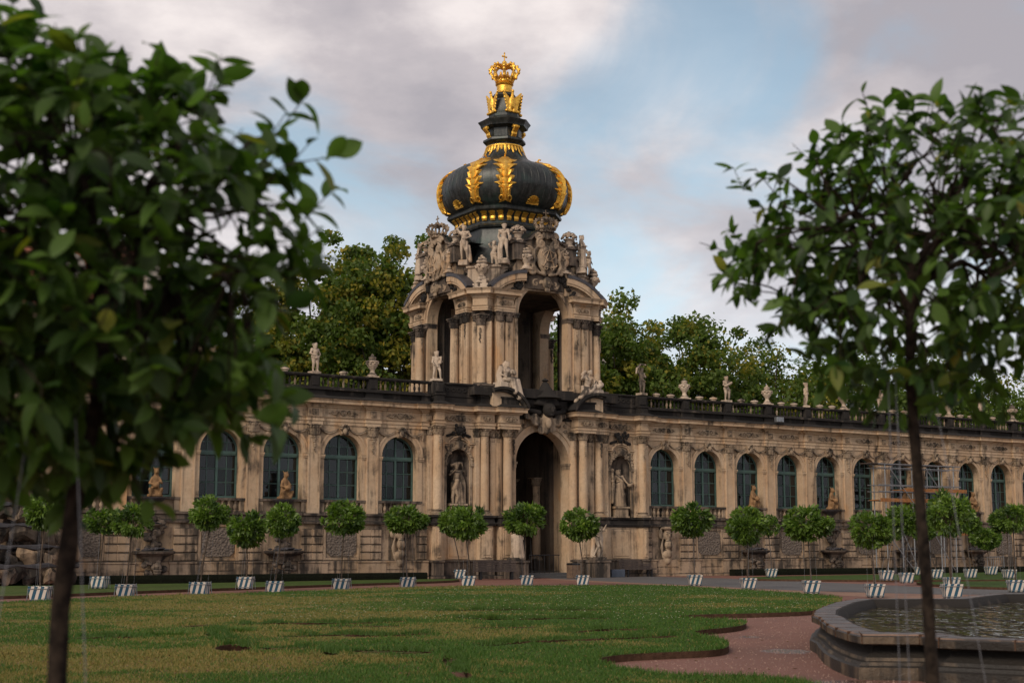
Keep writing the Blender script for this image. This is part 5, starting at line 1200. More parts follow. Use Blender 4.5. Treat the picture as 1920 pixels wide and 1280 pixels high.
    for i in range(8):
        a, b = sorted(VA)[i], sorted(VA)[(i + 1) % 8]
        if b < a: b += 2 * pi
        pa, pb = Vector((cos(a), sin(a))) * 2.84, Vector((cos(b), sin(b))) * 2.84; L = (pb - pa).length; n = max(2, round(L / .47)); dr = (pb - pa).normalized()
        for k in range(n):
            p = pa + (pb - pa) * (k + .5) / n; put(bk, 'gilded_bracket', P, (p.x, p.y, 19.62), math.atan2(dr.y, dr.x))
    # gold skirt above the shoulder
    mb = MB(); RVA = [k * pi / 4 + pi / 8 for k in range(8)]
    for k in range(32):
        a = 2 * pi * (k + .5) / 32; L = .5 if k % 2 else .34
        if k % 4 == 1: L = .66
        vs = []
        for i in range(6):
            z = 24.46 - L * i / 5; w = .085 * (1 if i < 4 else .55)
            for t in (-1, 0, 1): R = rad(a, z) * 1.0 + .045 + .03 * (t == 0); vs.append((R * cos(a + t * w / R), R * sin(a + t * w / R), z))
        mb.add(vs, [(i * 3 + j, i * 3 + j + 1, i * 3 + j + 4, i * 3 + j + 3) for i in range(5) for j in range(2)])
    mb.lathe([(1.05, 24.4), (1.1, 24.43), (1.1, 24.5), (1.02, 24.52)], 24); put(mb.mesh('gilded_valance', 'gold'), 'gilded_valance', P)
    Lr = lambda pr, nm, mat='copper': shell(pr, 64, 1, True, nm, mat, 25)
    Lr([(.98, 24.5), (1.02, 24.62), (1.16, 24.68), (1.26, 24.78), (1.24, 24.9), (1.10, 24.97), (1.0, 25.02), (1.02, 25.5), (1.12, 25.56), (1.38, 25.62), (1.42, 25.76), (1.54, 25.9), (1.56, 25.95), (1.3, 26.02), (1.02, 26.2), (.92, 26.26), (.92, 26.44), (.84, 26.48)], 'lantern')
    Lr([(.84, 26.48), (.70, 26.8), (.64, 27.35), (.74, 27.55), (.6, 27.72), (.46, 27.76)], 'lantern_neck')
    # scrolled brackets on the lantern's four main faces
    mb = MB()
    pts = [(0, -.02, 0), (0, -.1, .12), (0, -.12, .24), (0, -.26, .38), (0, -.34, .46), (0, -.28, .54), (0, -.16, .5)]
    for x in (-.1, 0, .1): mb.tube([(x, p[1], p[2]) for p in pts], .07, 6)
    mb.tube([(-.2, -.26, .5), (.2, -.26, .5)], .08, 7); sb = mb.mesh('scroll_bracket', 'gold')
    # displayed eagles
    mb = MB(); mb.ball((0, -.1, .38), (.17, .14, .3), 10, 7); caps(mb, (0, -.12, .6), (0, -.16, .8), .085, .065); mb.ball((0, -.18, .86), .075, 8, 6); caps(mb, (0, -.22, .86), (0, -.3, .83), .03, .012, 6)
    for q in (-1, 1):
        for k in range(7): caps(mb, (q * .14, -.06, .52), (q * (.50 - .04 * k), -.1, .82 - .13 * k), .06, .05, 7)
        caps(mb, (q * .1, -.1, .2), (q * .14, -.14, 0), .07, .06)
        for k in range(3): mb.ball((q * (.08 + .12 * k), -.12, -.0), (.09, .1, .07), 7, 5)
    eagle = remesh(mb, .025, 'gilded_eagle', 'gold', 1)
    for k in range(4):
        rz = k * pi / 2; n = Vector((sin(rz), -cos(rz)))
        put(sb, 'scroll_bracket', P, (n.x * .98, n.y * .98, 24.98), rz, 1.05); put(eagle, 'gilded_eagle', P, (n.x * .74, n.y * .74, 26.50), rz, (1.22, 1.1, 1.38))
    put(smooth_by_angle(MB().lathe([(.46, 27.74), (.5, 27.77), (.45, 27.84), (.45, 28.2), (.54, 28.3), (.46, 28.38)], 20).mesh('gilded_drum', 'gold')), 'gilded_drum', P)
    put(crown_mesh('gold'), 'gilded_crown', P, (0, 0, 28.38), R_(12), (1.04, 1.04, 1.30))
dome()

# ================================================================== STATUES AND URNS
def statue(me, a, b, z, rz, label, group=None, s=1, ph=.12, pw=.26, mat='stone_pale'):
    t = thing('statue', W(a, b, z), PHI + rz, label, 'statue', group)
    put(MB().box(-pw, pw, -pw * .8, pw * .8, 0, ph).mesh('plinth', mat), 'plinth', t); put(me, 'figure', t, (0, 0, ph - .005 + .035 * 0), 0, s); return t
def urn_mesh(kind, mat='stone_pale'):
    mb = MB()
    if kind == 0:      # squat lidded vase of the balustrade
        mb.lathe([(.24, 0), (.24, .08), (.2, .1), (.13, .2), (.11, .3), (.15, .36), (.26, .52), (.29, .62), (.27, .68), (.34, .72), (.33, .78), (.2, .82), (.16, .88), (.2, .94), (.16, 1.0), (.08, 1.04), (.05, 1.12), (.01, 1.16)], 14, mod=lambda a, z: 1 + (.05 * sin(a * 7) if .4 < z < .8 else 0))
        for k in range(8): a = k * pi / 4; mb.ball((.28 * cos(a), .28 * sin(a), .66), (.08, .08, .07), 6, 4)
    elif kind == 1:    # tall handled urn with flowers
        mb.lathe([(.26, 0), (.26, .1), (.18, .14), (.1, .26), (.1, .34), (.2, .42), (.26, .6), (.22, .8), (.3, .9), (.28, .95), (.15, .97)], 14)
        for q in (-1, 1): mb.tube([(q * .24, 0, .5), (q * .38, 0, .62), (q * .4, 0, .82), (q * .28, 0, .92)], .045, 6)
        for k in range(16): a = k * 2.4; r = .2 * math.sqrt((k % 8) / 8); mb.ball((r * cos(a), r * sin(a), 1.02 + .28 * (1 - r / .2) + .04 * (k % 3)), .09, 6, 5)
    elif kind == 2:    # wide flower basket
        mb.lathe([(.34, 0), (.34, .1), (.24, .14), (.26, .3), (.3, .44), (.42, .5), (.42, .56)], 16)
        rr = random.Random(2)
        for k in range(60): a = rr.random() * 2 * pi; t = rr.random(); r = .56 * math.sqrt(t); mb.ball((r * cos(a), r * sin(a), .6 + .42 * (1 - t) + rr.uniform(-.05, .05)), rr.uniform(.07, .12), 6, 4)
    else:              # fat urn wreathed with swags
        mb.lathe([(.24, 0), (.24, .1), (.14, .18), (.12, .28), (.26, .42), (.34, .62), (.32, .78), (.24, .86), (.3, .92), (.28, 1.0), (.2, 1.05)], 14)
        for k in range(10): a = k * 2 * pi / 10; mb.ball((.33 * cos(a), .33 * sin(a), .7 - .1 * (k % 2)), .10, 6, 5)
        for k in range(14): a = k * 2.4; r = .2 * math.sqrt((k % 7) / 7); mb.ball((r * cos(a), r * sin(a), 1.06 + .2 * (1 - r / .2)), .09, 6, 5)
    return smooth_by_angle(mb.mesh('urn_body', mat), 60)
U = [urn_mesh(k) for k in range(4)]
def urn(k, a, b, z, label, group='urns along the roof balustrades', s=1, rz=0):
    t = thing('urn', W(a, b, z), PHI + rz, label, 'urn', group); q = .27 * s
    put(MB().box(-q, q, -q, q, 0, .07).mesh('plinth', 'stone_pale'), 'plinth', t); put(U[k], 'vase', t, (0, 0, .065), 0, s)
G_BAL = 'child figures along the roof balustrades'
putto = lambda n, pose, **k: figure(n, 1.36, pose, child=True, **k)
P1 = putto('child_arm_on_hip', dict(er=(.24, .02, .66), wr=(.13, -.06, .56), el=(-.22, -.03, .66), wl=(-.10, -.12, .60), ar=(.12, -.03, .045)), drape=[([(-.13, -.03, .56), (0, -.1, .50), (.13, -.04, .56)], .05, .05)] + SASH)
P2 = putto('child_striding', dict(kr=(.10, -.11, .31), ar=(.14, -.08, .045), kl=(-.07, .02, .29), al=(-.09, .09, .05), er=(.2, -.06, .66), wr=(.10, -.14, .72), wl=(-.12, -.12, .55)), drape=[([(-.12, -.04, .54), (.02, -.09, .46), (.13, 0, .42)], .045, .05)], props=[((.10, -.14, .60), (.13, -.15, .83), .05, .04)])
P3 = putto('child_with_parasol_leaf', dict(el=(-.22, -.02, .86), wl=(-.16, -.05, 1.02), er=(.2, -.03, .68), wr=(.08, -.12, .66), neck=(.02, 0, .86)), drape=SASH, props=[((-.30, -.06, 1.02), (-.10, -.06, 1.20), .05, .05), ((-.10, -.06, 1.20), (.20, -.06, 1.19), .05, .03), ((-.30, -.06, 1.02), (-.34, -.05, .80), .05, .03)])
P4 = putto('child_holding_bundle', dict(el=(-.2, -.04, .66), wl=(-.05, -.15, .64), er=(.2, -.02, .68), wr=(.06, -.15, .72), kl=(-.08, -.05, .29)), drape=[([(-.1, -.06, .5), (.1, -.08, .45), (.12, 0, .1)], .05, .06)], props=[((-.16, -.16, .62), (.12, -.17, .76), .08, .07)])
P5 = putto('child_hugging_vessel', dict(el=(-.18, -.1, .68), wl=(-.02, -.18, .62), er=(.18, -.08, .70), wr=(.02, -.2, .68), ar=(.08, 0, .045)), drape=SASH, props=[((0, -.2, .5), (0, -.19, .74), .08, .05)])
P6 = putto('child_leaning', dict(chest=(.04, 0, .735), neck=(.07, -.02, .85), sl=(-.06, -.03, .80), sr=(.17, 0, .80), el=(-.17, -.03, .67), wl=(-.2, -.02, .83), er=(.24, .02, .66), wr=(.2, -.08, .55)), drape=SASH)
BX = lambda k, q=1: q * (6.87 + k * S)
YBAL = -.40
statue(P1, BX(2, -1), YBAL, 10.08, .2, 'child statue with hand on hip and sash, left of the gate by the leaves', G_BAL)
statue(P2, -6.45, YL + AY - .15, 10.12, -.1, 'striding child statue with a small block at the tower\'s left foot', G_BAL)
statue(P3, 6.8, YL + AY - .15, 10.12, .1, 'child statue raising a curved leaf overhead, nearest the tower on the right', G_BAL)
statue(P4, BX(2), YBAL, 10.08, 0, 'child statue holding a bundle before its chest, second on the right balustrade', G_BAL)
statue(P6, BX(4), YBAL, 10.08, .9, 'child statue mostly behind the right tree\'s hanging leaves', G_BAL)
statue(P5, BX(6), YBAL, 10.08, -.2, 'child statue hugging a vessel, just left of the right tree trunk', G_BAL)
statue(P3, BX(8) + 3.1, YBAL, 10.08, .5, 'child statue leaning sideways near the right frame edge', G_BAL)
statue(P6, BX(4, -1), YBAL, 10.08, .3, 'child statue on the left balustrade far behind the thick leaves', G_BAL)
statue(P4, BX(6, -1), YBAL, 10.08, .3, 'child statue at the far left end of the balustrade', G_BAL)
for (x, l) in ((BX(1, -1), 'pale lidded urn standing alone between the left tree and the tower'), (BX(1), 'pale lidded urn between the leaf-raising child and the bundle-holding child'), (BX(3), 'pale lidded urn beside the drooping leaves of the right tree, on the balustrade'),
               (BX(5), 'pale lidded urn just left of the vessel-hugging child statue'), (BX(7), 'pale lidded urn behind the right tree\'s trunk edge'), (BX(8), 'pale lidded urn first to the right of the right tree trunk'), (BX(10), 'rightmost pale lidded urn on the balustrade'), (BX(3, -1), 'lidded urn on the left balustrade behind the left crown'), (BX(5, -1), 'lidded urn on the left balustrade near the frame edge')):
    urn(0, x, YBAL, 10.09, l, s=1.0)
# small knobs between the big pieces
kn = smooth_by_angle(MB().lathe([(.16, 0), (.17, .05), (.24, .12), (.22, .18), (.1, .22), (.03, .27)], 10).mesh('ball_finial', 'stone_pale'))
PN = ['leaf-raising child statue', 'first urn right of the tower', 'bundle-holding child statue', 'urn beside the drooping leaves', 'child statue among the hanging leaves', 'urn left of the vessel-hugging child', 'vessel-hugging child statue', 'urn at the near trunk', 'urn right of the near trunk', 'sideways-leaning child statue', 'rightmost urn']
for k in range(10):
    for o, w in ((.35, 'first'), (.68, 'second')):
        f = put(kn, 'ball_finial', None, W(BX(k) + o * S, YBAL, 10.1), PHI); tagit(f, w + ' low stone finial right of the ' + PN[k], 'finial', 'low finials on the right balustrade')
for k in range(3):
    f = put(kn, 'ball_finial', None, W(BX(k, -1) - .5 * S - S, YBAL, 10.1), PHI); tagit(f, ('low stone finial just right of the hand-on-hip child statue', 'low stone finial left of the hand-on-hip child statue', 'leftmost low stone finial on the left balustrade')[k], 'finial', 'low finials on the left balustrade')

# corner figures on the tower: outward frame for each corner
def corner_pos(k, r, s):
    d = Vector((-1, -1)) / math.sqrt(2) * r + Vector((1, -1)) / math.sqrt(2) * s
    c, sn = cos(k * pi / 2), sin(k * pi / 2); return AX + d.x * c - d.y * sn, AY + d.x * sn + d.y * c
man1 = figure('nude_arm_over_head', 1.9, dict(el=(-.20, -.02, .93), wl=(-.04, -.05, 1.04), er=(.2, .02, .70), wr=(.05, -.1, .62), kr=(.10, -.08, .30), chest=(.02, 0, .735), pelvis=(-.02, 0, .545)), drape=[([(.0, -.08, .58), (.03, -.1, .45), (.06, -.06, .3)], .06, .04), ([(.13, .05, .42), (.16, .08, 0)], .05, .07)])
man2 = figure('nude_looking_down', 1.9, dict(head=(.02, -.05, .92), face=(.5, -1, -.5), el=(-.17, .03, .66), wl=(-.12, .0, .5), er=(.16, -.06, .66), wr=(.18, -.12, .55), kl=(-.07, -.06, .29)), props=[((.20, -.12, .55), (.20, -.12, .62), .05, .05)], drape=[([(-.1, .05, .6), (-.15, .06, .3), (-.14, .05, 0)], .05, .07)])
man3 = figure('draped_bearded_man', 1.85, dict(el=(-.18, -.04, .66), wl=(-.06, -.14, .66), er=(.18, 0, .66), wr=(.14, -.1, .52)), drape=folds(.56, .03, 8) + [([(-.12, 0, .82), (0, -.1, .66), (.12, -.04, .55)], .04, .05)], long_hair=True)
man4 = figure('small_satyr', 1.35, dict(el=(-.2, -.02, .92), wl=(-.05, -.04, 1.02), er=(.2, -.04, .68), wr=(.24, -.1, .55), chest=(.05, 0, .735), pelvis=(-.03, .02, .545)), child=True, drape=[([(-.1, 0, .5), (.1, -.05, .35), (.14, 0, .05)], .06, .07)])
for k, m1, m2, l1, l2 in ((0, man1, man2, 'nude statue with an arm overhead, left of the tower\'s front corner', 'nude statue looking down, right of the tower\'s front corner'),
                          (1, man3, man4, 'draped statue on the attic at the tower\'s right edge', 'smaller statue beside the draped one on the attic at the tower\'s right edge'),
                          (3, man4, man3, 'statue on the attic at the tower\'s far left edge', 'draped statue leaning at the tower\'s left edge above the side cornice'),
                          (2, man1, man2, 'statue on the tower\'s hidden back corner with raised arm', 'statue on the tower\'s hidden back corner looking down')):
    for s, m, l in ((-1.12, m1, l1), (1.12, m2, l2)): 
        a, b = corner_pos(k, 4.72, s); statue(m, a, b, 16.9, -pi / 4 + k * pi / 2, l, 'figures standing on the tower attic', pw=.24, ph=.1)
a, b = corner_pos(0, 4.3, .45); statue(man4, a, b, 16.55, -.5, 'small dancing satyr between the two nude statues at the tower\'s front corner', 'figures standing on the tower attic')
GU = 'flower urns on the tower attic'
for k, l in ((0, 'carved flower urn low on the cornice at the tower\'s front corner'), (1, 'carved flower urn on the cornice at the tower\'s right edge'), (3, 'carved flower urn on the cornice at the tower\'s left edge'), (2, 'flower urn on the tower\'s hidden back corner')):
    a, b = corner_pos(k, 5.15, 0); urn(3, a, b, 15.78, l, GU, 1.0)
for k, s, l in ((0, 2.15, 'swagged urn immediately right of the nude statue looking down'), (0, -2.15, 'tall urn left of the nude statue with raised arm, on the attic'), (1, -2.15, 'swagged urn on the attic just right of the coat of arms'), (3, 2.15, 'urn on the attic at the tower\'s left, behind the side pediment'), (1, 2.15, 'urn on the attic of the tower\'s far right side'), (3, -2.15, 'urn on the attic of the far left back side')):
    a, b = corner_pos(k, 3.95, s); t = urn(3 if s > 0 else 1, a, b, 16.5, l, GU, .95)
def face_pos(k, x, y):
    c, sn = cos(k * pi / 2), sin(k * pi / 2); return AX + x * c - y * sn, AY + x * sn + y * c
for k, nm in ((0, 'front'), (3, 'left side'), (1, 'right side')):
    for x, sd in ((-1.68, 'left'), (1.68, 'right')):
        a, b = face_pos(k, x, -4.15); urn(2, a, b, 18.03, f'wide flower basket urn on the {sd} of the stone crown, {nm} gable', GU, .78 if k == 0 else .7)
a, b = face_pos(3, -1.9, -3.6); urn(1, a, b, 18.2, 'tall handled urn on top of the dark side gable at the tower\'s left', GU, .9)

# reclining figures on the sweeping half pediments
sit1 = figure('seated_hooded_woman', 1.75, dict(pelvis=(-.05, .05, .34), waist=(-.05, .05, .42), chest=(-.04, .03, .55), neck=(-.03, 0, .67), head=(-.01, -.03, .75), sl=(-.16, .03, .63), sr=(.08, .02, .63), el=(-.22, -.02, .48), wl=(-.14, -.12, .42), er=(.17, -.06, .50), wr=(.08, -.16, .54),
              hl=(-.1, .03, .33), hr=(.02, .03, .33), kl=(.02, -.18, .30), kr=(.22, -.13, .30), al=(.06, -.22, .02), ar=(.34, -.18, -.08), fl=(.4, -1, 0), fr=(.6, -1, 0)), long_hair=True,
              drape=[([(-.1, -.05, .36), (.05, -.2, .33), (.1, -.24, .0)], .07, .08), ([(.0, -.1, .35), (.22, -.16, .31), (.30, -.2, -.1)], .08, .10), ([(-.18, .05, .68), (-.24, .06, .45), (-.2, .02, .25)], .06, .10), ([(.05, .06, .7), (.1, .06, .5)], .06, .08), ([(-.02, .03, .80), (-.08, .08, .68)], .07, .08), ([(.12, -.18, .30), (.2, -.2, .1), (.26, -.2, -.14)], .07, .08), ([(.02, .0, .26), (.16, -.04, .22), (.26, -.1, .08)], .10, .08)],
              props=[((.05, -.2, .58), (.11, -.2, .5), .05, .05)], voxel=.03)
t = thing('statue', W(-2.35 , YL + AY - .55, 9.78), PHI + .1, 'hooded woman statue seated on the half pediment left of the gate\'s dark cartouche', 'statue', 'seated women above the gate'); put(sit1, 'figure', t, (-.05, 0, -.05), 0, 1.12)
put(MB().bbox(-.72, -.02, -.35, .35, .05, .45).mesh('stone_seat', 'stone_pale'), 'stone_seat', t)
sit2 = figure('reclining_woman', 1.75, dict(pelvis=(.05, .05, .22), waist=(.06, .05, .31), chest=(.08, .03, .46), neck=(.09, 0, .58), head=(.12, -.02, .66), face=(.5, -.8, .1), sl=(-.03, .03, .54), sr=(.21, .02, .53), el=(-.14, .0, .50), wl=(-.1, -.04, .62), er=(.3, -.02, .42), wr=(.2, -.14, .34),
              hl=(0, .03, .20), hr=(.1, .03, .20), kl=(-.22, -.14, .26), kr=(-.12, -.18, .20), al=(-.28, -.18, -.08), ar=(-.42, -.22, -.06), fl=(-.5, -1, -.2), fr=(-1, -.6, -.4)), long_hair=True,
              drape=[([(.0, -.1, .2), (-.15, -.2, .12), (-.35, -.24, -.05)], .07, .07), ([(.2, -.1, .3), (.05, -.16, .14), (-.2, -.15, .03)], .07, .08), ([(.3, 0, .4), (.36, -.05, .25), (.3, -.05, .1)], .07, .09), ([(.1, 0, .1), (-.1, 0, .04), (-.4, -.08, -.14)], .13, .07), ([(.0, .05, .60), (-.06, .08, .5)], .06, .06)],
              props=[((.32, -.1, .28), (.42, -.1, .34), .09, .08), ((.4, -.12, .3), (.36, -.14, .42), .05, .05), ((.2, 0, .1), (.45, 0, .14), .13, .11), ((-.12, 0, .60), (-.06, -.03, .68), .05, .05)], voxel=.03)
t = thing('statue', W(2.7 , YL + AY - .5, 9.88), PHI, 'reclining woman statue with flowers on the half pediment right of the gate\'s dark cartouche', 'statue', 'seated women above the gate'); put(sit2, 'figure', t, (.05, 0, -.1), 0, 1.16)
# niche groups
n1 = figure('man_with_child', 1.9, dict(el=(-.19, -.03, .72), wl=(-.08, -.12, .84), er=(.2, -.02, .82), wr=(.13, -.08, .98), head=(.0, -.02, .93), kr=(.10, -.09, .30)), drape=folds(.5, .0, 7, .11, .045) + [([(.1, 0, .8), (.2, .02, .5), (.2, .03, .0)], .06, .09), ([(-.12, 0, .98), (0, -.02, 1.03), (.14, -.02, 1.03)], .05, .04)],
            props=[((-.12, -.14, .36), (-.06, -.16, .50), .07, .065), ((-.05, -.17, .55), (-.05, -.17, .58), .06, .06), ((-.12, -.14, .36), (-.16, -.14, .15), .05, .04), ((-.09, -.15, .36), (-.02, -.17, .16), .05, .04), ((-.16, -.14, .15), (-.14, -.12, .0), .04, .03), ((-.02, -.17, .16), (-.06, -.15, 0), .04, .03)], mat='stone_carved')
n2 = figure('woman_with_cherubs', 1.9, dict(el=(-.18, -.04, .68), wl=(-.22, -.1, .80), er=(.2, -.05, .68), wr=(.26, -.12, .60), kr=(.12, -.1, .32), ar=(.16, -.04, .045)), drape=folds(.6, .0, 8, .11, .05, 1.2, seed=3) + [([(-.1, -.04, .82), (.05, -.1, .68), (.16, -.04, .52)], .05, .05)], long_hair=True,
            props=[((-.24, -.08, .78), (-.25, -.08, .9), .06, .055), ((-.25, -.1, .97), (-.25, -.1, .99), .055, .055), ((-.24, -.08, .45), (-.22, -.1, .6), .07, .06), ((-.24, -.1, .66), (-.24, -.1, .68), .06, .06), ((-.24, -.08, .42), (-.26, -.1, .1), .06, .05), ((.28, -.14, .58), (.36, -.12, .62), .07, .05)], mat='stone_carved')
for x, m, l in ((-5.2, n1, 'statue of a man lifting a cloth beside a child, in the left niche'), (5.2, n2, 'statue of a woman with two cherubs, in the right niche')):
    t = thing('statue', W(AX + x, AY + YL + .18, 3.25), PHI - .1, l, 'statue', 'figure groups in the gate niches'); s = 1 if x < 0 else -1
    put(MB().box(-.42, .42, -.34, .3, .0, .5).bbox(-.5, .5, -.42, .3, .501, .62).box(-.48, .48, -.38, .3, -.0, .08).mesh('plinth', 'stone_carved'), 'plinth', t, (0, 0, -.02)); put(m, 'figure', t, (0, 0, .62), 0, 1.06)
# figures by the gate, at plinth height
g1 = figure('draped_guardian', 1.9, dict(el=(-.19, -.05, .68), wl=(-.05, -.15, .70), er=(.19, -.03, .68), wr=(.12, -.13, .60)), drape=folds(.6, .0, 9, .12, .045, 1.25, seed=8) + [([(-.12, -.02, .82), (.02, -.1, .66), (.15, -.03, .5)], .05, .06)], long_hair=True)
g2 = figure('striding_nude_guardian', 1.9, dict(el=(-.18, -.02, .68), wl=(-.1, -.12, .60), er=(.2, 0, .72), wr=(.2, -.1, .85), kl=(-.06, -.12, .30), al=(-.16, -.03, .045), kr=(.12, -.02, .30), ar=(.18, .06, .045)), drape=[([(.1, .05, .8), (.17, .08, .5), (.1, .1, .0)], .06, .08), ([(-.08, .08, .55), (-.1, .1, .0)], .06, .08)])
for x, m, l in ((-2.4, g1, 'pale draped statue behind a tub tree at the gate\'s left jamb'), (2.75, g2, 'pale striding nude statue half behind a tub tree right of the gate')):
    t = thing('statue', W(AX + x, AY + YL - 1.25, 0), PHI, l, 'statue', 'guardian figures flanking the gate')
    put(MB().box(-.5, .5, -.42, .42, 0, .80).bbox(-.56, .56, -.48, .42, .801, .93).bbox(-.38, .38, -.32, .32, .931, 1.08).mesh('plinth', 'stone_brown'), 'plinth', t); put(m, 'figure', t, (0, 0, 1.08), 0, 1.02)

# ================================================================== TUB TREES
def crown_mesh_leaves(name, rx, rz, n, ls, mat, seed, shellp=.5, cl=60, dark=.25, lobes=.08):
    """leaf clumps through the crown's volume; tint.r = light/dark mix, tint.g = yellow"""
    r = np.random.default_rng(seed)
    c = r.normal(size=(cl, 3)); c /= np.linalg.norm(c, axis=1)[:, None]; rad = (.45 + .55 * r.random(cl) ** shellp)
    C = c * rad[:, None] * (1 + lobes * r.normal(size=(cl, 1))); ctone = r.random(cl)
    i = r.integers(0, cl, n); p = C[i] + r.normal(size=(n, 3)) * .13
    d = p / (np.linalg.norm(p, axis=1)[:, None] + 1e-6)
    over = np.linalg.norm(p, axis=1); p[over > 1.06] = (d * 1.04)[over > 1.06]
    P = p * np.array([rx, rx, rz]); P[:, 2] *= np.where(P[:, 2] < 0, .82, 1)
    out = d + r.normal(size=(n, 3)) * .75; out[:, 2] -= .25; out /= np.linalg.norm(out, axis=1)[:, None]
    side = np.cross(out, r.normal(size=(n, 3))); side /= np.linalg.norm(side, axis=1)[:, None] + 1e-9
    up = np.cross(side, out); L = ls * (.7 + .6 * r.random(n))[:, None]; Wd = L * .23
    V = np.stack([P, P + out * L * .45 - side * Wd + up * L * .08, P + out * L, P + out * L * .45 + side * Wd + up * L * .08], 1)
    tint = np.stack([np.clip(ctone[i] * .6 + .4 * r.random(n), 0, 1), (r.random(n) < .03) * .8], 1)
    return tri_mesh(name, V.reshape(-1, 3), np.arange(n * 4).reshape(-1, 4), tint, mat, 4)
TC = [crown_mesh_leaves('crown_leaves', .5, .42, 2300, .13, 'leaf_tub', 20 + k, cl=38 + 4 * k, shellp=.35, lobes=.13) for k in range(8)]
def tub_mesh():
    mb = MB(); a, b, h = .22, .28, .44; n = 4
    def sq(r, z): return [(-r, -r, z), (r, -r, z), (r, r, z), (-r, r, z)]
    vs = sq(a, .03) + sq(b, h) + sq(b - .03, h) + sq(b - .05, h - .05)
    fs = [(k, (k + 1) % 4, 4 + (k + 1) % 4, 4 + k) for k in range(4)] + [(4 + k, 4 + (k + 1) % 4, 8 + (k + 1) % 4, 8 + k) for k in range(4)] + [(8 + k, 8 + (k + 1) % 4, 12 + (k + 1) % 4, 12 + k) for k in range(4)] + [(0, 3, 2, 1)]
    mb.add(vs, fs); body = mb.mesh('tub_body', 'tub')
    soil = MB().add(sq(b - .045, h - .045), [(0, 1, 2, 3)]).mesh('tub_soil', 'soil')
    def hoop(z):
        r = a + (b - a) * z / h + .006; m = MB()
        for k in range(4):
            p = sq(r, z); q = p[(k + 1) % 4]; m.tube([p[k], q], .012, 4)
        return m.mesh('iron_hoop', 'steel')
    foot = MB()
    for x in (-1, 1):
        for y in (-1, 1): foot.box(*sorted((x * .15, x * .2)), *sorted((y * .15, y * .2)), 0, .03)
    han = MB()
    for x in (-1, 1): han.tube([(x * .25, -.15, .33), (x * .33, -.12, .36), (x * .33, .12, .36), (x * .25, .15, .33)], .012, 4)
    prop = []
    for x in (-1, 1):
        for y in (-1, 1): prop.append(MB().tube([(x * .31, y * .24, 0), (x * .27, y * .24, .46)], .012, 4).mesh('stay_rod', 'steel'))
    return body, soil, hoop(.07), hoop(.37), foot.mesh('tub_feet', 'iron'), han.mesh('tub_handle', 'steel'), prop
TB = tub_mesh()
# base x, y; crown offset x, crown centre height, crown radius, crown half height
G_T = 'clipped orange trees in striped tubs'
TREES = [(-13.98, 42.91, -.02, 2.70, .52, .58, 'tub tree furthest left, beside the near left trunk'), (-15.2, 53.3, .06, 2.45, .68, .5, 'tub tree set back on the grass strip, just right of the near left trunk'), (-12.29, 46.05, .12, 2.42, .62, .55, 'tub tree in front of the set-back one near the left trunk'),
         (-10.36, 48.05, .25, 2.70, .62, .55, 'tub tree with a leaning stem, below the left gallery\'s leaf-framed window'), (-9.7, 52.65, .05, 2.12, .68, .62, 'low-crowned bright green tub tree standing left of the wall fountain'), (-8.24, 50.25, .2, 2.48, .57, .55, 'tub tree directly in front of the wall fountain left of the gate'),
         (-6.28, 53.28, .03, 2.62, .72, .6, 'tub tree below the second window left of the gate'), (-4.08, 56.71, -.09, 2.65, .76, .55, 'tub tree below the carved mask left of the gate'), (-2.5, 69.5, -.3, 2.75, .70, .72, 'tub tree half hidden behind another, left of the gate by the bench'),
         (-1.76, 58.21, -.03, 2.55, .72, .72, 'tub tree in front of the left bench'), (.63, 60.62, -.1, 2.72, .82, .70, 'tub tree in front of the draped guardian statue at the gate'), (2.97, 60.62, -.1, 2.50, .77, .66, 'tub tree in front of the striding guardian statue at the gate'),
         (7.67, 60.62, -.06, 2.72, .77, .67, 'tub tree below the first window right of the gate'), (9.03, 55.29, 0, 2.35, .72, .66, 'tub tree before the first wall fountain right of the gate'), (13.1, 73.0, -.05, 2.55, .50, .5, 'small tub tree peeking out behind a nearer one right of the gate'),
         (10.4, 50.25, -.06, 2.38, .74, .61, 'tub tree before the second wall fountain right of the gate'), (11.67, 46.53, -.06, 2.15, .60, .58, 'tub tree just beyond the pool\'s far edge, left of the near right trunk'), (16.7, 61.2, .1, 2.65, .80, .68, 'tub tree in front of the left foot of the scaffold'),
         (17.1, 66.0, .3, 2.2, .5, .45, 'tub tree hidden behind the pair at the scaffold'), (22.3, 79.0, 0, 2.4, .55, .5, 'tub tree on the far lawn behind the near right trunk'), (17.3, 56.9, 0, 2.9, .78, .85, 'tall-crowned tub tree right of the near right trunk'),
         (13.85, 45.57, 0, 2.6, .58, .52, 'tub tree directly behind the pool rim, right of the near right trunk'), (20.67, 70.31, -.5, 2.3, .5, .5, 'tub tree behind the near right trunk, right of the scaffold'), (22.67, 71.45, -.15, 2.75, .68, .6, 'tub tree behind and right of the tall-crowned one'),
         (26.5, 79.9, -.2, 2.0, .72, .62, 'small low tub tree far back right'), (24.2, 70.31, 0, 2.75, .78, .62, 'tub tree at the right frame edge standing further back'), (18.12, 52.02, 0, 2.62, .55, .5, 'tub tree at the right frame edge standing nearer')]
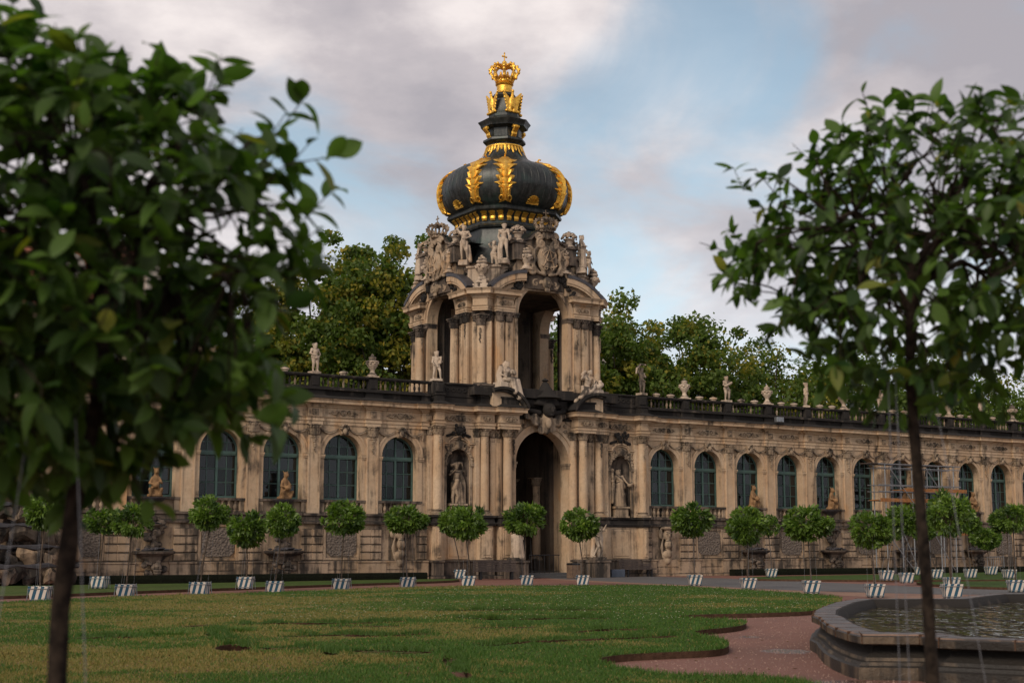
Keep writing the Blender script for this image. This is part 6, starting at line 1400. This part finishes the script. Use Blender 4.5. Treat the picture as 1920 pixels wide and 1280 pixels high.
for k, (x, y, ox, hz, rx, rz, l) in enumerate(TREES):
    ongrass = y > 60 and (x > 12 or x < -2) or k in (1,)
    t = thing('orange_tree', (x, y, .10 if k in (1, 4, 8, 14, 17, 18, 19, 22, 23, 24, 25) else 0.0 if k != 21 else 0.0), random.uniform(-.13, .13) if k > 13 else random.uniform(-.12, .12), l, 'tub tree', G_T)
    rzt = t.rotation_euler[2]; sc = 1.0 + .05 * (k % 3 == 0)
    b = put(TB[0], 'tub', t, scale=sc); put(TB[1], 'tub_soil', b); put(TB[2], 'iron_hoop', b); put(TB[3], 'iron_hoop', b); put(TB[5], 'tub_handle', b)
    put(TB[4], 'tub_feet', t, scale=sc)
    if k < 8: [put(m_, 'stay_rod', t, scale=sc) for m_ in TB[6]]
    z0 = hz - rz * .7; wob = random.uniform(-.05, .05); q = MB()
    lx = ox * cos(-rzt); ly = ox * sin(-rzt)
    q.tube([(lx * f + wob * sin(f * 5), ly * f, .3 + (z0 - .3) * f) for f in (0, .15, .35, .55, .8, 1)], lambda u: .030 - .008 * u, 6)
    for j in range(5): a = j * 1.26; q.tube([(lx, ly, z0 - .08), (lx + .22 * rx * cos(a), ly + .22 * rx * sin(a), z0 + .2), (lx + .6 * rx * cos(a), ly + .6 * rx * sin(a), z0 + .25 + .5 * rz)], .014, 4)
    put(smooth_by_angle(q.mesh('trunk', 'bark')), 'trunk', t)
    c = put(TC[k % 8], 'crown', t, (lx, ly, hz), random.uniform(0, 6.28), (rx / .5 * .97, rx / .5 * random.uniform(.85, 1.05), rz / .42 * .97)); c['kind'] = 'stuff'
    q = MB()
    for j in range(3): a = j * 2.1 + .4; q.tube([(.24 * cos(a), .24 * sin(a), .34), (lx + .3 * rx * cos(a), ly + .3 * rx * sin(a), z0 + .1)], .0035, 3)
    put(q.mesh('guy_wire', 'wire'), 'guy_wire', t)

# ================================================================== BENCHES, BIN, RAILING, HEDGES
def bench(x, y, rz, label):
    t = thing('park_bench', (x, y, 0.0), rz, label, 'bench', 'slatted benches by the gate'); L = 1.05
    for k in range(6): put(SL['s'], 'slat', t, (0, .22 + .018 * k, .50 + .085 * k), 0)
    for k in range(4): put(SL['s'], 'slat', t, (0, -.22 + .10 * k, .43), 0)
    for q in (-.8, .8):
        put(SL['leg'], 'leg', t, (q, 0, 0))
SL = dict(s=MB().box(-1.1, 1.1, -.02, .02, -.03, .03).mesh('slat', 'bench_wood'),
          leg=MB().box(-.05, .05, -.22, -.15, 0, .42).box(-.05, .05, .15, .22, 0, .42).box(-.05, .05, -.24, .24, .37, .41).add([(-.05, .2, .4), (.05, .2, .4), (.05, .36, .98), (-.05, .36, .98), (-.05, .26, .4), (.05, .26, .4), (.05, .40, .98), (-.05, .40, .98)], [(0, 1, 2, 3), (7, 6, 5, 4), (0, 3, 7, 4), (1, 5, 6, 2), (2, 6, 7, 3)]).mesh('bench_leg', 'iron'))
bx, by, _ = W(-5.0, -1.9); bench(bx + 1.2, by - .6, PHI * .4, 'long dark slatted bench on the gravel left of the gate')
bx, by, _ = W(5.9, -1.25); bench(bx, by, PHI, 'dark slatted bench against the wall right of the gate')
bx, by, _ = W(4.4, -1.35); t = put(MB().bbox(-.45, .45, -.15, .15, 0, .42).mesh('utility_box', 'plaque'), 'utility_box', None, (bx, by, 0), PHI); tagit(t, 'low blue grey metal box left of the right bench', 'box')
bx, by, _ = W(.5, -2.9); t = thing('litter_bin', (bx, by, .0), PHI, 'squat stone litter bin with a dark lid before the gate', 'bin')
put(MB().lathe([(.33, 0), (.36, .03), (.36, .68), (.34, .70)], 4, a0=pi / 4).mesh('bin_body', 'binstone'), 'bin_body', t); put(MB().lathe([(.37, .7), (.37, .76), (.30, .8)], 4, a0=pi / 4).mesh('bin_lid', 'iron'), 'bin_lid', t)
t = thing('gate_railing', W(-.55, -1.9, .26), PHI, 'thin metal railing standing in the gate opening left of the bin', 'railing')
for k in range(7): put(MB().tube([(0, 0, 0), (0, 0, .95)], .014, 6).mesh('bar', 'iron'), 'bar', t, (-1.0 + k * .3, 0, 0))
put(MB().tube([(-1.05, 0, .95), (.85, 0, .95)], .022, 6).tube([(-1.05, 0, .12), (.85, 0, .12)], .018, 6).mesh('rail', 'iron'), 'rail', t)
for a0, a1, y, l in ((-7.6, -30, -1.7, 'low dark clipped hedge along the foot of the left gallery wall'), (12.2, 38, -1.75, 'low dark clipped hedge along the foot of the right gallery wall')):
    x0, x1 = sorted((a0, a1)); mb = MB(); n = 60
    path = [(x0 + (x1 - x0) * i / n, y + .02 * sin(i * 3.3)) for i in range(n + 1)]
    mb.sweep(path, [(-.25, 0), (.25, 0), (.27, .2), (.25, .34), (.12, .38), (-.1, .37), (-.25, .36)]); 
    o = put(mb.mesh('hedge', 'hedge'), 'low_hedge', None, (FX, FY, 0), PHI); tagit(o, l, 'hedge')

# ================================================================== SCAFFOLD
def scaffold():
    t = thing('scaffold', W(26.9, -1.9, 0), PHI, 'metal tube scaffold with orange boards against the right gallery, behind the near right trunk', 'scaffold')
    xs = [-2.9, -.55, 1.85, 3.2]; 
    for x in xs:
        for y in (-.5, .45): put(MB().tube([(x, y, 0.05), (x, y, 6.7)], .035, 6).mesh('standard', 'steel'), 'standard', t)
    for z in (2.4, 4.45, 5.0, 5.4, 6.45, 6.68):
        for y in (-.5, .45): put(MB().tube([(-3.5, y - .04, z), (3.8, y - .04, z)], .028, 6).mesh('ledger', 'steel'), 'ledger', t)
    for p, q in (((-2.6, 6.5), (1.2, 2.4)), ((1.2, 2.4), (2.9, .2)), ((-1.5, 2.4), (-.3, .1)), ((.6, 6.5), (2.0, 5.0)), ((-2.9, 2.4), (-.6, .1)), ((-.6, 6.5), (.6, 5.2))):
        put(MB().tube([(p[0], -.58, p[1]), (q[0], -.58, q[1])], .032, 6).mesh('brace', 'steel'), 'brace', t)
    for x0, x1, z, y in ((-3.4, 2.6, 4.45, -.5), (-1.4, 4.3, 5.1, -.5), (-3.6, 4.3, 6.72, 0)):
        for k in range(4):
            put(MB().bbox(x0 + .01 * k, x1, y + k * .24 - .02, y + .2 + k * .24, z, z + .05).mesh('board', 'orange' if z < 6 else 'bench_wood'), 'board', t)
        if z < 6: put(MB().box(x0, x1, y - .08, y - .05, z - .08, z + .14).mesh('toe_board', 'orange'), 'toe_board', t)
    put(MB().box(2.1, 4.2, -.57, -.55, 2.35, 2.5).mesh('toe_board', 'orange'), 'toe_board', t)
scaffold()
t = thing('metal_barrier', W(34.2, -2.0, 0), PHI, 'small grey metal barrier on the far right by the wall', 'barrier')
put(MB().tube([(-.8, 0, 0), (-.8, 0, 1), (.8, 0, 1), (.8, 0, 0)], .025, 6).mesh('frame', 'steel'), 'frame', t)
for k in range(7): put(MB().tube([(-.6 + .2 * k, 0, .12), (-.6 + .2 * k, 0, 1)], .012, 5).mesh('bar', 'steel'), 'bar', t)
# floodlight on the cornice
t = thing('floodlight', W(16.6, -1.15, 9.0), PHI, 'small floodlight clamped on the right cornice', 'lamp'); put(MB().bbox(-.28, .28, -.14, .1, 0, .3).mesh('lamp_housing', 'steel'), 'lamp_housing', t); put(MB().tube([(0, 0, -.12), (0, .3, -.1)], .03, 6).mesh('arm', 'iron'), 'arm', t)

# ================================================================== GROTTO ROCKS far left
def grotto():
    t = thing('rock_grotto', W(-27.9, -1.3, 0), PHI, 'dark mossy rock cascade against the left end of the gallery wall', 'rock grotto'); rr = random.Random(4)
    n = 0
    for lv, (z, w, d) in enumerate(((.4, 2.9, 1.3), (1.2, 2.6, 1.1), (2.1, 2.3, .95), (3.0, 2.0, .8), (3.8, 1.6, .6))):
        for k in range(11 - lv):
            x = -w + 2 * w * (k + .5) / (11 - lv) + rr.uniform(-.2, .2); mb = MB(); mb.ball((0, 0, 0), (rr.uniform(.35, .6), rr.uniform(.3, .5), rr.uniform(.3, .5)), 9, 6)
            mb.v = [(a + .12 * math.sin(7 * b + n) + .06 * sin(15 * c), b + .12 * sin(6 * a + n * 2), c + .12 * sin(8 * a + 3 * b + n)) for a, b, c in mb.v]
            put(smooth_by_angle(mb.mesh('boulder', 'stone_brown' if rr.random() < .6 else 'stone_low'), 30), 'boulder', t, (x, -d + rr.uniform(-.2, .4), z + rr.uniform(-.15, .15)), rr.uniform(-.3, .3)); n += 1
        mb = MB(); pts = [(x, -d - .35 - .25 * cos(x), z + .42 + .04 * sin(x * 5)) for x in np.linspace(-w, w, 14)]
        mb.tube(pts, lambda u: .09 + .05 * sin(u * 20), 6); put(mb.mesh('basin_lip', 'slate'), 'basin_lip', t)
grotto()

# ================================================================== FOUNTAIN POOL
def fountain():
    rim = [(4.99, 24.12), (4.91, 23.2), (4.76, 22.3), (4.60, 21.23), (4.50, 20.2), (4.46, 19.3), (4.49, 18.72), (5.22, 18.62), (5.25, 17.95), (6.0, 17.45), (7.5, 16.6), (10, 16.2), (13, 17.2), (15, 17.9), (15, 18.7), (16, 18.8), (16.6, 20), (17.2, 22), (17.4, 25), (17.1, 28), (16.4, 30.6), (15.7, 31.6), (14.9, 31.7), (14.8, 33.2), (13.6, 34.7), (12.4, 35.1), (11.54, 34.94), (10.54, 33.4), (9.6, 31.75), (8.4, 31.65), (7.5, 31.6), (6.6, 29.6), (5.9, 27.5), (5.4, 25.9)]
    rim = [(a * .9545, b * .9545) for a, b in rim]
    # outline runs the other way round so that 'outward' is to the right of travel
    t = thing('fountain_pool', (0, 0, 0), 0, 'large low lobed stone fountain pool full of rippling brown water at right', 'fountain')
    path = rim
    d = [path[i] for i in range(len(path))]
    area = sum(d[i][0] * d[(i + 1) % len(d)][1] - d[(i + 1) % len(d)][0] * d[i][1] for i in range(len(d)))
    if area < 0: d = d[::-1]      # counter-clockwise travel puts outward on the right
    def ring(prof, nm, mat):
        mb = MB(); n = len(d); mb.sweep(d, prof, True); mb.f = mb.f[:-2]; me = mb.mesh(nm, mat); put(smooth_by_angle(me, 28), nm, t)
    ring([(.05, 0), (.05, .15), (.01, .17), (-.01, .21), (-.07, .22), (-.08, .26), (-.17, .32), (-.22, .39), (-.18, .415)], 'basin_wall', 'basin_stone')
    ring([(-.22, .41), (-.06, .412), (.0, .43), (.01, .515), (-.02, .528)], 'coping_edge', 'basin_stone')
    ring([(-.02, .528), (-.03, .545), (-.05, .55), (-.36, .55)], 'coping', 'rim_stone')
    ring([(-.36, .551), (-.40, .54), (-.45, .46), (-.48, .38), (-.52, .0)], 'basin_lining', 'stone_black')
    P = [Vector(p) for p in d]; n = len(P); inn = []
    for i in range(n):
        a = (P[i] - P[i - 1]).normalized(); b = (P[(i + 1) % n] - P[i]).normalized(); m = Vector((a.y, -a.x)) + Vector((b.y, -b.x)); m = m / max(.35, m.length ** 2 / 2); q = P[i] - m * .5; inn.append((q.x, q.y, .38))
    put(MB().add(inn, [tuple(range(n))]).mesh('pool_water', 'water'), 'water', t)
    # thin joints between coping stones
    mb = MB()
    for i in range(n):
        p = P[i]; q = P[(i + 1) % n]; L = (q - p).length
        for k in range(max(1, round(L / 1.1))):
            f = (k + .02) / max(1, round(L / 1.1)); c = p + (q - p) * f; dr = (q - p).normalized(); nr = Vector((dr.y, -dr.x)); st = len(mb.v)
            mb.box(-.006, .006, -.36, .012, .43, .553); mb.xform(Matrix.Translation((c.x, c.y, 0)) @ Matrix.Rotation(math.atan2(dr.y, dr.x) + 0, 4, 'Z') @ Matrix.Scale(-1, 4, (0, 1, 0)), st)
    put(mb.mesh('joints', 'soil'), 'joints', t, kind='stuff')
fountain()

# ================================================================== BUILDINGS BEHIND
def pavilion():
    # its wall meets the terrace behind the left gallery
    t = thing('tiled_pavilion', W(-14.2, 11, 0), PHI, 'stone pavilion with a tall red tiled roof behind the left gallery', 'building')
    L = 24; D = 12; mb = MB(); mb.box(-L, 0, 0, D, 0, 14.2); put(mb.mesh('wall', 'stone_low'), 'wall', t)
    put(MB().sweep([(-L, 0), (0, 0), (0, D)], [(-.1, 13.7), (.15, 13.7), (.2, 13.9), (.5, 14.0), (.55, 14.2), (-.1, 14.3)]).mesh('cornice', 'stone'), 'cornice', t)
    zr = 14.3; pr = [(0, 0), (.9, 1.3), (1.6, 2.6), (2.2, 3.4), (4.2, 4.6), (6, 5.1)]
    # the mansard slope carries courses of tiles, each course a lapped strip
    vs = []; fs = []
    def prof(i): return pr[i]
    rows = []
    for i in range(len(pr) - 1):
        (o0, z0), (o1, z1) = pr[i], pr[i + 1]; n = max(2, int(math.hypot(o1 - o0, z1 - z0) / .28))
        for k in range(n): rows.append((o0 + (o1 - o0) * k / n, z0 + (z1 - z0) * k / n, o0 + (o1 - o0) * (k + 1) / n, z0 + (z1 - z0) * (k + 1) / n))
    mb = MB()
    for (o0, z0, o1, z1) in rows:
        def rect(o, z): return [(-L + o, o, zr + z), (-o, o, zr + z), (-o, D - o, zr + z), (-L + o, D - o, zr + z)]
        a = rect(o0 - .06, z0 + .0); b = rect(o1, z1); mb.add(a + b, [(k, (k + 1) % 4, 4 + (k + 1) % 4, 4 + k) for k in range(4)]); c = rect(o1 - .06, z1); mb.add(b + c, [(k, (k + 1) % 4, 4 + (k + 1) % 4, 4 + k) for k in range(4)])
    rf = put(mb.mesh('roof', 'tile'), 'roof', t)
    tl = MB().add([(-.11, 0, -.01), (.11, 0, -.01), (.11, .12, .27), (-.11, .12, .27), (0, -.05, -.01), (0, .07, .27)], [(0, 4, 5, 3), (4, 1, 2, 5)]).mesh('roof_tile', 'tile')
    # single tiles along the eaves row
    for k in range(100): put(tl, 'tile', rf, (-.3 - k * .23, -.02, zr + .02))
    for x in (-3.2, -8.2, -13.2):
        mb = MB(); mb.box(-.8, .8, -.1, 2.2, 0, 1.5); mb.ring(0, 1.5, .0, .85, 0, pi, -.2, 2.2, 12); dm = put(mb.mesh('dormer', 'plaster'), 'dormer', t, (x, .3, zr + .6))
        put(MB().ring(0, .95, .42, .52, 0, 2 * pi, -.16, -.1, 16).box(-.02, .02, -.15, -.12, .55, 1.35).box(-.4, .4, -.15, -.12, .93, .97).mesh('window_frame', 'plaster'), 'window_frame', dm)
        put(MB().lathe([(.42, -.01), (.42, 0)], 16).xform(Matrix.Translation((0, -.11, .95)) @ Matrix.Rotation(pi / 2, 4, 'X')).mesh('pane', 'glass'), 'pane', dm)
    for x in (-2.4, -6.0, -9.6, -13.2, -16.8):
        w = put(MB().box(-.7, .7, -.08, -.02, 0, .1).box(-.7, -.6, -.08, -.02, .101, 2.6).box(.6, .7, -.08, -.02, .101, 2.6).box(-.7, .7, -.08, -.02, 2.601, 2.7).box(-.04, .04, -.07, -.02, .101, 2.6).mesh('window', 'green_frame'), 'window', t, (x, 0, 10.2)); put(MB().box(-.6, .6, -.04, -.02, .1, 2.6).mesh('pane', 'glass'), 'pane', w)
    for x in (-.35, -4.2, -7.8, -11.4, -15): put(MB().bbox(-.3, .3, -.12, 0, 9.4, 13.7).mesh('pilaster', 'stone'), 'pilaster', t, (x, 0, 0))
pavilion()
t = thing('office_block', W(33.4, 42, 0), PHI, 'distant flat roofed block with turquoise glazing just right of the tower', 'building')
put(MB().box(0, 2.4, 0, 2.5, 0, 20.6).mesh('wall', 'plaster'), 'wall', t); put(MB().box(-.6, 2.8, -.6, 3.1, 21.6, 22.1).mesh('roof', 'plaster'), 'roof', t); put(MB().box(.2, 2.3, .2, 2.3, 20.6, 21.6).mesh('window', 'turquoise'), 'window', t)

# ================================================================== TREES BEYOND
def big_tree(x, y, h, r, seed, label, yellow=.1, base=.35, n=26000, ls=.34):
    t = thing('plane_tree', (x, y, 0), 0, label, 'tree', 'tall plane trees behind the galleries'); rr = np.random.default_rng(seed)
    th = h * base; mb = MB(); mb.tube([(0, 0, 0), (.2, 0, th * .5), (0, .1, th), (.1, 0, h * .75)], lambda u: .5 * (1 - .75 * u), 9)
    cz = th + (h - th) * .5; hz = (h - th) * .56
    cl = 260; c = rr.normal(size=(cl, 3)); c /= np.linalg.norm(c, axis=1)[:, None]; rad = .2 + .8 * rr.random(cl) ** .55
    C = c * rad[:, None] * (1 + .08 * rr.normal(size=(cl, 1))) * np.array([r, r, hz]) + np.array([0, 0, cz]); C[:, 2] = np.maximum(C[:, 2], th * .7)
    for k in range(34):
        p = C[k * 4]; s = (0, 0, min(th + .12 * (p[2] - th), p[2])); m = (p[0] * .45, p[1] * .45, (s[2] + p[2]) / 2 + .4); mb.tube([s, m, tuple(p)], .13, 5, .03)
    put(smooth_by_angle(mb.mesh('trunk', 'far_bark')), 'trunk', t)
    i = rr.integers(0, cl, n); sz = .55 + .75 * rr.random(cl)
    q = rr.normal(size=(n, 3)); q /= np.linalg.norm(q, axis=1)[:, None]; q *= (rr.random(n) ** .42)[:, None]
    P = C[i] + q * sz[i][:, None] * np.array([1.15, 1.15, .8]) * r / 5.2
    o = rr.normal(size=(n, 3)) + q * .8 + np.array([0, 0, .35]); o /= np.linalg.norm(o, axis=1)[:, None]
    a = np.cross(o, rr.normal(size=(n, 3))); a /= np.linalg.norm(a, axis=1)[:, None]; b = np.cross(o, a)
    L = (ls * (.5 + .8 * rr.random(n)))[:, None]
    V = np.stack([P - a * L * .5, P - b * L * .38 + o * L * .1, P + a * L * .5, P + b * L * .38 + o * L * .1], 1)
    low = np.clip((cz + .2 * hz - P[:, 2]) / hz, 0, 1)
    yc = (rr.random(cl) < yellow * 1.3)[i] * rr.random(n) * .8
    tint = np.stack([np.clip(.2 + .55 * rr.random(n) + .25 * (rr.random(cl))[i], 0, 1), np.clip(yc + (rr.random(n) < yellow * .35) * .6, 0, 1)], 1)
    me = tri_mesh('tree_crown', V.reshape(-1, 3), np.arange(n * 4).reshape(-1, 4), tint, 'leaf_far', 4); o = put(me, 'crown', t); o['kind'] = 'stuff'
BT = [(3.4, 104, 18.0, 5.0, 'plane tree hidden by the tower, glimpsed green through its upper arch', .1), (-8.2, 96, 22.3, 5.4, 'leafy plane tree with yellowing lower branches directly left of the tower', .30), (-13.2, 99, 22.2, 5.0, 'plane tree between the left near tree and the tower, behind the urn', .18), (-18.0, 101, 18.5, 4.4, 'lower plane tree behind the left child statue', .25), (-3.6, 100, 20, 4.6, 'plane tree mostly hidden behind the tower\'s left side', .22),
      (8.4, 108, 18.6, 5.0, 'yellow-green plane tree directly right of the tower', .22), (14.2, 113, 19.2, 6.0, 'broad plane tree second to the right of the tower', .12), (21.4, 118, 18.3, 6.2, 'plane tree third to the right of the tower, beside the right near crown', .2), (28.5, 123, 17.6, 6.0, 'dark plane tree behind the lower left of the right near crown', .05), (36, 128, 18.5, 6.0, 'plane tree behind the near right trunk', .05), (44.5, 134, 17.6, 6.4, 'plane tree right of the near right trunk, far back', .06), (53.5, 140, 17.0, 6.4, 'rightmost plane tree beyond the balustrade', .06)]
for k, (x, y, h, r, l, ye) in enumerate(BT): big_tree(x, y, h, r, 100 + k, l, ye, .22, n=40000 if k < 7 else 24000)
# far woodland band behind everything
def far_wood():
    rr = np.random.default_rng(9); n = 60000
    u = rr.random(n) * 190 - 75; x = u; y = 128 + u * .42 + rr.random(n) * 14; top = 9 + 3.0 * np.sin(u * .25) + 2 * np.sin(u * .61 + 1); z = top * rr.random(n) ** .6
    P = np.stack([x, y, z], 1); a = rr.normal(size=(n, 3)); a /= np.linalg.norm(a, axis=1)[:, None]; b = np.cross(a, rr.normal(size=(n, 3))); b /= np.linalg.norm(b, axis=1)[:, None]
    L = .7 * (.6 + .8 * rr.random(n))[:, None]; V = np.stack([P - a * L * .5, P - b * L * .4, P + a * L * .5, P + b * L * .4], 1)
    me = tri_mesh('wood', V.reshape(-1, 3), np.arange(n * 4).reshape(-1, 4), np.stack([.5 * rr.random(n), .1 * rr.random(n)], 1), 'leaf_far', 4); o = put(me, 'far_wood'); tagit(o, 'low dark mass of foliage far behind the galleries', 'wood', kind='stuff')
far_wood()

# ================================================================== THE TWO NEAR TREES
def leaf_template(nseg=4, curl=.12, fold=.18, wid=.24):
    """leaf along +x, unit length; returns verts, quads"""
    ts = np.linspace(0, 1, nseg + 1); w = wid * np.sin(pi * np.clip(ts, 0, 1) ** .85) ** .8; w[0] = .012; w[-1] = .004
    V = []
    for t, ww in zip(ts, w): z = -curl * t * t; V += [(t, -ww, z + fold * ww), (t, 0, z), (t, ww, z + fold * ww)]
    F = []
    for i in range(nseg): o = i * 3; F += [(o, o + 3, o + 4, o + 1), (o + 1, o + 4, o + 5, o + 2)]
    return np.array(V), np.array(F)
LT = [leaf_template(5, c, f, w) for c, f, w in ((.05, .3, .24), (.16, .45, .27), (.28, .25, .21), (.10, .1, .29), (.38, .5, .25), (-.12, .3, .23), (.5, .35, .26))]
def near_tree(x, y, trunk, cc, R, RZ, nleaf, lsz, seed, label, gapf, wires, tw):
    t = thing('orange_tree', (x, y, 0), 0, label, 'tub tree', 'clipped orange trees in striped tubs')
    b = put(TB[0], 'tub', t); put(TB[1], 'tub_soil', b); put(TB[2], 'iron_hoop', b); put(TB[3], 'iron_hoop', b); put(TB[4], 'tub_feet', t); put(TB[5], 'tub_handle', b)
    rr = np.random.default_rng(seed); mb = MB()
    # trunk with slight knots
    tk = [Vector(p) for p in trunk]; pts = []
    for i in range(len(tk) - 1):
        for f in np.linspace(0, 1, 5, endpoint=False): pts.append(tk[i].lerp(tk[i + 1], f))
    pts.append(tk[-1]); m = len(pts); mb.tube(pts, lambda u: tw * (1.04 - .28 * u) * (1 + .05 * sin(u * 31) + .04 * sin(u * 57)), 14)
    top = tk[-1]; c = Vector(cc); segs = []
    # limbs -> branches -> twigs
    ends = []
    for k in range(11):
        d = Vector((rr.normal(), rr.normal(), abs(rr.normal()) * .5 + .15)).normalized(); s = Vector(pts[-1 - int(rr.integers(0, 3))])
        tip = c + Vector((d.x * R * .62, d.y * R * .62, d.z * RZ * .7 - RZ * .12)); mid = s.lerp(tip, .5) + Vector((0, 0, .06)) + Vector(rr.normal(size=3)) * .04
        mb.tube([s, s.lerp(mid, .5), mid, mid.lerp(tip, .5) + Vector(rr.normal(size=3)) * .02, tip], .022, 6, .008)
        for j in range(9):
            s2 = mid.lerp(tip, rr.random()); d2 = ((s2 - c).normalized() + Vector(rr.normal(size=3)) * .75).normalized(); ln = .25 + .25 * rr.random()
            e2 = s2 + d2 * ln; q = e2 - c; e = math.sqrt((q.x / R) ** 2 + (q.y / R) ** 2 + (q.z / RZ) ** 2)
            if e > .93: e2 = c + q * (.93 / e)
            mb.tube([s2, s2.lerp(e2, .5) + Vector(rr.normal(size=3)) * .02, e2], .008, 5, .004); ends.append((s2, e2))
    tw_n = int(nleaf / 7.5); TP = []
    for k in range(tw_n):
        d = rr.normal(size=3); d /= np.linalg.norm(d); rad = 1.0 * (.50 + .50 * rr.random() ** gapf)
        lump = 1 + .07 * sin(d[0] * 5 + seed) + .06 * sin(d[2] * 6 + 2 * d[1])
        p = c + Vector((d[0] * R * rad * lump, d[1] * R * rad * lump, d[2] * RZ * rad * lump)); 
        if d[2] < -.25: p.z = c.z + (p.z - c.z) * .92
        bs = min(ends, key=lambda en: (en[1] - p).length_squared)[1]
        o = (p - c).normalized(); tip = p + (o * .8 + Vector((0, 0, .35)) + Vector(rr.normal(size=3)) * .4).normalized() * (.09 + .08 * rr.random())
        if (bs - p).length < .5: mb.tube([bs, bs.lerp(p, .5) + Vector((0, 0, .02)), p, tip], .0045, 4, .002)
        else: mb.tube([p - o * .12, p, tip], .004, 4, .002)
        TP.append((p, tip))
    put(smooth_by_angle(mb.mesh('trunk', 'bark_near')), 'trunk', t)
    # leaves spiral round every twig
    items = []
    for (p, tip) in TP:
        ax = (tip - p).normalized(); side = ax.orthogonal().normalized(); k0 = rr.random() * 6
        for j in range(int(rr.integers(5, 11))):
            f = -.35 + 1.35 * rr.random(); base = p + (tip - p) * f; a = k0 + j * 2.4
            rad = (Matrix.Rotation(a, 3, ax) @ side); dr = (rad * (.9 + .3 * rr.random()) + ax * (.3 + .7 * rr.random()) + Vector((0, 0, -.25 - .3 * rr.random()))).normalized()
            nrm = (Vector((0, 0, 1)) + ax * .5 + Vector(rr.normal(size=3)) * .45); nrm = (nrm - dr * nrm.dot(dr)).normalized()
            items.append((base, dr, nrm, lsz * (.6 + .75 * rr.random()), rr.random(), rr.random()))
    camp = Vector((0, 0, 1.6)); tw_ = Vector((x, y, 0))
    key = lambda it: -(it[3] / ((it[0] + tw_) - camp).length)
    items.sort(key=key); big, rest = items[:300], items[300:]
    Vs = []; Fs = []; Ts = []; o = 0
    for k, (bp, dr, nr, L, r1, r2) in enumerate(rest):
        V, F = LT[k % len(LT)]; yv = nr.cross(dr); Mx = np.array([dr, yv, nr]).T
        Vs.append((V * L) @ Mx.T + np.array(bp)); Fs.append(F + o); o += len(V); Ts.append(np.tile([[r1, (r2 > .985) * .7 + .06 * r2]], (len(F), 1)))
    me = tri_mesh('foliage', np.concatenate(Vs), np.concatenate(Fs), np.concatenate(Ts), 'leaf_near', 4); me.shade_smooth(); put(me, 'foliage', t, kind='stuff')
    var = []
    for k in range(12):
        V, F = LT[k % len(LT)]; me = tri_mesh('leaf', V, F, np.tile([[(k * .37) % 1, .40 if k == 7 else .04]], (len(F), 1)), 'leaf_near', 4); me.shade_smooth(); var.append(me)
    for k, (bp, dr, nr, L, r1, r2) in enumerate(big):
        yv = nr.cross(dr); o_ = bpy.data.objects.new('leaf', var[int(r1 * 11.99)]); COL.objects.link(o_); o_.parent = t
        o_.matrix_local = Matrix.Translation(bp) @ Matrix((dr, yv, nr)).transposed().to_4x4() @ Matrix.Scale(L, 4)
    for (p0, p1) in wires: put(MB().tube([p0, p1], .0017, 6).mesh('guy_wire', 'wire'), 'guy_wire', t)
TL = (-1.465, 4.7)
near_tree(*TL, [(0, 0, .3), (0, 0, .9), (.0, 0, 1.4), (.04, 0, 1.85), (.10, 0, 2.1), (.08, .05, 2.4)], (-.09, .02, 2.55), .80, .80, 4300, .108, 41, 'blurred orange tree with a dense dark crown, close by at the left', .6,
          [((.22, -.2, .34), (.10, -.25, 2.0)), ((-.24, -.2, .34), (-.05, -.2, 2.1)), ((-.1, .24, .34), (-.02, .2, 2.1))], .034)
TR = (1.875, 6.5)
near_tree(*TR, [(0, 0, .3), (0, 0, .9), (-.01, 0, 1.4), (-.03, 0, 1.9), (-.05, 0, 2.35), (-.02, 0, 2.9)], (.05, .02, 2.95), .94, .69, 3100, .094, 77, 'blurred orange tree with a loose crown, close by at the right', .8,
          [((-.2, -.2, .34), (-.19, -.15, 2.35)), ((-.16, -.22, .34), (-.17, -.2, 2.35)), ((.26, -.2, .34), (.02, -.1, 2.35))], .029)
